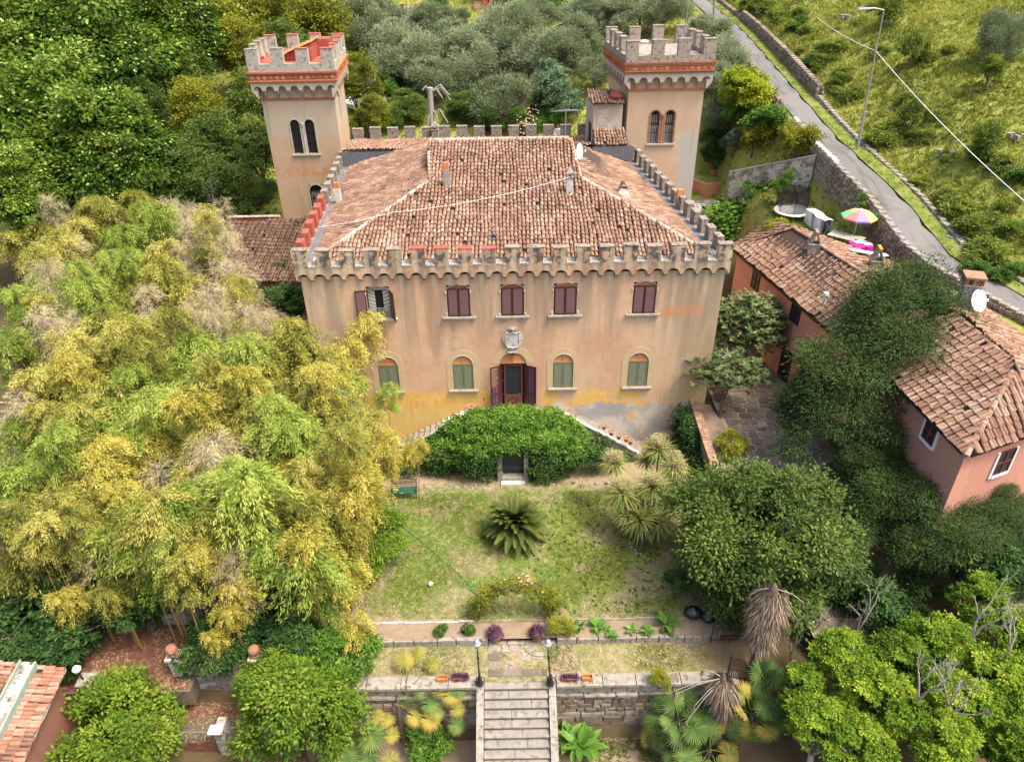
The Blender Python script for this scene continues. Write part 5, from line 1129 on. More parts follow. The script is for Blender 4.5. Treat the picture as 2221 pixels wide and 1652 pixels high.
# chimneys of the pink houses
def tentchim(px, py, z, h, label, wd=.62, mat='sill', yl=False):
    p = at(px, py, z); c = thing('chimney', label, 'chimney', p); x, y, zz = p; MB().box((x, y, zz+h/2-.3), (wd, wd, h+.6), rz=-.2, taper=.94).build('shaft', M[mat], c)
    MB().box((x, y, zz+h+.03), (wd*1.12, wd*1.12, .06), rz=-.2).build('slab', M['stone'], c)
    for s_ in (-1, 1):
        m = MB(); R3 = Matrix.Rotation(-.2, 3, 'Z'); o_ = R3 @ Vector((s_*wd*.23, 0, 0)); m.box((x+o_.x, y+o_.y, zz+h+.36), (.07, wd*.95, .72), rz=-.2, tilt=Matrix.Rotation(-s_*D2R(22), 3, 'Y')); m.build('cover_slab', M['merlon'], c)
    MB().box((x, y, zz+h+.72), (.16, wd, .1), rz=-.2).build('top_tile', M['lichen' if yl else 'tile'], c)
tentchim(1762, 548, 9.1, .55, 'grey peaked chimney on the roof of the long farmhouse nearest the villa', .62)
tentchim(1896, 585, 9.0, .55, 'grey peaked chimney with yellow lichen cap further along the farmhouse roof', .62, yl=True)
p = at(2092, 660, 9.3); c = thing('chimney', 'tall white chimney with open brick cap beside the road', 'chimney', p); x, y, z = p
MB().box((x, y, z+.4), (.75, .75, 1.4), rz=-.3, taper=.94).build('shaft', M['whitemet'], c); MB().box((x, y, z+1.13), (.9, .9, .07), rz=-.3).build('slab', M['stone'], c)
for sx in (-1, 0, 1):
    for sy in (-1, 0, 1):
        if sx or sy: v = Matrix.Rotation(-.3, 3, 'Z') @ Vector((sx*.33, sy*.33, 0)); MB().box((x+v.x, y+v.y, z+1.32), (.13, .13, .3), rz=-.3).build('brick_post', M['brick'], c)
MB().box((x, y, z+1.53), (.92, .92, .1), rz=-.3).build('brick_cap', M['caprick'], c)
dish(2120, 652, 31.0, .5, 'large white satellite dish beside the tall white chimney at the road', (.35, -.8, .45), at(2098, 672, 9.3)); 
p = at(1789, 650, 8.6); v_ = thing('roof_vent', 'small white vent pipe among orange tiles low on the farmhouse roof', 'vent', p); MB().lathe([(.1, -.2), (.09, .3), (.16, .28), (.14, .4), (.05, .46), (0, .47)], p, 10).build('pipe', M['white'], v_)

# ------------------------------------------------------------------ garden walls, planters and steps behind the farmhouse
t = NT('lichened_whitish_render'); n1 = t.noise(1.2, 6, dist=.5); n2 = t.noise(4, 6, rough=.7); c = t.mix(t.step(n1, .42, .55), (.22, .20, .17), (.46, .43, .39)); c = t.mix(t.step(n2, .52, .62), c, (.10, .095, .085)); t.bump(n2, .6, .04); M['oldrender'] = t.done(c, .95)
cw = thing('garden_wall', 'tall lichened whitish wall with metal rail crossing below the road', 'wall', (17.5, 51, 7)); 
b = MB(); b.add([(15.9, 52.6, 5.0), (20.4, 48.9, 7.5), (20.4, 48.9, 11.5), (15.9, 52.6, 9.3), (16.1, 52.9, 5.0), (20.6, 49.2, 7.5), (20.6, 49.2, 11.5), (16.1, 52.9, 9.3)], [(0, 1, 2, 3), (7, 6, 5, 4), (3, 2, 6, 7), (0, 3, 7, 4)]); b.build('wall', M['oldrender'], cw)
b = MB(); b.add([(15.9, 52.6, 5.0), (15.9, 52.6, 9.3), (16.9, 55.5, 8.6), (16.9, 55.5, 5)], [(3, 2, 1, 0), (0, 1, 2, 3)]); b.build('return_wall', M['oldrender'], cw)
b = MB(); b.tube([(15.9, 52.55, 9.38), (20.4, 48.85, 11.56)], .05, 5); b.tube([(17.0, 51.6, 8.7), (17.5, 51.2, 8.95), (17.5, 51.2, 8.6), (20.3, 48.8, 9.9)], .045, 5); b.build('metal_rail', M['steel'], cw)
pk = thing('planter', 'coral painted raised planter with grass behind the right tower', 'planter', (15.6, 58.5, 5.4))
P = [at(*q, 6.5) for q in ((1498, 387), (1533, 400), (1564, 396), (1568, 376), (1512, 366))]; b = MB(); b.prism([(p[0], p[1]) for p in P], 4.6, 6.5); b.build('wall', M['coral'], pk); 
b = MB(); c_ = sum(P)/5; b.prism([(c_[0]+(p[0]-c_[0])*.86, c_[1]+(p[1]-c_[1])*.86) for p in P], 6.3, 6.55); b.build('turf', M['verge'], pk)
fs = setp(bpy.data.objects.new('tile_floor', None), kind='structure'); COL.objects.link(fs); fs.location = (15, 57, 5.4); P0 = at(1500, 440, 5.3)
MB().bx(12.6, 17.4, 52.8, 58.2, 4.8, 5.3).build('floor_base', M['mortarpale'], fs)
for i in range(6):
    for j in range(7): MB().bx(12.7+i*.78, 12.7+i*.78+.73, 52.9+j*.75, 52.9+j*.75+.7, 5.3, 5.33+random.uniform(0, .01)).build('paving_tile', M['marble'] if (i+j) % 3 else M['stone'], fs)
bs = thing('brick_steps', 'red brick garden steps beside the rounded hedge', 'steps', at(1580, 365, 6.6))
for k in range(5): p = at(1570+k*8, 372-k*7, 6.6+k*.18); m = MB(); m.box((p[0], p[1]+.2, p[2]), (1.3, .36, .18), rz=.35); m.build('step', M['brick'], bs)
p = at(1560, 372, 6.7); m = MB(); m.box(p, (1.6, .9, .5), rz=.3); m.build('brick_kerb', M['brick'], bs)
bs2 = thing('brick_edging', 'slanting red brick edging under the maple', 'edging', at(1690, 345, 8)); p, q = at(1668, 325, 8.6), at(1712, 352, 8.4)
for k in range(8): v = Vector(p).lerp(Vector(q), k/7); m = MB(); m.box(v, (.3, .22, .3), rz=-.6+random.uniform(-.1, .1)); m.build('brick', M['brick'], bs2)

# ------------------------------------------------------------------ yard: trampoline, airer, parasol, tables
def yz(x, y): return ztf(x, y)
YZ = 8.55
p = at(1718, 458, YZ+.45); tx, ty = p[0], p[1]; tp_ = thing('trampoline', 'round garden trampoline with white pad and black safety net', 'trampoline', (tx, ty, YZ)); r = 1.12
m = MB(); m.lathe([(r*.74, .02), (r, .05), (r*1.03, 0), (r*1.0, -.05), (r*.74, -.03)], (tx, ty, YZ+.5), 28); m.build('pad', M['white'], tp_)
m = MB(); m.lathe([(r*.76, 0), (0, -.05)], (tx, ty, YZ+.49), 28); m.build('mat', M['dark'], tp_)
net = NT('black_net'); net.mat.node_tree.nodes['Principled BSDF'].inputs['Base Color'].default_value = (.02, .02, .02, 1); net.b.inputs['Alpha'].default_value = .72; M['net'] = net.mat
m = MB(); V = []; n = 28
for zz in (0, .75, 1.5): V += [(tx+math.cos(2*math.pi*k/n)*r*.8, ty+math.sin(2*math.pi*k/n)*r*.8, YZ+.5+zz-(.15*abs(math.sin(3*math.pi*k/n)) if zz > 1 else 0)) for k in range(n)]
m.add(V, [(j*n+k, j*n+(k+1) % n, (j+1)*n+(k+1) % n, (j+1)*n+k) for j in range(2) for k in range(n) if not (j == 1 and False)]); m.build('safety_net', M['net'], tp_)
for k in range(6):
    a = k*math.pi/3+.3; m = MB(); m.tube([(tx+math.cos(a)*r*.82, ty+math.sin(a)*r*.82, YZ+.45), (tx+math.cos(a)*r*.82, ty+math.sin(a)*r*.82, YZ+2.05)], .02, 5); m.build('net_pole', M['iron'], tp_); m = MB(); m.tube([(tx+math.cos(a)*r*.95, ty+math.sin(a)*r*.95, YZ-.3), (tx+math.cos(a)*r*.95, ty+math.sin(a)*r*.95, YZ+.45)], .02, 5); m.build('leg', M['steel'], tp_)
t = NT('striped_sheet'); q = t.node('ShaderNodeTexWave'); q.inputs['Scale'].default_value = 1.6; t.l.new(t.pos(), q.inputs['Vector']); c = t.mix(t.step(q.outputs['Fac'], .8, .9), (.72, .72, .72), (.3, .28, .36)); M['sheet'] = t.done(c, .8)
p0, p1 = at(1760, 452, YZ+1.0), at(1800, 478, YZ+1.0); d = Vector(p1)-Vector(p0); d.z = 0; L = d.length; d.normalize(); s_ = Vector((d.y, -d.x, 0)); ar = thing('clothes_airer', 'clothes airer draped with a white and grey striped sheet', 'clothes airer', (p0[0], p0[1], YZ))
m = MB(); V = []
for i in range(9):
    for (o_, z) in ((.3, 0.0), (.3, .45), (.3, .95), (0, 1.02), (-.35, .98), (-.37, .5), (-.38, .1)):
        q_ = Vector((p0[0], p0[1], 0))+d*(L*i/8)-s_*(o_+.03*math.sin(i*1.7+z*3)); V.append((q_.x, q_.y, YZ+z+.03*math.sin(i*.9)))
m.add(V, [(i*7+k, i*7+k+1, (i+1)*7+k+1, (i+1)*7+k) for i in range(8) for k in range(6)]); m.build('sheet', M['sheet'], ar)
m = MB()
for u_ in (0, L):
    a = Vector((p0[0], p0[1], YZ))+d*u_; m.tube([a-s_*.3, a+s_*.25+Vector((0, 0, .95))], .015, 5); m.tube([a+s_*.3, a-s_*.25+Vector((0, 0, .95))], .015, 5)
m.build('frame', M['steel'], ar)
# parasol
ft = at(1847, 527, YZ); um = thing('parasol', 'open parasol in red, green, yellow and purple panels above the yard table', 'parasol', (ft[0], ft[1], YZ)); top = Vector((ft[0]+.05, ft[1], YZ+2.1)); R3 = 1.02; cols = [('p_red', (.75, .20, .19)), ('p_purple', (.30, .22, .55)), ('p_yellow', (.80, .62, .13)), ('p_green', (.16, .55, .25))]
for nme, c in cols: M[nme] = plain(nme[2:]+'_parasol_cloth', c, .7, .05, 3, bump=0)
order = ['p_red', 'p_purple', 'p_yellow', 'p_green', 'p_red', 'p_purple', 'p_yellow', 'p_green']; 
for k in range(8):
    a0, a1 = math.pi+.25+k*math.pi/4, math.pi+.25+(k+1)*math.pi/4; m = MB(); P = lambda a, r_, z: top+Vector((math.cos(a)*r_, math.sin(a)*r_, z))
    m.add([top, P(a0, R3*.5, -.13), P(a1, R3*.5, -.13), P(a0, R3, -.42), P(a1, R3, -.42), P(a0, R3*1.0, -.52), P(a1, R3*1.0, -.52)], [(0, 1, 2), (1, 3, 4, 2), (3, 5, 6, 4)]); m.build('canopy_panel', M[order[k]], um)
m = MB(); m.tube([(ft[0], ft[1], YZ-.2), top+Vector((0, 0, .05))], .025, 6); m.build('pole', M['white'], um)
m = MB()
for k in range(8): a0 = math.pi+.25+k*math.pi/4; m.tube([top-Vector((0, 0, .03)), top+Vector((math.cos(a0)*R3, math.sin(a0)*R3, -.44))], .01, 4)
m.build('ribs', M['steel'], um)
def table(px, py, z, wx, wy, rz, label, mat, cat='table'):
    p = at(px, py, z); t_ = thing('table', label, cat, (p[0], p[1], YZ)); MB().box((p[0], p[1], z-.02), (wx, wy, .04), rz).build('tabletop', mat, t_)
    for sx in (-1, 1):
        for sy in (-1, 1): v = Matrix.Rotation(rz, 3, 'Z') @ Vector((sx*wx*.44, sy*wy*.42, 0)); MB().box((p[0]+v.x, p[1]+v.y, (z-.04+YZ)/2-.1), (.05, .05, z-YZ+.1), rz).build('leg', M['iron'], t_)
    return t_, p
table(1836, 512, YZ+.75, 1.9, 1.0, -.75, 'grey folding table standing under the colourful parasol', M['sill'])
t_, p = table(1868, 528, YZ+.75, .9, .8, -.7, 'small table under a magenta cloth piled with laundry', M['iron']); M['magenta'] = plain('magenta_cloth', (.38, .02, .25), .8, .15, 5)
m = MB(); V = []; n = 20
for (r_, z) in ((.0, .02), (.45, .02), (.6, -.02), (.66, -.5)): V += [(p[0]+r_*math.copysign(abs(math.cos(2*math.pi*k/n))**.6, math.cos(2*math.pi*k/n))*(1+.03*math.sin(k*5)), p[1]+r_*.9*math.copysign(abs(math.sin(2*math.pi*k/n))**.6, math.sin(2*math.pi*k/n)), p[2]+z) for k in range(n)]
m.add(V, [(j*n+k, j*n+(k+1) % n, (j+1)*n+(k+1) % n, (j+1)*n+k) for j in range(3) for k in range(n)]); setp(m.build('tablecloth', M['magenta']), 'magenta cloth hanging over the small yard table', 'tablecloth')
M['turq'] = plain('turquoise_cloth', (.16, .5, .5), .8, .2, 5)
for k, (dx, dy, mt_, lb) in enumerate(((.1, .2, 'turq', 'crumpled turquoise towel on the magenta cloth'), (-.15, .1, 'white', 'white garment with dark print spread on the magenta cloth'), (.3, -.2, 'white', 'second white garment at the near edge of the magenta cloth'))):
    m = MB(); V = []
    for i in range(7):
        for j in range(5): V.append((p[0]+dx+(i-3)*.07, p[1]+dy+(j-2)*.08, p[2]+.05+.03*math.sin(i*2+j*1.3+k)))
    m.add(V, [(i*5+j, (i+1)*5+j, (i+1)*5+j+1, i*5+j+1) for i in range(6) for j in range(4)]); setp(m.build('laundry', M[mt_], smooth=True), lb, 'laundry')
p = at(1902, 551, YZ+.85); ib = thing('ironing_board', 'white ironing board behind the second farmhouse chimney', 'ironing board', (p[0], p[1], YZ)); m = MB(); m.prism([(p[0]-1.3, p[1]+.75), (p[0]-1.2, p[1]+.4), (p[0]+.15, p[1]-.35), (p[0]+.5, p[1]-.32), (p[0]+.45, p[1]-.05)], p[2], p[2]+.05); m.build('board', M['white'], ib); m = MB(); m.tube([(p[0]-.9, p[1]+.4, YZ), (p[0]+.1, p[1]-.2, p[2])], .02, 5); m.tube([(p[0]+.1, p[1]-.1, YZ), (p[0]-.8, p[1]+.4, p[2])], .02, 5); m.build('leg', M['steel'], ib)

# ------------------------------------------------------------------ street lamp and power line
L0 = Vector(gh(1858, 330)); T_z = atY(1917, 22, L0.y)[2]; tpz = T_z-L0.z
sp = thing('street_lamp', 'tall grey street lamp on the verge beside the asphalt road', 'street lamp', L0); T = Vector(atY(1917, 22, L0.y))
m = MB(); m.tube([L0, L0.lerp(T, .3), L0.lerp(T, .305), T], [.1, .09, .065, .04], 8); m.build('pole', M['steel'], sp)
H = T+Vector((-.95, -.1, .12)); m = MB(); m.tube([T, T+Vector((-.5, -.05, .1)), H], .03, 6); m.build('arm', M['steel'], sp)
m = MB(); m.box(H+Vector((-.35, 0, .0)), (.75, .28, .1), rz=.1, taper=.8); m.build('lamp_head', M['steel'], sp); m = MB(); m.tube([L0.lerp(T, .7)-Vector((.05, 0, 0)), L0.lerp(T, .77)-Vector((.05, 0, 0))], .07, 6); m.tube([L0+Vector((0, 0, 2.5)), L0+Vector((0, 0, 2.6))], .11, 8); m.build('collar', M['stone'], sp)
W0 = L0.lerp(T, .73); Wf = Vector(at(1725, 0, 24.0)); a = ray(1728, -6); Wf = Vector((0, 0, CAMH))+Vector(tuple(a))*((90)/a[1]); a = ray(2235, 448); Wn = Vector((0, 0, CAMH))+Vector(tuple(a))*(33/a[1])
m = MB(); m.tube(sag(Wf, W0, .5, 20)+sag(W0, Wn, .25, 16)[1:], .02, 5); setp(m.build('power_line', M['white']), 'pale power line running across the hillside by the street lamp', 'power line')
p = gh(1546, 75); q = atY(1552, -40, p[1]); m = MB(); m.tube([tuple(p), tuple(q)], [.14, .09], 8); setp(m.build('concrete_pole', M['sill']), 'grey pole behind the right tower at the top of the photo', 'pole')
# ------------------------------------------------------------------ plants
def unit(n, rng): v = rng.normal(size=(n, 3)); return v/np.linalg.norm(v, axis=1)[:, None]
def leaf_quads(P, D, N, L, W, tone, fold=.0):
    "one rhombus per leaf: P base, D direction, N normal"
    S = np.cross(D, N); S /= np.linalg.norm(S, axis=1)[:, None]+1e-9; L = L[:, None]; W = W[:, None]
    V = np.stack([P, P+D*L*.42+S*W*.5, P+D*L, P+D*L*.42-S*W*.5], 1)
    return V.reshape(-1, 3), np.arange(len(P)*4).reshape(-1, 4), np.repeat(tone, 4)
def crown(name, mat, seed, R, nlobe, nleaf, L, W, lobe=.42, sub=14, droop=.2, spread=.16, top=.25, hol=.7, up=.5, off=(0, 0, 0), flat=0., core=.12, tips=None, shell=.25, lobes=None, mult=1.0, low=-.55):
    """R=(rx,ry,rz): boughs sit on the ellipsoid, twig clusters on the boughs, leaves on the twigs"""
    rng = np.random.default_rng(seed); R = np.array(R, float); nl = nlobe
    if lobes is None:
        d = unit(nl*3, rng); d = d[d[:, 2] > low][:nl]; nl = len(d); C = d*R*rng.uniform(hol*.55, hol*1.12, (nl, 1)); r = lobe*R.mean()*rng.uniform(.35, 1.3, nl)
    else: C = np.array([l[:3] for l in lobes], float); r = np.array([l[3] for l in lobes], float); nl = len(r)
    ltone = rng.uniform(0, 1, nl)
    nt = nl*sub; pr = r**2/np.sum(r**2); li = rng.choice(nl, nt, p=pr); td = unit(nt, rng); out = C[li]/R; out /= np.linalg.norm(out, axis=1)[:, None]+1e-9
    td = td+out*.7+np.array([0, 0, .35]); td /= np.linalg.norm(td, axis=1)[:, None]
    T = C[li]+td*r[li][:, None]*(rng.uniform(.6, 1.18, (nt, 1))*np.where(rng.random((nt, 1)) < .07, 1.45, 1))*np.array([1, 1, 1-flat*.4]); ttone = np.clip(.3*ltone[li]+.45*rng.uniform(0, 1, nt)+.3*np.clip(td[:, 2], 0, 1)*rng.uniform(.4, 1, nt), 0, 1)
    n = int(nleaf*mult); ti = rng.integers(0, nt, n); ro = r[li][ti]*spread*2.2; g = rng.normal(size=(n, 3))*np.array([1, 1, .55])*ro[:, None]*.55
    P = T[ti]+g; dd = g/(np.linalg.norm(g, axis=1)[:, None]+1e-9)+td[ti]*.8+unit(n, rng)*.7; dd[:, 2] -= droop*2; dd /= np.linalg.norm(dd, axis=1)[:, None]
    N = unit(n, rng)*.6+np.array([0, 0, up])+td[ti]*.7; N -= dd*np.sum(N*dd, 1)[:, None]; N /= np.linalg.norm(N, axis=1)[:, None]+1e-9
    tone = np.clip(ttone[ti]+rng.normal(0, .06, n), 0, 1)
    if tips: s_ = (rng.random(n) < tips) & (td[ti][:, 2] > .1); tone = np.where(s_, 1.0, tone*.8)
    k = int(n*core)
    if k: P[:k] = (unit(k, rng)*R*rng.uniform(.1, .62, (k, 1))); tone[:k] *= .3  # inner leaves darkened, the crown's inner shade put into their tone
    V, F, T_ = leaf_quads(P, dd, N, L*rng.uniform(.65, 1.25, n), W*rng.uniform(.7, 1.2, n), tone)
    me = np_mesh(name, V+np.array(off), F, M[mat] if isinstance(mat, str) else mat, T_); me['z0'] = float((V[:, 2]+off[2]).min()); return me
def limbs(b, base, top, spread, n, r0, seed, m=0, fork=.45):
    "trunk and limbs inside a crown; base/top vectors"
    rr = random.Random(seed); base = Vector(base); top = Vector(top); k = base.lerp(top, fork); w1 = base.lerp(k, .5)+Vector((rr.uniform(-.1, .1), rr.uniform(-.1, .1), 0))*(top-base).length*.25
    b.tube([base-Vector((0, 0, .3)), w1, k], [r0*1.25, r0, r0*.8], 7, m)
    for i in range(n):
        a = 2*math.pi*i/n+rr.uniform(-.4, .4); e = Vector((math.cos(a)*spread[0]*rr.uniform(.5, .85), math.sin(a)*spread[1]*rr.uniform(.5, .85), rr.uniform(-.2, .6)*spread[2]))+top
        md = k.lerp(e, .5)+Vector((rr.uniform(-.2, .2), rr.uniform(-.2, .2), rr.uniform(0, .3))); b.tube([k, md, e], [r0*.55, r0*.35, r0*.1], 5, m)
        for j in range(2): q = md.lerp(e, rr.uniform(.1, .6)); b.tube([q, q+Vector((rr.uniform(-1, 1)*spread[0], rr.uniform(-1, 1)*spread[1], rr.uniform(.1, .8)*spread[2]))*.4], [r0*.22, r0*.05], 4, m)
TRK = {}
def tree(name, label, cat, pos, crownme, R, trunk_h, r0=.18, rz=None, sc=1., group=None, bark='bark', nl=5, crown_name='crown'):
    "pos = centre of the crown; the trunk reaches the ground below it"
    x, y, z = [float(v) for v in pos]; g = ztf(x, y) if trunk_h is None else z-trunk_h; g = min(g, z-R[2]*.3)
    rz = random.uniform(0, 6.28) if rz is None else rz
    t_ = thing(name, label, cat, (x, y, g), 0, group)
    c = link(crown_name, crownme, t_); c.location = (0, 0, z-g); c.rotation_euler = (0, 0, rz); c.scale = (sc, sc, sc) if not hasattr(sc, '__len__') else sc
    b = MB(); limbs(b, (0, 0, 0), (0, 0, z-g), R, nl, r0, int(x*7+y*3)); link('trunk', b.mesh('trunk', M[bark], smooth=True), t_)
    return t_
def px_r(z, px, py): "metres per photo-pixel at that spot"; p = at(px, py, z); return float((Vector(p)-Vector((0, 0, CAMH))).dot(RM @ Vector((0, 0, -1))))/FPX

CR = {}
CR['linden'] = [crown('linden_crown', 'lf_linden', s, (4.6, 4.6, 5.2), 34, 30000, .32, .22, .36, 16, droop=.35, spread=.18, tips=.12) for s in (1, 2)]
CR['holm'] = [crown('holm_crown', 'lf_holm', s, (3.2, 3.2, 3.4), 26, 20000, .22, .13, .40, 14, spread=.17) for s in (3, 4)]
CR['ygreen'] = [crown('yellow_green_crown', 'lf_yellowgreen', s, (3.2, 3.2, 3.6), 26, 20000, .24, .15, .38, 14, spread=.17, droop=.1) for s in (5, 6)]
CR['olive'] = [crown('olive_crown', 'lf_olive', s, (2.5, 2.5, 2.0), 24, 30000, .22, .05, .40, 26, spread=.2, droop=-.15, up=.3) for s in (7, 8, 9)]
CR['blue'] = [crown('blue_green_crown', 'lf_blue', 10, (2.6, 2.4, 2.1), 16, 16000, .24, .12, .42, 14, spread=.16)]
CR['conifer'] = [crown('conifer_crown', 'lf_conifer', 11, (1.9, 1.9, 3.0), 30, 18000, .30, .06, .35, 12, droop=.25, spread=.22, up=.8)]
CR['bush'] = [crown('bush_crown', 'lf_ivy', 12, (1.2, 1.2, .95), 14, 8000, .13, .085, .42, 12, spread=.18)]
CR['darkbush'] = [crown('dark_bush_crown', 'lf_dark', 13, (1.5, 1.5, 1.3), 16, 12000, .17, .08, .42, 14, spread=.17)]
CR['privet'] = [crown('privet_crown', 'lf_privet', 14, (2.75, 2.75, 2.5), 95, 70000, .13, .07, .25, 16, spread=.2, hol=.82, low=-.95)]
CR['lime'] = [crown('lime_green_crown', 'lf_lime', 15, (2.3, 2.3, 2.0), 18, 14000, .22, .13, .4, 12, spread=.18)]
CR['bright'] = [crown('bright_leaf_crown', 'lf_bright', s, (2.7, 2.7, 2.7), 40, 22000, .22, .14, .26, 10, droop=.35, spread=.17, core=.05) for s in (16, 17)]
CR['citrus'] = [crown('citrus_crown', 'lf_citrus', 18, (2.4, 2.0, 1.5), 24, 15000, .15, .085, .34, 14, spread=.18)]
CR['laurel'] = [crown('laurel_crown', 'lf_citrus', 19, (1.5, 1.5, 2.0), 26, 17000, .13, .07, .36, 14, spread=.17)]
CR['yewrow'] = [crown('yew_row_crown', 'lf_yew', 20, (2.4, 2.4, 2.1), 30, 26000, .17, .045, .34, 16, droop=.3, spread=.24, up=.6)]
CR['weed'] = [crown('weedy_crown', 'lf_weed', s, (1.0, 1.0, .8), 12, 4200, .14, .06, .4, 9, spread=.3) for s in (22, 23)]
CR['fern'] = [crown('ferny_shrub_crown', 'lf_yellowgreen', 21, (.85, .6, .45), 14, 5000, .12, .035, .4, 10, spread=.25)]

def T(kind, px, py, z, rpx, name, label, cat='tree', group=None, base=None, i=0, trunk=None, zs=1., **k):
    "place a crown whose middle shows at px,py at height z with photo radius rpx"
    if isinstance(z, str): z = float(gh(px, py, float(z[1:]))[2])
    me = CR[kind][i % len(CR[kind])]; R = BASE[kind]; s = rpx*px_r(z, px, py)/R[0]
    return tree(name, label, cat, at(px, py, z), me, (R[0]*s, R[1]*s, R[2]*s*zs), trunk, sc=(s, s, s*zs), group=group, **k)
BASE = dict(weed=(1., 1., .8), linden=(4.6, 4.6, 5.2), holm=(3.2, 3.2, 3.4), ygreen=(3.2, 3.2, 3.6), olive=(2.5, 2.5, 2.), blue=(2.6, 2.4, 2.1), conifer=(1.9, 1.9, 3.), bush=(1.2, 1.2, .95), darkbush=(1.5, 1.5, 1.3), privet=(2.75, 2.75, 2.5), lime=(2.3, 2.3, 2.), bright=(2.7, 2.7, 2.7), citrus=(2.4, 2., 1.5), laurel=(1.5, 1.5, 2.), yewrow=(2.4, 2.4, 2.1), fern=(.85, .6, .45))

# woods behind the left tower
for a in (('linden', 70, 110, 'g7', 150, 'largest linden, filling the top left corner, pale flower bracts over dark leaves'), ('linden', 235, 130, 'g7', 140, 'linden behind the corner one, hung with pale bracts, left of the paler woods'), ('linden', 110, 300, 'g7', 150, 'lower linden at the left edge directly above the bamboo'),
          ('linden', 260, 330, 'g7', 125, 'dark linden above the bamboo tops, right of the lower corner linden'), ('linden', 20, 420, 'g7', 90, 'half seen linden at the left edge beside the bamboo tips'), ('linden', 370, 60, 'g7', 110, 'linden top at the upper edge next to the yellow-green crowns')):
    T(a[0], a[1], a[2], a[3], a[4], 'linden_tree', a[5], 'tree', 'lindens in the top left wood', i=int(a[1]) % 2, r0=.3, trunk=None)
for a in (('ygreen', 470, 45, 'g4.5', 80, 'yellow-green broadleaf crown at the top edge beside the lindens'), ('ygreen', 590, 30, 'g4.5', 75, 'yellow-green crown at the top edge left of the left tower battlements'), ('ygreen', 690, 55, 'g4.5', 70, 'yellow-green crown directly behind the left tower battlements'), ('ygreen', 775, 190, 'g4.5', 55, 'yellow-green tree showing right of the left tower top'), ('ygreen', 800, 255, 'g4.5', 40, 'low yellow-green tree at the foot of the left tower, right side'),
          ('ygreen', 540, 115, 'g4.5', 62, 'yellow-green crown left of the left tower cornice'), ('ygreen', 440, 240, 'g4.5', 60, 'dull yellow-green crown in the middle of the wood left of the tower')):
    T(a[0], a[1], a[2], a[3], a[4], 'broadleaf_tree', a[5], 'tree', 'yellow-green trees round the left tower', i=int(a[1]) % 2)
for a in ((380, 180, 'g4', 75, 'dark evergreen oak at the heart of the wood between lindens and tower'), (470, 330, 'g4', 75, 'dark evergreen oak left of the left tower, at window height'), (560, 220, 'g4', 60, 'dark evergreen oak touching the left tower below its cornice'), (560, 330, 'g4', 62, 'dark evergreen oak hugging the left tower shaft'), (530, 430, 'g2.5', 62, 'low dark evergreen oak at the foot of the left tower, left side'), (410, 400, 'g4', 80, 'dark evergreen oak above the grey dead twigs of the bamboo'), (620, 110, 'g4', 55, 'dark evergreen oak just behind the left tower'), (320, 420, 'g4', 70, 'dark evergreen oak behind the greenest bamboo tops')):
    T('holm', *a[:4], 'evergreen_oak', a[4], 'tree', 'evergreen oaks in the wood left of the tower', i=int(a[0]) % 2)
T('lime', 513, 256, 9.5, 20, 'young_tree', 'small bright yellow-green sapling shining in the dark wood left of the tower')
T('conifer', 305, 240, 12, 45, 'conifer_tree', 'pointed young conifer standing among the lindens')
# olive grove
OL = [(814, 31, 'g2.4', 60, 'far left at the top edge beside the concrete wall'), (740, 35, 'g2.4', 56, 'at the top edge just right of the yellow-green wood'), (786, 60, 'g2.4', 62, 'left end of the second row behind the left tower'), (846, 75, 'g2.4', 55, 'below the streaked concrete wall'), (890, 125, 'g2.4', 70, 'nearest the parked white car, broad silvery crown'), (926, 58, 'g2.4', 50, 'right of the streaked concrete wall'), (1016, 84, 'g2.4', 65, 'in the middle of the grove with long silver outline'), (1101, 64, 'g2.4', 65, 'left of the gravel track'), (1013, 135, 'g2.4', 68, 'directly above the dead tree'), (1077, 210, 'g2.4', 70, 'nearest olive above the flowering shrub'),
      (1181, 125, 'g2.4', 67, 'tall olive above the blue-green tree'), (1245, 95, 'g2.4', 60, 'left of the right tower battlements'), (948, 170, 'g2.4', 62, 'between the dead tree and the white car'), (1276, 35, 'g2.4', 52, 'at the top edge above the gravel track'), (1330, 42, 'g2.4', 52, 'behind the right tower battlements'), (970, 42, 'g2.4', 45, 'below the orange house, left part'), (1160, 30, 'g2.4', 42, 'left of the track end at the top edge'), (1090, 120, 'g2.4', 57, 'in the shaded middle of the grove'), (1290, 150, 'g2.4', 42, 'small one tucked against the right tower'),
      (1563, 125, 'g2.4', 52, 'right of the right tower beside the road wall'), (1556, 185, 'g2.4', 47, 'right of the right tower cornice'), (1541, 62, 'g2.4', 47, 'behind the right tower where the road begins'), (1440, 25, 'g2.4', 52, 'topmost, directly over the right tower'), (1390, 15, 'g2.4', 45, 'at the top edge left of the grey pole'), (1560, 245, 'g2.4', 42, 'low one between right tower and lime green tree')]
for k, a in enumerate(OL): T('olive', *a[:4], 'olive_tree', 'silver-green olive tree ' + a[4], 'tree', 'olive trees on the slope behind the villa', i=k, r0=.15, zs=.95)
T('blue', 1210, 203, 'g2.5', 56, 'broadleaf_tree', 'blue-green dense tree in front of the olives left of the right tower')
T('blue', 1185, 165, 'g2.5', 36, 'broadleaf_tree', 'smaller blue-green tree rising behind the dense blue-green one')
for a in ((887, 232, 'g1.3', 40, 'dark feathery conifer left of the dead tree behind the rear battlements'), (1005, 232, 'g1.3', 38, 'dark feathery conifer right of the dead tree'), (863, 160, 'g1.3', 30, 'yellow-tipped conifer above the first dark one'), (838, 255, 'g1.3', 30, 'low conifer near the rear battlements, left end')): T('conifer', *a[:4], 'conifer_tree', a[4], zs=.62)
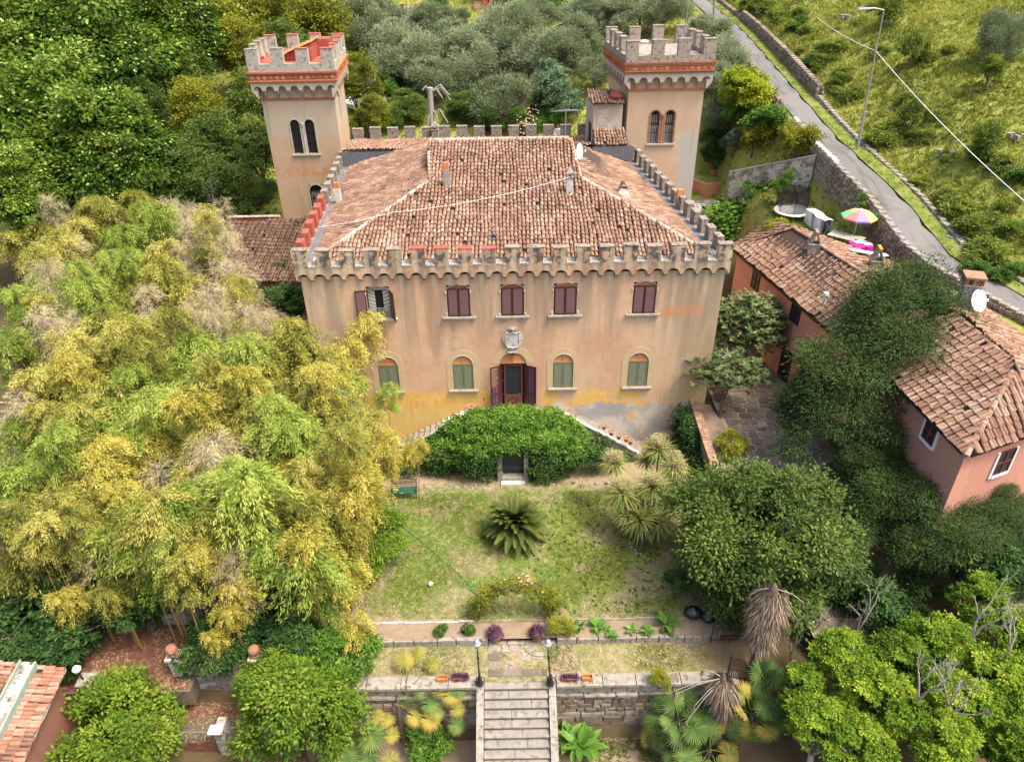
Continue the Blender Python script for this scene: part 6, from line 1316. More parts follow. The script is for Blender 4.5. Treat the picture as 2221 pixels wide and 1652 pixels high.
for a in ((942, 88, 'g1.3', 26, 'dark green shrub between two olives in the upper grove'), (836, 185, 'g1.3', 26, 'green shrub beside the parked white car'), (975, 62, 'g1.3', 24, 'bright green shrub in front of the orange house'), (1120, 20, 'g1.3', 30, 'leafy hedge bush right of the orange house'), (1200, 12, 'g1.3', 36, 'ivy dark hedge at the top edge over the track'), (950, 8, 'g1.3', 26, 'clipped dark shrub at the top edge beside steps'), (1140, 268, 'g1.3', 30, 'climbing shrub in pink flower behind the rear battlements'), (1070, 262, 'g1.3', 30, 'shadowed shrub behind the rear battlements, middle'), (1195, 250, 'g1.3', 28, 'shadowed shrub left of the plastered cabin'), (790, 290, 'g1.3', 30, 'green shrub right of the left tower foot')):
    T('bush', *a[:4], 'shrub', a[4], 'shrub')
T('lime', 1622, 203, 'g2.2', 58, 'broadleaf_tree', 'lime green tree beside the road right of the right tower', zs=.9, i=0)
T('bush', 1664, 258, 'g1.5', 46, 'hedge', 'clipped bright green hedge beside the road under the lime tree', 'hedge', zs=.7)
T('bush', 1610, 240, 'g1.5', 36, 'shrub', 'loose green shrub left of the clipped roadside hedge', 'shrub', zs=.8)
T('darkbush', 1549, 330, 'g1.5', 38, 'hedge', 'rounded dark green laurel hedge touching the right tower', 'hedge', zs=1.1)
T('darkbush', 1562, 292, 'g1.5', 30, 'shrub', 'upper lobe shrub with golden tips behind the laurel hedge', 'shrub')
T('blue', 1594, 303, 'g1.5', 26, 'shrub', 'blue-green shrub between laurel hedge and maple', 'shrub')
T('fern', 1636, 300, 'g1.5', 42, 'small_tree', 'fine-leaved small tree over the brick steps', 'tree', zs=1.2, nl=3, r0=.07)
T('fern', 1730, 305, 'g1.5', 50, 'maple_tree', 'airy spreading maple leaning over the roadside wall', 'tree', zs=1.2, nl=4, r0=.08)
T('bush', 1618, 465, 6.9, 98, 'shrub', 'broad green shrub between the villa and the farmhouse roof', 'shrub', zs=.75, i=0)
T('bush', 1560, 470, 6.0, 36, 'shrub', 'small shrub wedged behind the right battlements', 'shrub')
T('fern', 1690, 489, 8.9, 36, 'creeper', 'creeper trailing over the corner of the farmhouse roof', 'creeper', zs=.4)
T('bush', 1696, 400, 'g1.5', 24, 'shrub', 'scrubby plant climbing the lichened garden wall', 'shrub', zs=1.2)
# right garden
T('privet', 1645, 1175, 2.9, 186, 'large_shrub', 'huge rounded glossy evergreen at the right of the lawn', 'shrub', r0=.25, rz=.4, nl=8, zs=1.05)
rngy = np.random.default_rng(5); lob = []
p0 = at(1935, 985, 2.3)
for (px, py, z, rp) in ((1960, 640, 9.6, 62), (1905, 690, 9.0, 70), (2010, 700, 8.6, 75), (1860, 735, 8.2, 62), (1950, 780, 8.0, 85), (2040, 770, 7.8, 62), (1800, 800, 7.2, 60), (1870, 830, 7.0, 75), (1780, 860, 6.2, 55), (1960, 860, 6.6, 60), (1830, 900, 5.8, 60), (1735, 890, 5.2, 42), (1900, 930, 5.4, 50), (1750, 960, 4.4, 50), (2000, 610, 9.8, 30), (1905, 640, 9.7, 32), (2065, 690, 8.2, 36)):
    p = at(px, py, z)-p0; lob.append((*p, rp*px_r(z, px, py)))
ym = crown('yew_crown', 'lf_yew', 22, (3, 3, 4), 0, 62000, .19, .05, .4, 30, droop=.28, spread=.2, up=.6, lobes=lob, core=0)
yt = thing('yew_tree', 'tallest dark feathery evergreen between courtyard and farmhouse', 'tree', (p0[0], p0[1], 1.7)); c = link('crown', ym, yt); c.location = (0, 0, .6)
b = MB(); b.tube([(0, 0, -.3), (-.1, .1, 2), (-.05, .3, 4.5), (-.2, .6, 7)], [.2, .16, .13, .05], 7)
for l in lob: b.tube([(-.05, .3, min(4.5, l[2])), (l[0]*.5, l[1]*.5+.2, l[2]*.6+1.5), l[:3]], [.08, .05, .02], 5)
link('trunk', b.mesh('trunk', M['bark']), yt)
for a in ((1895, 1010, 'g1.4', 88, 'low dark feathery evergreen in front of the tall one, courtyard side'), (2000, 1060, 'g1.4', 92, 'low dark feathery evergreen below the farmhouse corner window'), (1880, 1110, 'g1.4', 80, 'feathery evergreen hanging over the flagstone ramp'), (2110, 1120, 'g1.4', 90, 'feathery evergreen near the right edge under the pink wall'), (2010, 1190, 'g1.4', 85, 'feathery evergreen above the bright green tree'), (2195, 1140, 'g1.4', 75, 'feathery evergreen cut by the right edge'), (2150, 1060, 'g1.4', 45, 'small feathery evergreen against the pink wall'), (1940, 1075, 'g2.2', 95, 'broad feathery evergreen in the middle of the low row'), (2070, 1160, 'g2', 95, 'feathery evergreen in the second rank of the low row'), (2190, 1240, 'g2', 80, 'feathery evergreen at the right edge above the bright leader'), (1830, 1180, 'g1.6', 60, 'feathery evergreen overhanging the lower end of the ramp'), (1880, 980, 'g2.4', 70, 'feathery evergreen directly below the tall one')):
    T('yewrow', *a[:4], 'yew_tree', a[4], 'tree', zs=.85, r0=.12)
for a in ((2110, 1210, 'g1.4', 95, 'ivy covered mound at the right under the yews', 'darkbush'), (1850, 1290, 'g1.4', 90, 'ivy mound right of the dead palm', 'darkbush'), (1960, 1330, 'g1.4', 90, 'dark climber mass behind the bright green tree', 'darkbush')):
    if a[3]: T(a[5], *a[:4], 'climber_mass', a[4], 'climber', zs=.8)
for a in ((1740, 1500, 'g2.6', 58, 'bright green crown nearest the iron gate'), (2200, 1390, 'g3.4', 75, 'bright green tree cut by the right edge'), (1960, 1440, 'g3', 71, 'bright green crown between its taller neighbours'), (2090, 1540, 'g3', 84, 'bright green crown low in the corner group'), (2210, 1620, 'g3', 79, 'bright green crown in the very corner of the photo'), (1860, 1620, 'g2.6', 75, 'bright green crown at the bottom edge below the middle one'), (1830, 1430, 'g3', 73, 'bright green tree right of the dead palm, lower left lobe'), (1900, 1530, 'g3', 96, 'bright green tree at the bottom edge, middle one of the corner group'), (2020, 1400, 'g3', 84, 'bright green tree in the lower right corner, the middle crown'), (2120, 1300, 'g3', 63, 'tall bright green leader nearest the right edge'), (2150, 1500, 'g3', 92, 'bright green tree filling the bottom right corner'), (1780, 1580, 'g3', 75, 'bright green tree at the bottom edge right of the fan palms'), (2040, 1600, 'g3', 71, 'bright green crown at the bottom edge left of the corner one')):
    T('bright', *a[:4], 'broadleaf_tree', a[4], 'tree', 'bright green trees in the lower right corner', i=int(a[0]) % 2, r0=.13, zs=.9, bark='barkpale')
# bare grey branches sticking out
def bare(pos, h, n, seed, spread, r0=.05, mat='barkpale', lean=(0, 0)):
    rr = random.Random(seed); b = MB(); 
    def grow(p, d, L, r, dep):
        q = p+d*L*.5+Vector((rr.uniform(-1, 1), rr.uniform(-1, 1), 0))*L*.06; e = p+d*L; b.tube([p, q, e], [r, r*.8, r*.55], 5 if dep < 2 else 4)
        if dep < 4:
            for k in range(rr.choice((2, 2, 3)) if dep < 3 else 2):
                v = (d+Vector((rr.uniform(-1, 1), rr.uniform(-1, 1), rr.uniform(-.25, .5)))*spread).normalized(); grow(p.lerp(e, rr.uniform(.5, 1)), v, L*rr.uniform(.5, .75), r*.55, dep+1)
    for i in range(n): grow(Vector(pos), Vector((lean[0]+rr.uniform(-.3, .3), lean[1]+rr.uniform(-.3, .3), 1)).normalized(), h*.42, r0, 0)
    return b
for px, py, z, h, n, s, lb in ((1990, 1520, 2.2, 3.4, 2, 21, 'pale bare limbs poking through the bright green crowns, middle'), (2110, 1380, 3.0, 3.2, 2, 22, 'pale bare limbs at the upper right of the bright green crowns'), (1770, 1420, .0, 3.6, 1, 3, 'bare forked grey sapling right of the dead palm'), (1850, 1380, 0, 4.5, 2, 4, 'bare many-branched grey shrub over the ivy mound'), (2045, 1560, 1.5, 3.0, 2, 5, 'bare silvery branches in the middle of the bright green trees'), (2170, 1440, 2, 3.6, 1, 6, 'bare thick grey limb near the right edge among bright leaves'), (1720, 1450, -.5, 3.0, 1, 8, 'thin bare twig beside the dead palm trunk')):
    p = at(px, py, z); t_ = thing('bare_branches', lb, 'branches', p); link('branches', bare((0, 0, 0), h, n, s, .6).mesh('branches', M['barkpale']), t_)
p = at(1830, 985, 3.0); t_ = thing('dead_branch', 'arching bare dead branches fanned out over the courtyard', 'branches', p); b = MB(); rr = random.Random(2)
for k in range(11):
    e = Vector((-2.0+rr.uniform(-.5, .8), rr.uniform(-1.6, .2), -.3-rr.random()*.6)); b.tube([(.9, .3, 0), Vector((.2, .1, .5+rr.uniform(-.1, .2)))+e*.15, e*.6+Vector((0, 0, .35)), e], [.03, .024, .016, .008], 4)
link('branches', b.mesh('branches', M['barkpale']), t_)
# loquats
def whorls(name, mat, seed, C, L, W, n=11, spread=.5):
    rng = np.random.default_rng(seed); C = np.array(C); k = len(C); P = np.repeat(C, n, 0); a = rng.uniform(0, 6.28, k*n); e = rng.uniform(-.35, .5, k*n); D = np.c_[np.cos(a)*np.cos(e), np.sin(a)*np.cos(e), np.sin(e)]; ax = np.repeat(unit(k, rng)*.5+np.array([0, 0, .6]), n, 0); D = D+ax*.3; D /= np.linalg.norm(D, axis=1)[:, None]
    N = np.tile([0, 0, 1.], (k*n, 1))+unit(k*n, rng)*.35; N -= D*np.sum(N*D, 1)[:, None]; N /= np.linalg.norm(N, axis=1)[:, None]; V, F, T_ = leaf_quads(P, D, N, L*rng.uniform(.7, 1.2, k*n), np.full(k*n, W), np.clip(np.repeat(rng.uniform(0, 1, k), n)*.8+.2*rng.random(k*n), 0, 1)); return np_mesh(name, V, F, M[mat], T_)
def loquat(px, py, z, R, nw, label, dense, seed, foot=None):
    p = at(px, py, z); rng = np.random.default_rng(seed); g = 2.45 if foot is None else foot[2]; f = foot if foot is not None else (p[0], p[1], g); t_ = thing('loquat_tree', label, 'tree', (f[0], f[1], g)); o_ = np.array(p)-np.array([f[0], f[1], g])
    d = unit(nw, rng); d[:, 2] = np.abs(d[:, 2])*.9-.25*(rng.random(nw)); C = o_+d*np.array(R)*rng.uniform(.55 if dense else .5, 1, (nw, 1)); link('crown', whorls('loquat_crown', 'lf_loquat', seed, C, .30, .1, 10), t_)
    b = MB(); k = Vector(o_)*.55+Vector((0, 0, .2)); b.tube([(0, 0, -.1), Vector(o_)*.25+Vector((.03, 0, .1)), k], [.09, .075, .06], 6)
    mids = [k+(Vector(o_+np.array(R)*unit(1, rng)[0]*.5)-k)*.9 for _ in range(9)]
    for m_ in mids: b.tube([k, k.lerp(m_, .5)+Vector((0, 0, -.1)), m_], [.05, .035, .022], 5)
    for c_ in C[::1 if not dense else 6]: m_ = min(mids, key=lambda q: (q-Vector(c_)).length); b.tube([m_, m_.lerp(Vector(c_), .5)+Vector((0, 0, -.06)), c_], [.018, .012, .008], 4)
    link('trunk', b.mesh('trunk', M['bark']), t_)
    b = MB()
    for c_ in C[:max(12, nw//10)]:
        for q in range(3): b.lathe([(0, -.03), (.028, 0), (0, .035)], (c_[0]+rng.uniform(-.08, .08), c_[1]+rng.uniform(-.08, .08), c_[2]-.05+rng.uniform(-.04, .04)), 6)
    setp(link('fruit', b.mesh('fruit', M['orangeclay']), t_), kind='stuff'); return t_
fp = at(1561, 904, 2.45); loquat(1572, 812, 4.6, (2.4, 1.8, 1.6), 240, 'sparse loquat tree with visible branches and orange fruit at the villa corner', False, 5, fp)
loquat(1625, 722, 4.9, (2.4, 2.1, 3.0), 1300, 'dense loquat tree against the orange-pink farmhouse wall', True, 6)
T('fern', 1592, 966, 2.9, 42, 'ferny_shrub', 'feathery yellow-green shrub in the earth bed behind the brick-capped wall', 'shrub', trunk=.5)
for px, py, lb, s in ((1568, 893, 'terracotta pot beside the loquat trunk', .2), (1560, 862, 'large terracotta jar behind the loquat trunk', .42)):
    p = at(px, py, 2.5); t_ = thing('plant_pot', lb, 'pot', p); MB().lathe([(s*.6, 0), (s*1.0, s*1.0), (s*1.05, s*1.3), (s*.9, s*1.3), (s*.8, s*1.1)], p, 16).build('pot', M['clay'], t_)
# ------------------------------------------------------------------ climber on the stairs
def cloud(name, mat, seed, boxes, n, L, W, droop=.2, sub=40, r=.28):
    "leaf clusters spread over given blobs (x,y,z,rx,ry,rz,weight)"
    rng = np.random.default_rng(seed); B = np.array(boxes, float); vol = B[:, 3]*B[:, 4]+B[:, 3]*B[:, 5]+B[:, 4]*B[:, 5]; pr = vol*B[:, 6]; pr /= pr.sum(); nt = n//sub
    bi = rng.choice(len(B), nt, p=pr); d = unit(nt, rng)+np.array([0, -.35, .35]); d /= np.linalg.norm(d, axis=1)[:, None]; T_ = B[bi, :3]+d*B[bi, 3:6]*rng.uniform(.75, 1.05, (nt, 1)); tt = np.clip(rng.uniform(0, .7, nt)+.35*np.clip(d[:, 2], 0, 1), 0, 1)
    ti = rng.integers(0, nt, n); g = rng.normal(size=(n, 3))*r*np.array([1, .8, .7]); P = T_[ti]+g*.6; D = unit(n, rng)+d[ti]*.7; D[:, 2] -= droop*2; D /= np.linalg.norm(D, axis=1)[:, None]; N = unit(n, rng)*.8+d[ti]*.8+np.array([0, 0, .5]); N -= D*np.sum(N*D, 1)[:, None]; N /= np.linalg.norm(N, axis=1)[:, None]+1e-9
    V, F, t_ = leaf_quads(P, D, N, L*rng.uniform(.6, 1.3, n), W*rng.uniform(.7, 1.2, n), np.clip(tt[ti]+rng.normal(0, .08, n), 0, 1)); return np_mesh(name, V, F, M[mat], t_)
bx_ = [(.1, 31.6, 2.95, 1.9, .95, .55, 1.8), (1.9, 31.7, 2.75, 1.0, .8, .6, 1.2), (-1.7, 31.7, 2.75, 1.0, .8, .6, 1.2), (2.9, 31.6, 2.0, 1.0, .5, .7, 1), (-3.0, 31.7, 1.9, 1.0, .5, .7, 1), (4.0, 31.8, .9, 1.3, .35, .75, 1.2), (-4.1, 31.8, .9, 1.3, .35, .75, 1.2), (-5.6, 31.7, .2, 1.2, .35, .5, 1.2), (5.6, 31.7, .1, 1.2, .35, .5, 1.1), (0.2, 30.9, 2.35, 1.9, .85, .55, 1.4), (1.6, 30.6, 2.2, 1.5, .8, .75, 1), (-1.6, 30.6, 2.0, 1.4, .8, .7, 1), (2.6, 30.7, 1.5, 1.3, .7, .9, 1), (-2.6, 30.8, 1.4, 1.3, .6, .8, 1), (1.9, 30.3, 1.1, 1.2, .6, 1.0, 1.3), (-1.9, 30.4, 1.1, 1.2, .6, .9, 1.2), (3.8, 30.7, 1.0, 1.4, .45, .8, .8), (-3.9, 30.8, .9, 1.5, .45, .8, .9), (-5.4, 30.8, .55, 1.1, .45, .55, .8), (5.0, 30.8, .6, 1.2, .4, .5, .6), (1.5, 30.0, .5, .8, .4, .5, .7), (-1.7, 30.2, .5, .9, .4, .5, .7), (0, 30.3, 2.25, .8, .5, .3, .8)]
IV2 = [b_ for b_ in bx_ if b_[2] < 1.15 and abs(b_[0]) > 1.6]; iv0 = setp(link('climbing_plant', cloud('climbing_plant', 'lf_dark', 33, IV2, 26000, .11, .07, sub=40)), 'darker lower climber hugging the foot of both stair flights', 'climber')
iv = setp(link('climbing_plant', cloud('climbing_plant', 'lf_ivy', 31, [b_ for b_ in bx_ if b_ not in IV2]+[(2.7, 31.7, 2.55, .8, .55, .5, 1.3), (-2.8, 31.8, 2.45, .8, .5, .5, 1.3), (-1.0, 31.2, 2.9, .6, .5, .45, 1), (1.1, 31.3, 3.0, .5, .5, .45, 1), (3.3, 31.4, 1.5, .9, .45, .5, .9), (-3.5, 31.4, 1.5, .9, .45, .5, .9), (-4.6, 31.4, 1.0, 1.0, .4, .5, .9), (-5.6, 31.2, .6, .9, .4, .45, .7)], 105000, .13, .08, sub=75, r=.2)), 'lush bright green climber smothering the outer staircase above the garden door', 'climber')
iv2 = setp(link('ivy', cloud('ivy', 'lf_dark', 32, [(9.55, 31.8, 1.2, .35, 1.6, 1.5, 1), (9.6, 29.7, .7, .3, 1.4, 1.0, .8), (9.3, 32.6, 1.6, .4, .7, 1.0, 1)], 12000, .13, .09, sub=30)), 'dark ivy column between the peeling wall and the brick-capped wall', 'ivy')
b = MB(); rr = random.Random(8)
for k in range(9): x = rr.uniform(-4, 4); b.lathe([(0, -.03), (.04, 0), (0, .03)], (x, 30.0+rr.random()*.2, rr.uniform(.8, 2.6)), 6)
# ------------------------------------------------------------------ cycad in the lawn
def frond_mesh(name, mat, L, n, wl, seed, curve=.5, leaflet=.3, vee=.5):
    rng = np.random.default_rng(seed); t_ = np.linspace(.12, 1, n); x = L*t_; z = L*(.55*t_-curve*1.1*t_**2); P = np.c_[x, np.zeros(n), z]; d = np.gradient(P, axis=0); d /= np.linalg.norm(d, axis=1)[:, None]
    VV = []; FF = []; TT = []
    for s_ in (-1, 1):
        D = d*.75+np.array([0, s_, 0])*.9+np.array([0, 0, vee])*.5; D /= np.linalg.norm(D, axis=1)[:, None]; N = np.cross(D, d)*s_; N /= np.linalg.norm(N, axis=1)[:, None]
        V, F, q = leaf_quads(P, D, N, leaflet*np.sin(np.pi*(t_*.85+.12))+.04, np.full(n, wl), np.clip(.3+.5*t_+rng.normal(0, .08, n), 0, 1)); FF.append(F+sum(len(v) for v in VV)); VV.append(V); TT.append(q)
    k = np.linspace(0, 1, 8); S = np.c_[L*k, 0*k, L*(.55*k-curve*1.1*k**2)]; V = np.concatenate([S+[0, -.012, 0], S+[0, .012, 0]]); F = np.array([(i, i+1, i+9, i+8) for i in range(7)]); FF.append(F+sum(len(v) for v in VV)); VV.append(V); TT.append(np.full(16, .9))
    return np_mesh(name, np.concatenate(VV), np.concatenate(FF), M[mat], np.concatenate(TT))
cp = at(1119, 1165, 0); cy_ = thing('sago_palm', 'spiky dark green sago palm in the middle of the lawn', 'palm', cp); fm = [frond_mesh('frond', 'lf_cycad', 1.35, 46, .04, s, .48, .2) for s in (1, 2)]
rr = random.Random(4)
for k in range(110):
    o = link('frond', fm[k % 2], cy_); el = rr.uniform(-.45, 1.05) if k > 30 else rr.uniform(.5, 1.2); o.rotation_euler = (rr.uniform(-.2, .2), -el, k*2.399); o.location = (0, 0, .55); s_ = rr.uniform(.85, 1.12); o.scale = (s_, s_, s_)
cy_.scale = (1.18,)*3; MB().lathe([(.3, -.55), (.28, 0), (.2, .12)], (cp[0], cp[1], .55), 12).build('trunk', M['bark'], cy_); m = MB(); m.lathe([(.16, 0), (.19, .06), (.14, .15), (0, .2)], (cp[0], cp[1], .66), 12); m.build('seed_cone', M['clay'], cy_)
# ------------------------------------------------------------------ cordyline clump
def blades(name, mat, n, L, W, seed, down=.9, el0=-.2, el1=1.4):
    rng = np.random.default_rng(seed); a = rng.uniform(0, 6.283, n); e = rng.uniform(el0, el1, n); h = np.c_[np.cos(a), np.sin(a), 0*a]; VV = []; seg = 4; Ln = L*rng.uniform(.75, 1.1, n); base = np.zeros((n, 3)); dirs = h*np.cos(e)[:, None]+np.array([0, 0, 1])*np.sin(e)[:, None]; side = np.cross(dirs, [0, 0, 1]); side /= np.linalg.norm(side, axis=1)[:, None]+1e-9
    P = base+dirs*.05; pts = [P]
    for j in range(seg): dirs = dirs-np.array([0, 0, 1])*(down*.28*(.4+rng.random((n, 1)))); dirs /= np.linalg.norm(dirs, axis=1)[:, None]; P = P+dirs*(Ln/seg)[:, None]; pts.append(P)
    wv = [.5, 1, .9, .6, .05]; V = np.stack([q for j in range(seg+1) for q in (pts[j]-side*W*wv[j]/2, pts[j]+side*W*wv[j]/2)], 1).reshape(-1, 3); k = 2*(seg+1)
    F = np.concatenate([np.stack([np.arange(n)*k+2*j, np.arange(n)*k+2*j+1, np.arange(n)*k+2*j+3, np.arange(n)*k+2*j+2], 1) for j in range(seg)]); tone = np.repeat(np.clip(.35+.4*np.sin(e)+rng.normal(0, .15, n), 0, 1), k); return np_mesh(name, V, F, M[mat], tone)
head_me = [blades('leaf_head', 'lf_cordyline', 200, .95, .05, s) for s in (1, 2)]
pan_me = crown('panicle', 'lf_flowerpan', 41, (.36, .36, .34), 14, 2600, .07, .02, .42, 10, spread=.3, core=.3)
cb_ = at(1400, 1175, 0.05); cd = thing('cordyline', 'clump of cabbage palms with sword leaves and cream flower panicles right of the lawn', 'palm', cb_)
HD = [(1429, 978, 3.5, 1.0, 1), (1331, 1008, 2.9, .9, 1), (1462, 1018, 3.1, .95, 1), (1350, 1072, 2.5, 1.05, 1), (1416, 1058, 2.8, 1.05, 1), (1470, 1052, 2.6, .8, 1), (1389, 1130, 1.5, 1.25, 0), (1402, 1000, 2.6, .7, 0), (1360, 1120, 1.5, .9, 0), (1425, 1135, 1.3, 1.1, 0), (1455, 1085, 2.0, .7, 0), (1380, 1092, 1.9, .8, 0)]
for k, (px, py, z, s_, fl) in enumerate(HD):
    p = at(px, py, z); o = piece('leaf_head', head_me[k % 2], cd, p, rz=k, sc=s_)
    if fl: piece('flower_panicle', pan_me, cd, p+np.array([.0, .12, .38]), rz=k*2, sc=(1.15, 1.15, 1.25))
    m = MB(); f0 = Vector(cb_)+Vector((.3*math.cos(k), .25*math.sin(k), -.1)); m.tube([f0, f0.lerp(Vector(p), .45)+Vector((0, .1, -.25)), p], [.07, .05, .045], 6); m.build('stem', M['bark'], cd)
# ------------------------------------------------------------------ fan palms
def fan_mesh(name, mat, seed, R=.66, n=34, span=5.6, petiole=.5, droop=.15):
    rng = np.random.default_rng(seed); V = []; F = []; T_ = []
    for i in range(n):
        a = -span/2+span*i/(n-1); r = R*(1-.12*abs(a)/2)*rng.uniform(.9, 1.05); w_ = span/n*.5; zi = -droop*rng.uniform(.6, 1.4)
        c0 = (petiole, 0, 0); m1 = (petiole+math.cos(a)*r*.6, math.sin(a)*r*.6, .02-droop*.2); L1 = (petiole+math.cos(a-w_)*r*.58, math.sin(a-w_)*r*.58, -.02-droop*.2); R1 = (petiole+math.cos(a+w_)*r*.58, math.sin(a+w_)*r*.58, -.02-droop*.2); tp = (petiole+math.cos(a)*r, math.sin(a)*r, zi*r*1.5)
        b_ = len(V); V += [c0, L1, m1, R1, tp]; F += [(b_, b_+1, b_+2), (b_, b_+2, b_+3), (b_+1, b_+4, b_+2), (b_+2, b_+4, b_+3)]; t0 = rng.uniform(.3, .7); T_ += [t0*.8, t0, t0, t0, min(1, t0+.35)]
    b_ = len(V)
    for u in np.linspace(0, 1, 5): V += [(petiole*u, -.012, .0+.06*math.sin(u*3)), (petiole*u, .012, .0+.06*math.sin(u*3))]; T_ += [.7, .7]
    for j in range(4): F += [(b_+2*j, b_+2*j+1, b_+2*j+3), (b_+2*j, b_+2*j+3, b_+2*j+2)]
    return np_mesh(name, np.array(V), np.array(F), M[mat], T_)
FAN = {k: [fan_mesh('frond', m_, s) for s in (1, 2, 3)] for k, m_ in (('g', 'lf_palm'), ('y', 'lf_palmyellow'))}
def fan_palm(label, trunk, z0, fans, seed, group=None, trunk_r=.1, auto=0, Rz=.9, greens='g'):
    "fans: (px, py, z, kind, scale) leaf centres; trunk: crown point"
    t_ = thing('fan_palm', label, 'palm', (trunk[0], trunk[1], z0), group=group); rr = random.Random(seed); tv = Vector(trunk)
    m = MB(); m.tube([(trunk[0]+.1, trunk[1], z0-.2), (trunk[0]-.03, trunk[1], (z0+trunk[2])/2), trunk], [trunk_r*1.2, trunk_r*1.1, trunk_r], 8); m.build('trunk', M['bark'], t_)
    L_ = [(Vector(at(px, py, z)), k, s_) for px, py, z, k, s_ in fans]
    for i in range(auto): a = i*2.4+seed; e = rr.uniform(-.35, .9); L_.append((tv+Vector((math.cos(a)*math.cos(e), math.sin(a)*math.cos(e), math.sin(e)))*Rz*rr.uniform(.8, 1.15), greens if rr.random() < .75 else 'y', rr.uniform(.85, 1.1)))
    for i, (c, k, s_) in enumerate(L_):
        d = c-tv; L = max(d.length, .3); dn = d.normalized(); o = link('frond', FAN[k][i % 3], t_); 
        X = (dn+Vector((0, 0, -.12))).normalized(); Z = Vector((rr.uniform(-.25, .25), rr.uniform(-.45, .0), 1)); Y = Z.cross(X).normalized(); Z = X.cross(Y); R3 = Matrix((X, Y, Z)).transposed().to_4x4(); s2 = s_*(.85 if k == 'y' else 1)
        R3.translation = (c-X*.5*s2)-Vector((trunk[0], trunk[1], z0)); o.matrix_basis = R3 @ Matrix.Scale(s2, 4)
        if L > .55: m = MB(); m.tube([trunk, tv.lerp(c, .5)+Vector((0, 0, .08)), c-X*.45*s2], [.016, .013, .011], 4); m.build('petiole', M['lf_palm'] if k == 'g' else M['lf_palmyellow'], t_)
    return t_
C7 = lambda x, y: (x*.2804+679.3, y*.2804+1245.4); C8 = lambda x, y: (x*.2804+1188.8, y*.2804+1188.8)
def fl(conv, L): return [(*conv(x, y), z, k, s) for x, y, z, k, s in L]
fan_palm('large fan palm with pale green leaves left of the garden steps', at(*C7(300, 1180), -1.5), -3.7, fl(C7, [(275, 900, -.6, 'g', 1.15), (340, 1070, -.9, 'g', 1.0), (440, 1240, -1.2, 'g', 1.2), (250, 1390, -1.8, 'g', 1.1), (85, 1310, -1.7, 'g', 1.0), (230, 1170, -1.2, 'g', .9), (120, 1160, -1.5, 'g', .9), (480, 1100, -1.1, 'y', .85), (560, 1120, -1.4, 'y', .8), (600, 1240, -1.8, 'y', .8), (590, 1430, -2.4, 'y', .9), (420, 1400, -2.2, 'g', 1.0), (330, 1290, -1.8, 'g', .9)]), 1)
fan_palm('fan palm with yellowed leaves and brown ruff in front of the retaining wall', at(*C7(655, 1000), -.8), -3.7, fl(C7, [(710, 680, .3, 'y', 1.0), (800, 620, .3, 'y', .85), (912, 700, .1, 'y', .75), (970, 870, -.5, 'y', .95), (1060, 930, -.6, 'y', 1.0), (1110, 890, -.5, 'g', .8), (900, 1120, -1.3, 'y', 1.05), (785, 1100, -1.2, 'y', .9), (950, 1060, -1.1, 'y', .8), (810, 910, -.5, 'g', .55), (1110, 1040, -1.2, 'y', .8), (1110, 1160, -1.7, 'g', .75), (900, 1000, -.9, 'g', .8)]), 2)
fan_palm('green fan palm right of the steps, nearest the retaining wall', at(*C8(1010, 1340), -1.6), -3.7, fl(C8, [(985, 1215, -1.0, 'g', 1.15), (1020, 1425, -1.6, 'g', 1.15), (1110, 1300, -1.3, 'g', .95), (880, 1190, -1.2, 'g', .8), (900, 1340, -1.7, 'g', .85), (1080, 1170, -.9, 'g', .9), (850, 1480, -2.3, 'g', .8)]), 3, auto=5)
fan_palm('green fan palm at the bottom edge under the dead palm head', at(*C8(1250, 1560), -2.0), -3.7, fl(C8, [(1100, 1620, -2.2, 'g', 1.1), (1250, 1420, -1.5, 'g', 1.1), (1400, 1590, -1.9, 'y', 1.15), (1240, 1330, -1.4, 'g', .8), (960, 1620, -2.4, 'g', .8)]), 4, auto=6)
fan_palm('fan palm with one yellow fan right of the brown dead palm head', at(*C8(1580, 1290), -1.0), -3.7, fl(C8, [(1520, 1130, -.2, 'y', 1.1), (1660, 1240, -.6, 'g', 1.1), (1570, 1400, -1.3, 'y', 1.0), (1660, 1440, -1.4, 'g', 1.15), (1690, 1330, -1.0, 'g', .9), (1450, 1400, -1.5, 'g', .9), (1700, 1600, -2.0, 'g', 1.0)]), 5, auto=5)
fan_palm('fan palm behind the iron gate, upright green fans', at(*C8(1680, 1060), -.3), -2.2, fl(C8, [(1640, 960, .3, 'g', 1.0), (1740, 1000, .2, 'g', 1.0), (1690, 940, .4, 'g', .9), (1620, 1060, -.2, 'g', .8)]), 6, auto=3)
fan_palm('small yellow fan palm in the bare bed below the right wall', at(*C8(800, 1500), -3.1), -3.8, fl(C8, [(790, 1440, -2.7, 'y', .8), (760, 1490, -2.9, 'y', .6), (850, 1480, -2.9, 'y', .6)]), 7, trunk_r=.05)
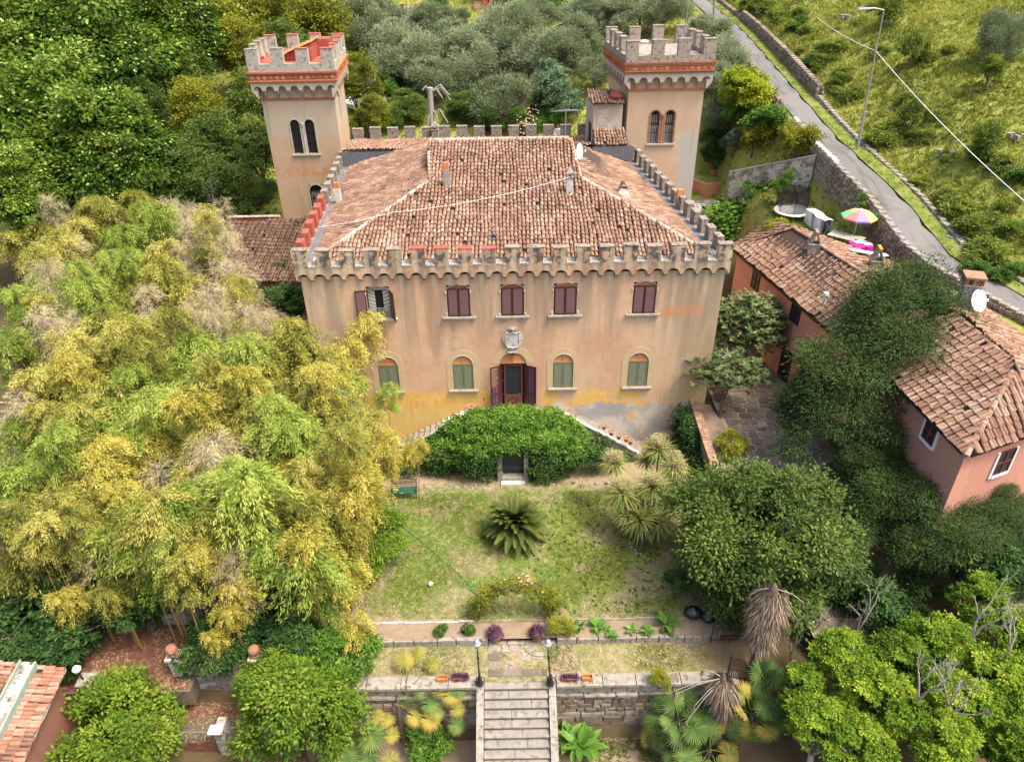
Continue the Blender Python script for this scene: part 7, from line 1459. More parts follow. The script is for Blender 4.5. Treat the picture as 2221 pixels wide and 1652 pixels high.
# dead palms: bare trunk with hanging thatch
def dead_palm(label, top, foot, r, L, seed, arms):
    t_ = thing('dead_palm', label, 'palm', foot); m = MB(); m.tube([foot, Vector(foot).lerp(Vector(top), .5), top], [.16, .14, .13], 9); m.build('trunk', M['bark'], t_); rng = np.random.default_rng(seed)
    n = 4200; zf = rng.random(n)**1.2; a = rng.uniform(0, 6.283, n); rad = r*(.35+.75*np.sin(np.clip(zf*1.2+.15, 0, 1)*2.6))*rng.uniform(.5, 1.1, n); ax = Vector(foot)-Vector(top); ax = np.array(ax.normalized())
    P = np.array(top)+ax*(zf*L)[:, None]+np.c_[np.cos(a)*rad, np.sin(a)*rad, 0*a]; D = np.c_[np.cos(a)*.28, np.sin(a)*.28, -np.ones(n)]+unit(n, rng)*.42; D /= np.linalg.norm(D, axis=1)[:, None]; N = np.c_[np.cos(a), np.sin(a), 0*a+.1]; V, F, q = leaf_quads(P, D, N, rng.uniform(.2, .75, n), np.full(n, .035), np.clip(rng.random(n), 0, 1)); link('thatch', np_mesh('thatch', V, F, M['lf_deadpalm'], q, off=rootloc(t_)), t_)
    MB().lathe([(.03, .26), (r*.16, .16), (r*.26, .02), (r*.36, -.2), (.1, -.3)], top, 9).build('crown_stub', M['bark'], t_)
    for e in arms:
        e = Vector(e); m = MB(); tv = Vector(top); md = tv.lerp(e, .55)+Vector((0, 0, .15)); m.tube([tv, md, e], [.02, .016, .012], 4); m.build('petiole', M['barkpale'], t_); k = 60; P = np.tile(np.array(e), (k, 1)); D = unit(k, rng)*.35+np.array([0, 0, -1.]); D /= np.linalg.norm(D, axis=1)[:, None]; V, F, q = leaf_quads(P, D, unit(k, rng), rng.uniform(.2, .42, k), np.full(k, .025), rng.random(k)); link('dead_frond', np_mesh('dead_frond', V, F, M['lf_deadpalm'], q, off=rootloc(t_)), t_)
    return t_
tpA = at(1678, 1275, 4.3); ftA = at(1622, 1478, -1.2); dead_palm('tall dead palm with long grey thatch in front of the round evergreen', tpA, ftA, .6, 2.9, 1, [at(*C8(1560, 360), 3.8), at(*C8(1980, 420), 3.9), at(*C8(1930, 560), 3.3), at(*C8(1590, 640), 2.0)])
tpB = at(1568, 1470, .7); ftB = at(1572, 1640, -3.8); dead_palm('shorter dead palm with brown thatch and spreading stalks near the iron gate', tpB, ftB, .48, 1.5, 2, [at(*C8(980, 1100), .2), at(*C8(980, 1130), 0), at(*C8(1130, 1220), -.3), at(*C8(1520, 1300), -.4), at(*C8(1070, 1340), -.8), at(*C8(1350, 1290), -.8), at(*C8(1200, 940), .9)])
# ------------------------------------------------------------------ broad-leaved plants
def broad(name, n, L, W, seed, el=(.2, 1.2)):
    rng = np.random.default_rng(seed); V = []; F = []; T_ = []
    for i in range(n):
        a = i*2.4+rng.uniform(-.3, .3); e = rng.uniform(*el); h = np.array([math.cos(a), math.sin(a), 0]); s_ = np.array([-math.sin(a), math.cos(a), 0]); l = L*rng.uniform(.7, 1.1); p = h*.05+np.array([0, 0, rng.uniform(.02, .3)*L]); d = h*math.cos(e)+np.array([0, 0, math.sin(e)]); b_ = len(V); t0 = rng.uniform(.2, .9)
        for j, w_ in enumerate((.1, .8, 1, .75, .05)):
            V += [tuple(p-s_*w_*W/2+np.array([0, 0, .02])), tuple(p-np.array([0, 0, .015*w_])), tuple(p+s_*w_*W/2+np.array([0, 0, .02]))]; T_ += [t0, min(1, t0+.15), t0]; p = p+d*l/4; d = d-np.array([0, 0, .22]); d /= np.linalg.norm(d)
        for j in range(4): q = b_+3*j; F += [(q, q+1, q+4, q+3), (q+1, q+2, q+5, q+4)]
    return np_mesh(name, np.array(V), np.array(F), M['lf_canna'], T_)
CN = [broad('leaves', 9, .42, .15, 1), broad('leaves', 13, .5, .19, 2)]
for k, (cx_, cy_2, s_, lb) in enumerate(((240, 590, .9, 'first broad-leaved canna right of the rose arch'), (375, 590, .95, 'second broad-leaved canna right of the rose arch, big pale leaf'), (455, 610, .7, 'third canna, the smallest, in the front bed'), (185, 630, .7, 'canna nearest the right purple pot'), (645, 620, .9, 'low spreading canna in the middle of the right front bed'), (765, 625, .7, 'small canna left of the tallest one'), (915, 580, 1.3, 'tallest canna cluster at the right end of the front bed'), (490, 660, .6, 'tiny canna in front of the kerb'))):
    p = at(*C8(cx_, cy_2+25), -.05); t_ = thing('canna_plant', lb, 'plant', p); o = link('leaves', CN[k % 2 if s_ < 1.2 else 1], t_); o.scale = (s_,)*3; o.rotation_euler = (0, 0, k*1.3)
p = at(*C8(220, 1540), -3.6); t_ = thing('canna_plant', 'large broad-leaved plant right of the garden steps at the bottom edge', 'plant', p)
for k in range(4): o = link('leaves', CN[1], t_); o.scale = (1.7,)*3; o.rotation_euler = (0, 0, k*1.9); o.location = (.4*math.cos(k*1.6), .3*math.sin(k*1.6), .15*k)
T('bush', *C7(900, 1300), -2.7, 46, 'shrub', 'glossy green shrub left of the steps at the foot of the yellowed palm', 'shrub', trunk=1.0)
T('laurel', 650, 1550, -.3, 118, 'laurel_bush', 'big yellow-green laurel bush left of the fan palm at the bottom edge', 'shrub', zs=.9)
T('laurel', 600, 1480, .1, 75, 'laurel_bush', 'laurel bush beside the right ball-topped pillar', 'shrub', zs=.8)
T('bush', 752, 1412, .4, 68, 'shrub', 'leafy shrub between bamboo and the left end of the coping', 'shrub', zs=.8)
T('bush', 700, 1450, .2, 50, 'shrub', 'leafy shrub left of the fan palm head', 'shrub', zs=.8)
T('laurel', 800, 1150, 1.6, 76, 'magnolia_bush', 'dark glossy laurel bush between bamboo and lawn below the green bench', 'shrub', zs=.75, trunk=1.7)
T('laurel', 775, 1220, 1.0, 50, 'magnolia_bush', 'lower dark laurel bush under the bamboo at the lawn edge', 'shrub', zs=.75, trunk=1.1)
T('citrus', 250, 1572, -.6, 150, 'citrus_tree', 'round citrus tree with glossy leaves at the bottom left', 'tree')
T('fern', *C8(870, 1000), .0, 25, 'potted_shrub', 'yellow-green flowering shrub on the coping of the right wall', 'shrub', zs=1.2, trunk=.35, nl=2, r0=.03)
T('darkbush', *C8(1000, 260), .6, 30, 'shrub', 'low dark leafy plant at the foot of the round evergreen', 'shrub', trunk=.6, zs=.6)
for a in ((60, 1340, 1.0, 120, 'blue-dark shrub mass at the left edge below the bamboo'), (175, 1370, .8, 95, 'dark shrub below the golden bamboo tips, left'), (20, 1410, .6, 60, 'dark shrub cut by the left edge'), (310, 1320, .9, 75, 'dark leafy climber mass above the brick terrace'), (450, 1430, .2, 62, 'dense dark creeper between the two ball-topped pillars'), (500, 1350, 1.0, 80, 'dark creeper under the hanging golden bamboo'), (590, 1330, 1.2, 85, 'ivy draped mound right of the leaning dead culm'), (660, 1370, .9, 70, 'ivy mound left of the lawn corner')):
    T('darkbush', *a[:4], 'creeper_mound', a[4], 'shrub', zs=.9)
for a in ((450, 800, 5.5, 75, 'dark green creeper patch in the middle of the bamboo grove'), (330, 830, 5.5, 60, 'bright leaved creeper tree poking out of the bamboo'), (430, 930, 4.8, 75, 'green creeper tree in a hollow of the bamboo'), (520, 1000, 4.2, 70, 'green climber hanging in the bamboo right of the pale sapling'), (560, 1130, 3, 70, 'green climber low in the bamboo near the dead culm'), (620, 660, 5.0, 50, 'dark ivy in the gap beside the villa corner'), (640, 600, 4.6, 40, 'dark ivy under the side building eaves')):
    T('darkbush' if 'dark' in a[4] else 'bush', *a[:4], 'creeper', a[4], 'creeper', zs=.9)
# ------------------------------------------------------------------ bamboo grove
def plume(name, mat, seed, n, h=4.2, r=1.0, L=.18, W=.036, lean=.8):
    "the leafy top of a culm: arching branchlets with drooping leaves"
    rng = np.random.default_rng(seed); nb = 72; u = rng.random(nb)**.75; a = np.arange(nb)*2.4+rng.uniform(-.4, .4, nb); ln = r*(.35+1.0*np.sin(np.pi*(.10+.78*u))**.9)*rng.uniform(.35, 1.4, nb)
    st = np.c_[lean*u**2.2, 0*u, -h+h*u-.15*h*u**4]; h_ = np.c_[np.cos(a), np.sin(a), 0*a]; bi = rng.integers(0, nb, n); t = .25+.75*rng.random(n)**.7; q = ln[bi][:, None]
    C = st[bi]+h_[bi]*(t[:, None])*q*.9+np.array([0, 0, 1.])*((.75*t-1.05*t*t)[:, None]*q); out = h_[bi]
    D = out*.6+unit(n, rng)*.5+np.array([0, 0, -.35]); D /= np.linalg.norm(D, axis=1)[:, None]; N = unit(n, rng)*.6+np.array([0, 0, 1.]); N -= D*np.sum(N*D, 1)[:, None]; N /= np.linalg.norm(N, axis=1)[:, None]
    bt = rng.random(nb); tt = np.clip(.30*u[bi]+.40*bt[bi]+.5*t-.15, 0, 1); V, F, t_ = leaf_quads(C+rng.normal(size=(n, 3))*.095, D, N, L*rng.uniform(.6, 1.3, n), W*rng.uniform(.8, 1.3, n), np.clip(tt+rng.normal(0, .12, n), 0, 1))  # leaves near the stem toned darker: shade of the hollows painted in
    return np_mesh(name, V, F, M[mat], t_)
def culms(name, mat, seed, h, lean, n=3, H=9, twigs=16, r=.9):
    rr = random.Random(seed); b = MB()
    for k in range(n):
        o = Vector((rr.uniform(-.3, .3), rr.uniform(-.3, .3), 0)); pts = [o+Vector((lean*(q**2.2), 0, -H+(H)*q-.22*h*q**6)) for q in np.linspace(0, 1, 7)]; b.tube(pts, [.035, .035, .032, .028, .02, .012, .006], 5)
    for k in range(twigs):
        q = rr.uniform(.45, .98); a = rr.uniform(0, 6.28); p = Vector((lean*q**2.2, 0, -H+H*q-.22*h*q**6)); e = p+Vector((math.cos(a), math.sin(a), .5))*r*rr.uniform(.4, 1); b.tube([p, p.lerp(e, .6)+Vector((0, 0, .08)), e], [.012, .008, .004], 3)
    return b.mesh(name, M[mat])
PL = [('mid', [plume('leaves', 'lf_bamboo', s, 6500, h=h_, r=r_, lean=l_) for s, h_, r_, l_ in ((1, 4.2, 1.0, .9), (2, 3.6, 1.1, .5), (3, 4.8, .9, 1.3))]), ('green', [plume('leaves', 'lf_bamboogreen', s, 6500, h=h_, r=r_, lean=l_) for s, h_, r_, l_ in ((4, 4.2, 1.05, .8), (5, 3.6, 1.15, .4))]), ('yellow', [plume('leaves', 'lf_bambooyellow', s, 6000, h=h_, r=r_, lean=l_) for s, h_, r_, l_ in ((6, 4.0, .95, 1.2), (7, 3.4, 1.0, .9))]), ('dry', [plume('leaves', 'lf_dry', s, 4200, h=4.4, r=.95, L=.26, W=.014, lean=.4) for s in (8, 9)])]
PLD = dict(PL); CUL = [culms('culm', 'culm', s, 4, .7) for s in (1, 2, 3)]; CULD = [culms('culm', 'barkpale', s, 4, .3, twigs=60) for s in (4, 5)]
def bamboo(px, py, z, kind, s_=1., az=None, label=None, k=[0]):
    zone = ('at the far top' if py < 560 else 'halfway down' if py < 860 else 'in the front part')+(', left side' if px < 230 else ', middle' if px < 460 else ', villa side'); own = label is not None
    lab_ = {'mid': 'olive-yellow', 'green': 'fresh green', 'yellow': 'golden yellow', 'dry': 'dry tan twiggy'}[kind]+' bamboo plume '+zone+' of the grove'
    k[0] += 1; p = at(px, py, z); x, y = float(p[0]), float(p[1]); g = min(ztf(x, y), z-2); t_ = thing('bamboo', label or lab_, 'bamboo', (x, y, g), 0, None if label else lab_); L_ = PLD[kind]; me = L_[k[0] % len(L_)]; az = random.uniform(0, 6.28) if az is None else az
    o = link('leaves', me, t_); o.location = (0, 0, z-g); o.rotation_euler = (random.uniform(-.1, .1), random.uniform(-.1, .1), az); o.scale = (s_*1.05, s_*1.05, s_*random.uniform(.9, 1.15))
    c = link('culm', (CULD if kind == 'dry' else CUL)[k[0] % 2], t_); zz = (z-g)/9; c.location = (0, 0, z-g); c.rotation_euler = (0, 0, az); c.scale = (s_, s_, max(.3, zz))
# outline of the grove: for each picture row the x-range of the tops
random.seed(21)
ROWS = [(410, 60, 480, 10.6), (445, 20, 490, 10.4), (490, 0, 500, 10.2), (540, 0, 510, 10.0), (595, 0, 560, 9.8), (650, 0, 610, 9.6), (705, 0, 690, 9.3), (765, 0, 720, 9.0), (830, 0, 740, 8.6), (900, 0, 755, 8.1), (970, 0, 800, 7.5), (1040, 0, 750, 6.9), (1105, 0, 690, 6.2), (1165, 330, 670, 5.3)]
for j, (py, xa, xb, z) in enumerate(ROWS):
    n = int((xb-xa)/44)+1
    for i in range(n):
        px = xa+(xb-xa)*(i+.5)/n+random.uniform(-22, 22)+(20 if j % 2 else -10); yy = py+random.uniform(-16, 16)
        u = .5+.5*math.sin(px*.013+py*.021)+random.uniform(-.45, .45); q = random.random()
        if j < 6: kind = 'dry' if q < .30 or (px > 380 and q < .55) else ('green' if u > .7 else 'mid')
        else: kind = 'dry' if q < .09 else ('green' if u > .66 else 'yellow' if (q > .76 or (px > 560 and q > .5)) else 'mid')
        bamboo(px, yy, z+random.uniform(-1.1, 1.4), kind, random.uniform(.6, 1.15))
for px, py, z, kd, s_, az, lb in ((760, 668, 9.3, 'yellow', .8, -.1, 'golden bamboo tip reaching in front of the open upper window'), (720, 720, 8.6, 'yellow', .95, -.1, 'golden bamboo spray covering the left part of the facade'), (700, 800, 8, 'green', 1.0, 0, 'green bamboo spray below the open window'), (770, 805, 6.8, 'mid', .45, -.6, 'small bamboo tuft left of the leftmost green shutters'), (828, 822, 6.6, 'green', .5, -.6, 'drooping green bamboo tuft hanging in front of the leftmost green shutters'), (760, 880, 7, 'mid', .9, 0, 'olive bamboo spray against the ochre dado'), (800, 930, 6.2, 'yellow', .75, -.2, 'golden bamboo plume leaning over the left stair'), (885, 945, 5.2, 'yellow', .55, -.2, 'rightmost golden bamboo plume pointing at the climber'), (835, 965, 4.8, 'yellow', .5, -.4, 'golden bamboo spray above the green bench'), (770, 1000, 5.2, 'yellow', .7, -.2, 'golden bamboo arching beside the left flight of stairs'), (725, 1090, 4.6, 'yellow', .75, -.2, 'golden bamboo spray over the dark laurel'), (720, 1200, 3.6, 'yellow', .85, -.1, 'yellow-green bamboo spray low at the lawn edge'), (500, 1225, 4.8, 'yellow', .6, -1.3, 'upper part of the bright golden bamboo spray'), (485, 1290, 3.9, 'yellow', .5, -1.3, 'bright golden bamboo spray hanging over the creeper'), (455, 1345, 2.9, 'yellow', .4, -1.5, 'hanging tail of the bright golden bamboo spray'), (340, 1220, 4.2, 'green', .6, -1.2, 'green bamboo fringe above the terrace, middle'), (130, 1250, 4.0, 'yellow', .6, -1.4, 'orange-yellow bamboo fringe at the lower left'), (230, 1240, 4.2, 'mid', .6, -1.4, 'olive bamboo fringe above the brick terrace'), (20, 1200, 4.4, 'mid', .6, -1.4, 'bamboo fringe at the left edge above the blue-dark shrub'), (740, 1330, 1.9, 'yellow', .7, 0, 'low golden bamboo at the front left corner of the lawn'), (650, 1260, 3.0, 'yellow', .6, -.5, 'golden bamboo low above the creeper right of the culm')):
    bamboo(px, py, z, kd, s_, az, lb)
for px, py, z, h, lb, s in ((395, 880, 6.8, 3.4, 'pale bare sapling in the hollow of the bamboo', 11), (470, 470, 9.0, 4.0, 'grey bare twigs at the top of the bamboo near the tower', 12), (430, 450, 9.2, 4.2, 'white bare twigs left of the grey ones at the grove top', 13), (620, 860, 6.5, 3.6, 'pale bare bush before the villa corner in the bamboo', 14)):
    p = at(px, py, z-2.5); t_ = thing('bare_sapling', lb, 'branches', p); link('branches', bare((0, 0, 0), h*.8+.8, 4, s, .5, .022).mesh('branches', M['barkpale']), t_)
b = MB(); b.tube([at(556, 1520, -1.3), at(548, 1400, .6), at(541, 1290, 2.6), at(543, 1268, 2.9), at(520, 1215, 4.2), at(495, 1120, 6.0)], [.05, .05, .045, .04, .035, .02], 6); setp(b.build('dead_culm', M['barkpale']), 'long pale dead bamboo culm leaning from the curved wall into the grove', 'bamboo')
b = MB(); b.tube([at(512, 1395, .6), at(530, 1430, .2), at(552, 1470, -.4)], [.05, .05, .05], 6); setp(b.build('dead_culm', M['barkpale']), 'short curved dead culm lying on the creeper near the right pillar', 'bamboo')
# ------------------------------------------------------------------ terraces at the lower left
C4 = lambda x, y: (x*.4174, y*.4174+962.4)
M['bt'] = M['brickfloor']
tf = setp(bpy.data.objects.new('brick_terrace', None), kind='structure'); COL.objects.link(tf); tf.location = (-16, 19.5, -.5)
MB().bx(-19.0, -13.2, 18.2, 21.3, -1.4, -.52).build('terrace_base', M['mortar'], tf)
rr = random.Random(2)
for i in range(15):
    for j in range(8): MB().bx(-18.9+i*.37, -18.9+i*.37+.36, 18.3+j*.37, 18.3+j*.37+.36, -.52, -.49+rr.uniform(0, .008)).build('terrace_tile', M['brickfloor'], tf)
MB().bx(-15.5, -12.6, 21.5, 21.8, -.6, 1.6).build('garden_wall', M['oldrender']); o = bpy.data.objects['garden_wall.001'] if 'garden_wall.001' in bpy.data.objects else bpy.data.objects['garden_wall']
setp(o, 'low weathered grey wall under the creeper behind the brick terrace', 'wall')
def bez(a, b, s): return [Vector(a).lerp(Vector(b), i/12)-Vector((0, 0, s*math.sin(math.pi*i/12))) for i in range(13)]
cv = thing('curved_wall', 'pale garden wall with scooped top between two ball-topped pillars', 'wall', (-12.2, 19, -2)); P = bez((-13.7, 19.05, .35), (-10.75, 18.95, .35), .42)
b = MB()
for p, q in zip(P[:-1], P[1:]): b.add([(p.x, p.y-.14, -2.6), (q.x, q.y-.14, -2.6), (q.x, q.y-.14, q.z), (p.x, p.y-.14, p.z), (p.x, p.y+.14, p.z), (q.x, q.y+.14, q.z)], [(0, 1, 2, 3), (3, 2, 5, 4)])
b.build('wall', M['oldrender'], cv); b = MB()
for p, q in zip(P[:-1], P[1:]): m = MB(); c_ = (p+q)/2; m.box((c_.x, c_.y, c_.z+.03), ((q-p).length*.97, .4, .06), rz=0, tilt=Matrix.Rotation(-math.atan2(q.z-p.z, q.x-p.x), 3, 'Y')); m.build('coping_brick', M['marble'] if c_.x < -12.4 else M['caprick'], cv)
for x, y, lb in ((-13.9, 19.1, 'left ball-topped garden pillar beside the brick terrace'), (-10.55, 19.0, 'right ball-topped garden pillar next to the laurel')):
    t_ = thing('pillar', lb, 'pillar', (x, y, -2)); MB().box((x, y, -.75), (.42, .42, 2.5)).build('shaft', M['marble'], t_); MB().box((x, y, .55), (.56, .56, .1)).build('cap', M['marble'], t_); MB().box((x, y, .66), (.34, .34, .12)).build('plinth', M['clay'], t_)
    MB().lathe([(.08, 0), (.1, .04), (.2, .14), (.23, .26), (.2, .38), (.1, .47), (0, .49)], (x, y, .7), 16).build('ball', M['clay'], t_)
lf = setp(bpy.data.objects.new('lower_terrace', None), kind='structure'); COL.objects.link(lf); lf.location = (-12, 17, -2)
MB().bx(-16.0, -9.9, 16.9, 18.7, -3, -1.95).build('terrace_base', M['brickfloor'], lf)
for i in range(9): MB().bx(-14.0+i*.42, -14.0+i*.42+.4, 17.0, 17.9, -1.95, -1.9+rr.uniform(0, .01)).build('roof_board', M['bark'], lf)
rl = thing('iron_railing', 'thin iron railing along the brown boards in the lower terrace', 'railing', (-13, 16.9, -1.9)); m = MB(); m.tube([(-14.3, 16.9, -1.2), (-11.4, 16.9, -1.25)], .018, 5)
for k in range(15): m.tube([(-14.3+k*.207, 16.9, -1.9), (-14.3+k*.207, 16.9, -1.22)], .01, 4)
m.build('rails', M['steel'], rl)
bs3 = thing('brick_stairs', 'red brick stairs going down left of the big laurel bush', 'steps', (-10.4, 16, -3))
for k in range(7): z = -1.95-k*.2; y = 16.9-k*.42; MB().bx(-11.0, -9.3, y-.4, y+.02, z-.3, z).build('step', M['brickfloor'], bs3); 
for i in range(3):
    for j in range(3): MB().bx(-11.0+i*.56, -11.0+i*.56+.53, 17.0+j*.5, 17.0+j*.5+.47, -1.95, -1.9).build('floor_tile', M['brickfloor'], bs3)
p = at(467, 1592, -1.2); ch = thing('chimney', 'white capped garden chimney beside the brick stairs at the bottom', 'chimney', (p[0], p[1], -3.5)); MB().box((p[0]+.1, p[1]+.35, -2.4), (.4, .75, 2.6), taper=.9).build('shaft', M['oldrender'], ch); MB().box((p[0], p[1]+.1, -1.05), (.5, .4, .05)).build('metal_cap', M['white'], ch)
p = at(*C4(450, 1230), .2); ch = thing('gate_pier', 'white gate pier with round lamp left of the citrus tree', 'pier', (p[0], p[1], -2.5)); MB().box((p[0], p[1], -1.1), (.5, .5, 2.6), taper=.92).build('shaft', M['whitemet'], ch); MB().box((p[0], p[1], .25), (.62, .62, .1)).build('cap', M['sill'], ch)
m = MB(); m.tube([(p[0]-.1, p[1], .3), (p[0]-.15, p[1], .8)], .035, 6); m.build('lamp_post', M['iron'], ch); MB().lathe([(.05, 0), (.15, .1), (.17, .2), (.1, .3), (0, .33)], (p[0]-.15, p[1], .78), 14).build('lamp_globe', M['white'], ch)
# pink building at the corner
P1, P2, P3, P4 = at(0, 1446, 1.4), at(142, 1452, 1.4), at(36, 1680, 1.4), at(-160, 1680, 1.4); pb = thing('pink_building', 'pink building with orange tiled roof cut by the bottom left corner', 'building', (P2[0], P2[1], -4)); zr = 1.4
def lerp3(a, b, t): return Vector(a).lerp(Vector(b), t)
Q1 = at(-260, 1440, 3.0)
V3 = Vector(P3)+(Vector(P3)-Vector(P2))*.6; Vn = Vector(P2)-Vector(P1); W = [Vector(P2), V3, V3+Vector((-7, .2, 2.2)), Vector(P2)+Vector((-7, .2, 2.2))]
e = (Vector(P3)-Vector(P2)).normalized(); nrm = Vector((e.y, -e.x, 0)); nrm = nrm if nrm.x < 0 else -nrm
b = MB(); A_0 = Vector(P2)+nrm*.35-e*-.25; B_0 = V3+nrm*.35; b.add([A_0-Vector((0, 0, 6)), B_0-Vector((0, 0, 6)), B_0-Vector((0, 0, .15)), A_0-Vector((0, 0, .15))], [(0, 1, 2, 3), (3, 2, 1, 0)]); C_0 = A_0+Vector((-7, .1, 0)); b.add([A_0-Vector((0, 0, 6)), C_0-Vector((0, 0, 6)), C_0+Vector((0, 0, 1.6)), A_0-Vector((0, 0, .15))], [(0, 1, 2, 3)]); b.build('wall', M['pink'], pb)
M['tile_new'] = tilemat('orange_tile', warm=1.35, white=.2)
u_ = e; s_ = (nrm*1.0+Vector((0, 0, .3))).normalized(); tiled_roof(pb, [[Vector(P2)+s_*.0, V3, V3+s_*7, Vector(P2)+s_*7]], 120, seed=71, mat='tile_new', pitch=.34)
gp, gq = Vector(P2)+s_*.95+Vector((0, 0, .1)), V3+s_*.95+Vector((0, 0, .1)); b = MB(); 
for o0, o1, z0_, z1_, mm in ((.0, .45, 0, .22, 0), (-.06, .0, .0, .3, 1), (.45, .5, .1, .34, 1)): a, c_ = gp+s_*o0, gq+s_*o0; a2, c2 = gp+s_*o1, gq+s_*o1; U = Vector((0, 0, 1)); b.add([a+U*z0_, c_+U*z0_, c2+U*z0_, a2+U*z0_, a+U*z1_, c_+U*z1_, c2+U*z1_, a2+U*z1_], [(0, 1, 2, 3), (4, 5, 6, 7), (0, 1, 5, 4), (2, 3, 7, 6), (1, 2, 6, 5), (3, 0, 4, 7)], mm)
M['copper'] = plain('green_copper_flashing', (.26, .33, .27), .7, .2, 3); b.build('roof_curb', [M['oldrender'], M['copper']], pb); b = MB(); b.tube([Vector(P1)+Vector((-3, 0, 0)), P2], .05, 5); b.tube([P2, V3], .05, 5); b.build('copper_edge', M['copper'], pb)

# ------------------------------------------------------------------ garden furniture and small things
p0, p1 = at(848, 1063, .42), at(905, 1061, .42); bc = (Vector(p0)+Vector(p1))/2; L = (Vector(p1)-Vector(p0)).length; M['benchgreen'] = plain('green_bench_paint', (.03, .115, .085), .5, .25, 8)
be = thing('bench', 'green slatted bench with ornate iron back in front of the climber', 'bench', (bc.x, bc.y, 0), .03); 
for k in range(5): MB().box((0, -.2+k*.1, .43), (L, .075, .03)).build_ = None; o = link('seat_slat', MB().box((0, -.2+k*.1, .43), (L, .075, .03)).mesh('seat_slat', M['benchgreen']), be)
o = link('seat_slat', MB().box((0, -.26, .38), (L, .03, .08)).mesh('seat_slat', M['benchgreen']), be)
for s_ in (-1, 1):
    m = MB(); x = s_*(L/2-.05); m.tube([(x, -.25, 0), (x, -.22, .42), (x, -.25, .62), (x, .15, .66)], .022, 5); m.tube([(x, .3, 0), (x, .22, .42), (x, .3, .88)], .022, 5); link('end_frame', m.mesh('end_frame', M['iron']), be)
m = MB(); m.tube([(-L/2+.05, .24, .5), (L/2-.05, .24, .5)], .015, 5); m.tube([(-L/2+.05, .3, .82), (-L/4, .31, .88), (0, .32, .94), (L/4, .31, .88), (L/2-.05, .3, .82)], .02, 5)
for k in range(9):
    c_ = -L/2+.12+k*(L-.24)/8; m.tube([(c_+.06*math.cos(a), .27+.02*math.sin(a), .68+.1*math.sin(a)) for a in np.linspace(0, 6.28, 9)], .011, 4); m.tube([(c_-.06, .26, .52), (c_+.06, .29, .82)], .01, 4); m.tube([(c_+.06, .26, .52), (c_-.06, .29, .82)], .01, 4)
link('iron_back', m.mesh('iron_back', M['iron']), be)
p = at(934, 1266, .11); bl = thing('football', 'old pale ball lying on the lawn', 'ball', (p[0], p[1], .0)); t = NT('old_ball'); q = t.node('ShaderNodeTexVoronoi', feature='DISTANCE_TO_EDGE'); q.inputs['Scale'].default_value = 9; t.l.new(t.objc(), q.inputs['Vector']); c = t.mix(t.step(q.outputs[0], .02, .06), (.3, .22, .15), (.62, .55, .44)); c = t.mix(t.math('MULTIPLY', t.step(t.noise(14, 5), .5, .6), .5), c, (.4, .31, .22)); M['ball'] = t.done(c, .8)
m = MB(); m.lathe([(.12*math.sin(math.pi*k/12), .12-.12*math.cos(math.pi*k/12)) for k in range(13)], (p[0], p[1], 0), 20); m.build('ball', M['ball'], bl, smooth=True)
# lantern posts
def lantern(px, py, label, lean=0., head=0.):
    p = at(px, py, -.29); x, y, z = p; t_ = thing('lamp_post', label, 'lamp post', (x, y, z)); H_ = 2.15; D = lambda u: Vector((x+lean*u, y, z+u))
    m = MB(); m.lathe([(.15, 0), (.15, .05), (.09, .12), (.1, .3), (.06, .36), (.05, .6)], (x, y, z), 8)
    for k in range(4): a = k*math.pi/2+.4; m.tube([(x+.08*math.cos(a), y+.08*math.sin(a), z+.42), (x+.2*math.cos(a), y+.2*math.sin(a), z+.22), (x+.2*math.cos(a), y+.2*math.sin(a), z)], .02, 4)
    m.build('base', M['iron'], t_); m = MB(); m.tube([D(.5), D(1.2), D(H_)], [.035, .03, .025], 8); m.tube([D(1.65), D(1.7)], .05, 8); m.tube([D(1.5)+Vector((-.1, 0, .05)), D(1.62), D(1.5)+Vector((.1, 0, .05))], .012, 4); m.build('post', M['iron'], t_)
    T_ = D(H_); m = MB(); c = [];
    for k in range(4): a = k*math.pi/2+head; m.tube([T_+Vector((.05*math.cos(a), .05*math.sin(a), .02)), T_+Vector((.14*math.cos(a), .14*math.sin(a), .34))], .01, 4)
    m.lathe([(.15, 0), (.17, .02), (.06, .14), (.06, .17), (.09, .19), (0, .24)], T_+Vector((0, 0, .34)), 6); m.build('lantern_frame', M['steel'], t_)
    m = MB(); m.lathe([(.05, 0), (.13, .32)], T_+Vector((0, 0, .02)), 4); m.build('lantern_glass', M['lglass'], t_); return t_
t = NT('lantern_glass'); t.put(t.b.inputs['Base Color'], (.35, .38, .38)); t.b.inputs['Roughness'].default_value = .1; t.b.inputs['Alpha'].default_value = .5; M['lglass'] = t.mat
lantern(1041, 1482, 'iron lantern post on the left side wall of the garden steps', -.01, .2); lantern(1194, 1482, 'iron lantern post with tilted head on the right side wall of the steps', -.06, .9)
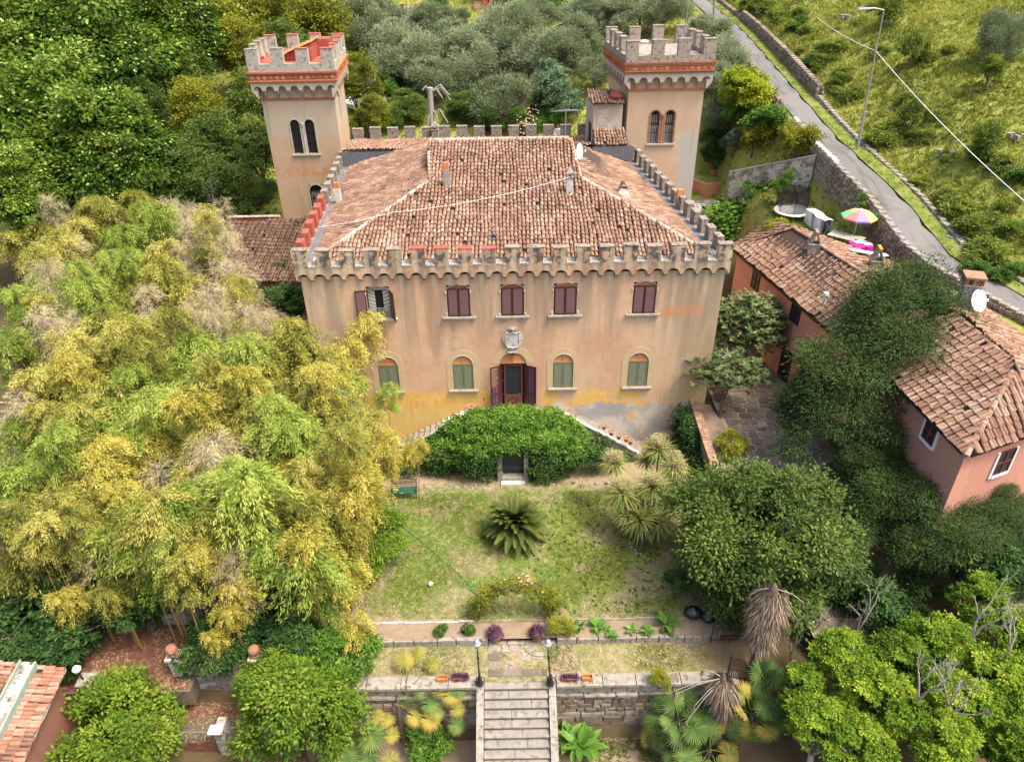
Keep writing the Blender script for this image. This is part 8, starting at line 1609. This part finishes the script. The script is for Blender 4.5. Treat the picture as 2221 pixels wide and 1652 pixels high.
# pots with purple plants, troughs
tuft = [blades('purple_leaves', 'lf_purple', 150, .34, .03, s, down=1.2, el0=-.1) for s in (5, 6)]
for k, (px, py, lb) in enumerate(((1075, 1388, 'left terracotta urn of purple trailing plant on the kerb'), (1166, 1386, 'right terracotta urn of purple trailing plant on the kerb'))):
    p = at(px, py, -.3); t_ = thing('plant_urn', lb, 'pot', p); MB().lathe([(.16, 0), (.2, .05), (.25, .22), (.27, .36), (.3, .38), (.3, .44), (.24, .44), (.2, .36)], p, 18).build('pot', M['clay'], t_)
    for j in range(3): o = link('purple_leaves', tuft[(k+j) % 2], t_); o.location = (.08*math.cos(j*2), .08*math.sin(j*2), .42+.06*j); o.scale = (1.0,)*3; o.rotation_euler = (0, 0, j)
    o = link('pale_stems', crown('pale_stems', 'lf_deadpalm', 60+k, (.2, .2, .14), 6, 500, .08, .02, .4, 8, spread=.3), t_); o.location = (0, -.05, .5)
def trough(px, py, label, plant):
    p = at(px, py, -.29); t_ = thing('planter_trough', label, 'planter', p); x, y, z = p; wd = .62 if plant else .42; b = MB()
    for (cx, cy, sx, sy) in ((0, -.09, wd, .02), (0, .09, wd, .02), (-wd/2+.01, 0, .02, .16), (wd/2-.01, 0, .02, .16)): b.box((x+cx, y+cy, z+.09), (sx, sy, .18))
    b.box((x, y, z+.02), (wd-.02, .16, .03)); b.box((x, y-.105, z+.165), (wd+.02, .02, .03)); b.box((x, y+.105, z+.165), (wd+.02, .02, .03)); b.build('trough', M['orangeclay'], t_)
    if plant: MB().box((x, y, z+.13), (wd-.05, .15, .05)).build('earth', M['soil'], t_)
    if plant:
        for j in range(4): o = link('purple_leaves', tuft[j % 2], t_); o.location = (-.22+.15*j, 0, .15); o.scale = (.55,)*3; o.rotation_euler = (0, 0, j*2)
trough(998, 1472, 'clay trough with purple plant on the coping, left of the steps', 1); trough(960, 1474, 'empty clay trough on the coping left of the steps', 0); trough(1236, 1473, 'clay trough with purple plant on the coping, right of the steps', 1); trough(1274, 1472, 'empty clay trough on the coping right of the steps', 0)
# rose arch
ra = thing('rose_arch', 'rose arch with small pink blooms spanning the path at the lawn edge', 'rose arch', (0, 21, 0)); pts = [(-1.62, 21.05, 0), (-1.55, 21.05, .9), (-1.2, 21.05, 1.5), (-.6, 21.05, 1.9), (0, 21.05, 2.02), (.6, 21.05, 1.9), (1.25, 21.05, 1.5), (1.55, 21.05, .9), (1.62, 21.05, 0)]
m = MB(); m.tube(pts, .02, 5); m.tube([(x, y+.45, z) for x, y, z in pts], .02, 5)
for p in pts: m.tube([p, (p[0], p[1]+.45, p[2])], .012, 4)
m.build('hoop', M['iron'], ra); bl_ = [(p[0], p[1]+.22, p[2], .42, .38, .30, 1.0 if 0 < i < 8 else .5) for i, p in enumerate(pts)]+[(1.5, 21.2, 1.0, .4, .4, .5, 1), (-1.35, 21.2, 1.2, .4, .4, .4, .8)]
link('foliage', np_mesh('foliage', *(lambda me: (0, 0))(0)) if False else cloud('foliage', 'lf_rose' if 'lf_rose' in M else 'lf_yellowgreen', 51, bl_, 9000, .08, .045, sub=18, r=.16), ra); bpy.data.objects[-1] if False else None
for o in ra.children:
    if o.name.startswith('foliage'): o.location = (0, -21, 0)
m = MB(); rr = random.Random(12)
for k in range(60):
    a = pts[rr.randint(1, 7)]; c_ = Vector((a[0]+rr.uniform(-.5, .5), a[1]+rr.uniform(-.1, .5), a[2]-rr.uniform(0, .2))); m.tube([c_, c_+Vector((rr.uniform(-.4, .4), rr.uniform(-.2, .2), rr.uniform(-.5, .1)))], .008, 3)
m.build('stems', M['bark'], ra); m = MB()
for k in range(46):
    if k < 34: c_ = Vector((rr.gauss(.35, .22), 21.1+rr.uniform(-.1, .5), 2.1+rr.gauss(0, .1)))
    else: a = pts[rr.randint(1, 7)]; c_ = Vector((a[0]+rr.uniform(-.3, .3), a[1]+rr.uniform(-.1, .4), a[2]+.25))
    m.lathe([(.0, -.03), (.035, -.01), (.045, .015), (.02, .035), (0, .03)], c_, 6)
M['pink_bloom'] = plain('pink_bloom', (.70, .38, .33), .7, .2, 9); setp(m.build('roses', M['pink_bloom'], ra), kind='stuff')
T('fern', 1215, 1352, .45, 30, 'shrub', 'leafy plant behind the right purple pot', 'shrub', trunk=.4)
for k, (px, py, lb) in enumerate(((955, 1366, 'bright green weed clump in the left flower bed'), (1016, 1364, 'second bright green clump nearest the left purple pot'))): T('bush', px, py, .12, 15, 'plant', lb, 'plant', trunk=.25)
# hose
b = MB(); H = [at(*C7(1105, 0), .03), at(*C7(1200, 110), .03), at(*C7(1410, 280), .03), at(*C7(1500, 390), -.3), at(*C7(1580, 470), -.36), at(*C7(1640, 580), -.35), at(*C7(1720, 630), -.35), at(*C7(1880, 622), -.35), at(*C7(1920, 560), -.55), at(*C7(1985, 530), -.55), at(*C7(1950, 570), -.57), at(*C7(1890, 640), -.57), at(*C7(1850, 740), -.57), at(*C7(1855, 800), -.3)]
H = [at(*(p_[0]*.2742+679.3, p_[1]*.2742+849.2), .03) for p_ in ((700, 1060), (850, 1180), (1000, 1310), (1150, 1440), (1290, 1600))]+H[1:]
def smooth(P, n=5):
    P = [Vector(p) for p in P]; P = [P[0]]+P+[P[-1]]; R_ = []
    for i in range(1, len(P)-2):
        for k in range(n): t_ = k/n; a, b_, c_, d = P[i-1], P[i], P[i+1], P[i+2]; R_.append(.5*((2*b_)+(-a+c_)*t_+(2*a-5*b_+4*c_-d)*t_*t_+(-a+3*b_-3*c_+d)*t_**3))
    return R_+[P[-2]]
M['hose'] = plain('green_hose', (.02, .17, .07), .5, .1, 5); b.tube(smooth(H), .016, 5); setp(b.build('garden_hose', M['hose']), 'green garden hose snaking over the lawn to the right lantern', 'hose')
# gate, posts, bags
gt = thing('iron_gate', 'rusty iron gate standing half open beside the dead palm', 'gate', at(1578, 1468, -.38)); g0 = Vector(at(1576, 1470, -.38)); g1 = Vector(at(1626, 1478, -.38)); m = MB(); m.tube([g0, g0+Vector((0, 0, 1.45))], .04, 6); m.build('post', M['ironbrown'], gt); m = MB(); e = (g1-g0)
for k in range(13): u = k/12; h = 1.35-.35*u*u; m.tube([g0+e*u+Vector((0, 0, .08)), g0+e*u+Vector((0, 0, h))], .013, 4)
for u0, u1, h0, h1 in ((0, 1, .1, .1), (0, 1, .6, .6)): m.tube([g0+e*u0+Vector((0, 0, h0)), g0+e*u1+Vector((0, 0, h1))], .018, 4)
m.tube([g0+e*u+Vector((0, 0, 1.35-.35*u*u)) for u in np.linspace(0, 1, 8)], .018, 4); m.build('bars', M['ironbrown'], gt)
p = at(1541, 1392, -.38); fn = thing('iron_fence', 'old dark iron fence panel under the round evergreen', 'fence', p); m = MB(); q0 = Vector(at(1541, 1392, -.1)); q1 = Vector(at(1600, 1390, -.1))
for k in range(10): u = k/9; m.tube([q0.lerp(q1, u), q0.lerp(q1, u)+Vector((0, 0, 1.0 if k else 1.15))], .013 if k else .03, 4)
for h in (.15, .8): m.tube([q0+Vector((0, 0, h)), q1+Vector((0, 0, h))], .016, 4)
m.build('bars', M['ironbrown'], fn)
t = NT('black_plastic'); t.b.inputs['Base Color'].default_value = (.015, .015, .018, 1); t.b.inputs['Roughness'].default_value = .22; t.b.inputs['Specular IOR Level'].default_value = .6; t.bump(t.noise(7, 4), .8, .05); M['bag'] = t.mat
for px, py, s_, lb in ((1503, 1330, .42, 'black bin bag at the foot of the round evergreen'), (1536, 1340, .32, 'smaller black bag behind the first, under the leaves')):
    p = at(px, py, .1); t_ = thing('rubbish_bag', lb, 'bag', (p[0], p[1], 0)); m = MB(); n = 14; rr = random.Random(px)
    V = []; prof = ((.0, 0), (.75, .03), (1, .3), (.92, .6), (.6, .85), (.2, 1.0), (.12, 1.15))
    for r_, z in prof: V += [(p[0]+s_*r_*math.cos(2*math.pi*k/n)*(1+rr.uniform(-.12, .12)), p[1]+s_*.8*r_*math.sin(2*math.pi*k/n)*(1+rr.uniform(-.12, .12)), z*s_*1.1) for k in range(n)]
    m.add(V, [(j*n+k, j*n+(k+1) % n, (j+1)*n+(k+1) % n, (j+1)*n+k) for j in range(6) for k in range(n)]); m.build('bag', M['bag'], t_, smooth=True)
# stones round the cordyline bed and along the climber
rr = random.Random(6)
for i, (px, py) in enumerate(((1367, 1178), (1370, 1187), (1377, 1194), (1381, 1200), (1389, 1203), (1398, 1208), (1405, 1214), (1416, 1219), (1426, 1221))):
    p = at(px, py, .03); m = MB(); m.box((p[0], p[1], .05), (.17, .13, .13), rz=rr.random()*3, taper=.7); setp(m.build('edging_stone', M['stone']), 'small rough stone of the curved row round the cabbage palm bed', 'stone', 'stones edging the cabbage palm bed')
for i in range(26):
    x = rr.choice((rr.uniform(-5.5, -1), rr.uniform(1, 7))); m = MB(); m.box((x, 29.75+rr.uniform(-.1, .1), .03), (rr.uniform(.12, .3), rr.uniform(.1, .2), .1), rz=rr.random()*3, taper=.7); setp(m.build('border_stone', M['stone']), 'loose stone lying along the foot of the climber', 'stone', 'loose stones along the foot of the climber')
# bent tap pipe
b = MB(); b.tube([(9.6, 27.6, 0), (9.58, 27.6, 1.0), (9.5, 27.4, 1.5)], .03, 6); setp(b.build('water_pipe', M['iron']), 'dark pipe with red hose end against the brick-capped wall', 'pipe')
# orange house, streaked wall and others at the top
def box_thing(name, label, cat, a, b_, mats, nm='wall'):
    t_ = thing(name, label, cat, (a[0], a[1], a[2])); MB().bx(a[0], b_[0], a[1], b_[1], a[2], b_[2]).build(nm, mats, t_); return t_
p = gh(1085, 26); p = (p[0], p[1], p[2]+3); M['oranger'] = plain('orange_painted_wall', (.45, .13, .07), .85, .15, 2); oh = box_thing('orange_house', 'orange house with porch cut by the top edge of the photo', 'house', (p[0]-2.2, p[1]+2, p[2]-3.5), (p[0]+4.6, p[1]+8, p[2]+4), M['oranger'])
for k in (0, 1, 2): MB().bx(p[0]-1.3+k*2.0, p[0]-1.0+k*2.0, p[1]+.6, p[1]+.9, p[2]-3.2, p[2]+2).build('porch_pillar', M['oranger'], oh)
MB().bx(p[0]-1.5, p[0]+3.4, p[1]+1.98, p[1]+2.0, p[2]-3, p[2]).build('dark_porch', M['dark'], oh)
for k in range(4): MB().bx(p[0]-3.2, p[0]-2.3, p[1]+.4+k*.35, p[1]+.75+k*.35, p[2]-3.5, p[2]-2.6+k*.2).build('step', M['caprick'], oh)
t = NT('streaked_concrete'); c = t.mix(t.step(t.noise(2.2, 5, stretch=(1.6, 1.6, .12)), .45, .6), (.40, .38, .33), (.09, .085, .075)); M['streak'] = t.done(c, .95)
p = gh(900, 66); WZ = p[2]; box_thing('concrete_wall', 'pale concrete retaining wall with black streaks among the olives', 'wall', (p[0]-1.9, p[1], WZ-.5), (p[0]+1.9, p[1]+.4, WZ+2.4), M['streak'])
for k, dx in enumerate((-1.2, .4, 1.2)): MB().lathe([(.14, 0), (.2, .3), (.22, .35), (.1, .35)], (p[0]+dx, p[1]+.2, WZ+2.4), 10).build('flowerpot', M['clay']); setp(bpy.data.objects['flowerpot' if k == 0 else 'flowerpot.%03d' % k], 'terracotta flowerpot on the streaked concrete wall, ' + ('left', 'middle', 'right')[k] + ' one', 'pot')
# cars
def car(px, py, z, rz, label):
    p = gh(px, py, .8); g = p[2]-.8; t_ = thing('parked_car', label, 'car', (p[0], p[1], g), rz); prof = [(-2.05, .35), (-2.1, .75), (-1.95, .95), (-1.5, 1.05), (-.85, 1.42), (.5, 1.46), (1.15, 1.02), (1.9, .85), (2.1, .6), (2.08, .35)]; V = []; m = MB()
    for s_ in (-1, 1): V += [(x, s_*(.84 if z_ < 1.1 else .66), z_) for x, z_ in prof]
    n = len(prof); m.add(V, [tuple(range(n))[::-1], tuple(range(n, 2*n))]+[(i, i+1, n+i+1, n+i) for i in range(n-1)]); link('body', m.mesh('body', M['carwhite']), t_)
    m = MB(); m.add([(-1.42, .6, 1.09), (-1.42, -.6, 1.09), (-.9, -.56, 1.40), (-.9, .56, 1.40)], [(0, 1, 2, 3)]); m.add([(1.1, .62, 1.07), (1.1, -.62, 1.07), (.58, -.56, 1.44), (.58, .56, 1.44)], [(0, 1, 2, 3)]); m.v = [(a*1.012, b_, c_+.012) for a, b_, c_ in m.v]; link('windscreen', m.mesh('windscreen', M['glass']), t_)
    m = MB()
    for s_ in (-1, 1): m.add([(-1.1, s_*.765, 1.1), (.85, s_*.765, 1.1), (.45, s_*.69, 1.38), (-.8, s_*.69, 1.38)], [(0, 1, 2, 3)])
    link('side_window', m.mesh('side_window', M['glass']), t_)
    for x in (-1.3, 1.3):
        for s_ in (-1, 1): m = MB(); m.tube([(x, s_*.7, .32), (x, s_*.88, .32)], .32, 14); link('wheel', m.mesh('wheel', M['dark']), t_)
t = NT('car_white'); t.put(t.b.inputs['Base Color'], (.62, .64, .66)); t.b.inputs['Roughness'].default_value = .2; t.b.inputs['Specular IOR Level'].default_value = .6; M['carwhite'] = t.mat
car(799, 184, 9.6, .9, 'white car parked under the trees right of the left tower'); car(793, 216, 8.3, .9, 'second pale car mostly hidden by leaves below the white one')
# dead tree
p = atY(937, 300, 58.6); q = Vector(atY(933, 190, 58.6)); dt = thing('dead_tree', 'grey dead tree trunk with drooping bare branches behind the rear battlements', 'tree', p); m = MB(); m.tube([p, Vector(p).lerp(q, .6), q], [.26, .22, .2], 8); m.build('trunk', M['barkpale'], dt)
for e, s_ in (((975, 207, 9.9), .5), ((978, 218, 9.3), .5), ((960, 213, 9.6), .3), ((972, 267, 7.0), .6), ((950, 262, 7.2), .4), ((916, 196, 10.1), .2), ((928, 272, 6.8), .2)):
    e_ = Vector(atY(e[0], e[1], 58.3)); s0 = q if e[1] < 222 else Vector(p).lerp(q, .55); m = MB(); m.tube([s0-Vector((0, 0, .3)), s0.lerp(e_, .55)+Vector((0, 0, s_)), e_], [.09, .07, .04], 5); m.build('branch', M['barkpale'], dt)
# person behind the rear battlements
def person(px, py, Y):
    p = atY(px, py, Y); foot = p[2]-1.45; t_ = thing('person', 'person in a white shirt with short dark hair standing behind the rear battlements', 'person', (p[0], p[1], foot))
    J = [(0, 0, .95), (0, 0, 1.2), (0, -.02, 1.42), (0, -.03, 1.52), (-.2, 0, 1.42), (-.27, -.05, 1.15), (-.15, -.25, 1.02), (.2, 0, 1.42), (.27, -.05, 1.15), (.12, -.27, 1.04), (-.1, 0, .92), (-.11, -.02, .5), (-.11, 0, .08), (.1, 0, .92), (.11, -.02, .5), (.11, 0, .08), (-.11, -.14, .04), (.11, -.14, .04)]
    E_ = [(0, 1), (1, 2), (2, 3), (2, 4), (4, 5), (5, 6), (2, 7), (7, 8), (8, 9), (0, 10), (10, 11), (11, 12), (0, 13), (13, 14), (14, 15), (12, 16), (15, 17)]; Rr = [.16, .15, .14, .06, .075, .05, .04, .075, .05, .04, .11, .075, .05, .11, .075, .05, .045, .045]
    me = bpy.data.meshes.new('body'); me.from_pydata(J, E_, []); me.materials.append(M['shirt']); me.materials.append(M['trousers']); o = link('body', me, t_); md = o.modifiers.new('skin', 'SKIN'); 
    for v, r in zip(me.skin_vertices[0].data, Rr): v.radius = (r, r*.8)
    me.skin_vertices[0].data[0].use_root = True; o.modifiers.new('sub', 'SUBSURF').levels = 1; o.modifiers['sub'].render_levels = 2
    m = MB(); m.lathe([(.0, -.13), (.05, -.11), (.075, -.04), (.085, .03), (.075, .09), (.04, .125), (0, .13)], (0, -.04, 1.67), 12); m.box((0, -.135, 1.66), (.03, .04, .05), taper=.6); m.box((-.09, -.03, 1.66), (.02, .04, .06)); m.box((.09, -.03, 1.66), (.02, .04, .06)); link('head', m.mesh('head', M['skin'], smooth=True), t_)
    m = MB(); m.lathe([(.088, -.02), (.094, .05), (.08, .11), (.04, .14), (0, .145)], (0, -.015, 1.67), 12); link('hair', m.mesh('hair', M['dark'], smooth=True), t_)
M['shirt'] = plain('white_shirt', (.72, .72, .74), .8, .1, 9); M['trousers'] = plain('dark_trousers', (.06, .06, .08), .8); M['skin'] = plain('skin_tone', (.34, .17, .11), .6, .1, 9, bump=0)
person(1210, 280, 57.4)
# gravel track in the grove
b = MB(); P = [gh(1150, 85), gh(1190, 66), gh(1240, 46), gh(1280, 40)]; 
V = []
for p in P: g = ztf(p[0], p[1]); V += [(p[0]-.5, p[1]-1.0, g+.12), (p[0]+.3, p[1]+1.2, g+.16)]
b.add(V, [(2*i, 2*i+2, 2*i+3, 2*i+1) for i in range(3)]); M['gravel'] = plain('pale_gravel', (.42, .37, .3), .95, .25, 6); b.build('gravel_track', M['gravel'])['kind'] = 'structure'

# ------------------------------------------------------------------ pink flowers, hillside plants, grass
m = MB(); rr = random.Random(3)
for k in range(70): p = gh(1141+rr.gauss(0, 12), 255+rr.gauss(0, 20), 1.9+rr.random()*.4); m.lathe([(0, -.05), (.08, 0), (0, .06)], p, 5)
setp(m.build('pink_blossom', M['pink_bloom']), 'pale pink blossom on the climber behind the rear battlements', 'flowers', kind='stuff')
def tufts(name, mat, n, X, Y, Lr, W, seed, nb=6, keep=None, zoff=0, lean=.5, flat=1.0):
    rng = np.random.default_rng(seed); x = rng.uniform(*X, n); y = rng.uniform(*Y, n); k = np.ones(n, bool) if keep is None else keep(x, y, rng); x, y = x[k], y[k]; n = len(x); z = zoff(x, y) if callable(zoff) else zt(x, y)+zoff
    P = np.repeat(np.c_[x, y, z], nb, 0)+np.c_[rng.normal(0, .06, (n*nb, 2)), np.zeros(n*nb)]; D = unit(n*nb, rng)*lean+np.array([0, 0, flat]); D[:, 2] = np.abs(D[:, 2]); D /= np.linalg.norm(D, axis=1)[:, None]; N = unit(n*nb, rng); N -= D*np.sum(N*D, 1)[:, None]; N /= np.linalg.norm(N, axis=1)[:, None]+1e-9
    patch = .5+.5*np.sin(x*.55+1.7*np.sin(y*.31))*np.cos(y*.5+np.sin(x*.3)); tone = np.clip(np.repeat(patch*.6+.4*rng.random(n), nb)+rng.normal(0, .08, n*nb), 0, 1); V, F, t_ = leaf_quads(P, D, N, rng.uniform(*Lr, n*nb), np.full(n*nb, W), tone)
    return setp(link(name, np_mesh(name, V, F, M[mat], t_)), kind='stuff')
hill = lambda x, y, rng: (x > roadx(y)+3.1) & (x < 12+y*.78)
tufts('hillside_grass', 'lf_grass', 75000, (23, 78), (28, 106), (.16, .46), .075, 1, 6, hill, lean=.9)
verge = lambda x, y, rng: (x > roadx(y)+1.85) & (x < roadx(y)+2.85)
tufts('verge_grass', 'lf_lawn', 6000, (22, 34), (28, 104), (.1, .28), .05, 2, 6, verge, zoff=.1)
tufts('grove_grass', 'lf_grass', 16000, (-30, 20.4), (57, 108), (.15, .4), .08, 3, 5, lambda x, y, r: x < roadx(y)-.5)
lawnk = lambda x, y, rng: (rng.random(len(x)) < .25+.75*np.clip(np.sin(x*.9+1.2*np.sin(y*.7))*np.cos(y*.8)+.5, 0, 1)) & ((y < 29.2) | (rng.random(len(x)) < .1))
tufts('lawn_grass', 'lf_lawn', 30000, (-7.5, 9.2), (21.1, 30), (.04, .10), .022, 4, 5, lawnk, zoff=lambda x, y: 0*x+.0, lean=1.2, flat=.7)
tufts('path_grass', 'lf_lawn', 7000, (-7.5, 8), (18.7, 20), (.03, .08), .022, 5, 5, lambda x, y, r: (np.abs(x) > 1.3) & (r.random(len(x)) < .35+.6*np.sin(x*1.3)), zoff=lambda x, y: 0*x-.38, lean=1.2, flat=.7)
tufts('weeds_below_wall', 'lf_weed', 900, (1.6, 8), (14, 17.8), (.08, .2), .05, 6, 8, None, zoff=lambda x, y: 0*x-3.68, lean=1.4, flat=.6)
tufts('yard_grass', 'lf_lawn', 5000, (15, 22), (38, 56), (.08, .2), .04, 7, 5, lambda x, y, r: x < roadx(y)-.8)
def litter(name, n, X, Y, z, seed, keep=None, L=(.05, .16)):
    rng = np.random.default_rng(seed); x = rng.uniform(*X, n); y = rng.uniform(*Y, n)
    if keep is not None: k = keep(x, y, rng); x, y = x[k], y[k]; n = len(x)
    a = rng.uniform(0, 6.28, n); V, F, t_ = leaf_quads(np.c_[x, y, np.full(n, z)+.02+rng.random(n)*.04], np.c_[np.cos(a), np.sin(a), rng.uniform(-.05, .15, n)], np.c_[rng.normal(0, .2, (n, 2)), np.ones(n)], rng.uniform(*L, n), np.full(n, .022), rng.random(n)); return setp(link(name, np_mesh(name, V, F, M['straw'], t_)), kind='stuff')
litter('fallen_leaves', 4200, (-7.6, 5), (21, 30.5), .0, 1, lambda x, y, r: r.random(len(x)) < np.clip(.9-(x+7.5)/9, .06, 1)); litter('fallen_leaves', 1800, (-7, 8), (18.7, 20.9), -.34, 2); litter('fallen_leaves', 2600, (-18.8, -13.3), (18.3, 21.2), -.5, 3, lambda x, y, r: np.sin(x*2.4+y*1.2) > -.2); litter('fallen_leaves', 900, (-14, -10), (16.9, 18.6), -1.9, 4)
# clover-like weeds in the lawn
rng = np.random.default_rng(8); n = 420; C_ = np.c_[rng.uniform(.5, 8, n), rng.uniform(21.3, 28.5, n), np.full(n, .04)]; setp(link('lawn_weeds', whorls('lawn_weeds', 'lf_bright', 9, C_, .09, .04, 8)), kind='stuff')
# shrubs and ferns dotted over the hillside
rr = random.Random(77); HB = [crown('hill_shrub_crown', 'lf_weed', 80+s, (1.0, 1.0, .6), 12, 3600, .16, .07, .45, 9, spread=.28, core=.05) for s in (0, 1, 2)]
names = 0
for i in range(150):
    y = rr.uniform(30, 100); rowd = rr.random(); x = float(roadx(y))+3.5+(rr.uniform(0, 2.4) if rowd < .5 else rr.uniform(2, 34))
    if x > 10+y*.74: continue
    s_ = rr.uniform(.4, 1.0) if rowd < .5 else rr.uniform(.3, .85); lab_ = 'low wild shrub '+('on the bank beside the verge' if x < roadx(y)+6 else 'out in the hillside grass')+(', near end behind the farmhouse' if y < 45 else ', level with the street lamp' if y < 62 else ', high up towards the top edge'); t_ = thing('wild_shrub', lab_, 'shrub', (x, y, ztf(x, y)-.1), group=lab_); o = link('crown', HB[i % 3], t_); o.location = (0, 0, .3*s_); o.scale = (s_*1.2, s_*1.2, s_*.9); o.rotation_euler = (0, 0, rr.random()*6)
for px, py, z, r, lb in ((2170, 85, 'g1.5', 48, 'small olive tree near the top right corner of the hillside'), (2150, 150, 'g1.5', 26, 'dark small tree below the corner olive'), (1985, 100, 'g1.5', 26, 'small dark tree on the hillside right of the lamp head'), (1985, 245, 'g1.5', 26, 'thin young olive on the hillside right of the lamp post'), (2140, 300, 'g1.5', 34, 'young olive tree in the middle right of the hillside'), (1930, 20, 'g1.5', 34, 'dark bush at the top edge over the hillside')): T('olive' if r > 40 else 'weed', px, py, z, r, 'olive_tree', lb, 'tree', r0=.06, i=int(px), zs=1.3)
for px, py, r, lb in ((1885, 440, 24, 'leafy bush at the bank left of the power line'), (2210, 380, 26, 'tangle of dark brush at the right edge of the hillside'), (1765, 130, 22, 'bush in the pale dry grass above the road wall'), (1730, 55, 26, 'bush above the far road wall at the top'), (2115, 580, 26, 'weedy bush on the bank above the junction'), (2180, 590, 30, 'weedy bush on the bank by the right edge')):
    z = 'g.5'
    T('bush', px, py, z, r, 'shrub', lb, 'shrub', zs=.7)
rr = random.Random(5)
for i, (px, py) in enumerate(((1660+0, 28), (1245+600, 40), (1790, 205), (2065, 335), (1950, 290), (1605+600, 370), (2080, 525), (2215, 300))):
    p = gh(px, py); z = p[2]
    for k in range(5): m = MB(); m.box((p[0]+rr.uniform(-.8, .8), p[1]+rr.uniform(-.3, .3), z+.12), (rr.uniform(.3, .6), rr.uniform(.2, .4), .3), rz=rr.random()*3, taper=.7, tilt=Matrix.Rotation(rr.uniform(-.2, .2), 3, 'X')); setp(m.build('field_stone', M['stone']), 'loose grey stone lying in the grass of the hillside', 'stone', 'loose stones on the hillside')
p = gh(2078, 545); tb = thing('stone_bunker', 'low brick box structure with dry grass on top at the road bend', 'structure', p); m = MB(); m.box((p[0], p[1], p[2]-.3), (1.5, 1.0, 1.1), rz=-.5, taper=.94); m.build('wall', M['rubble'], tb)
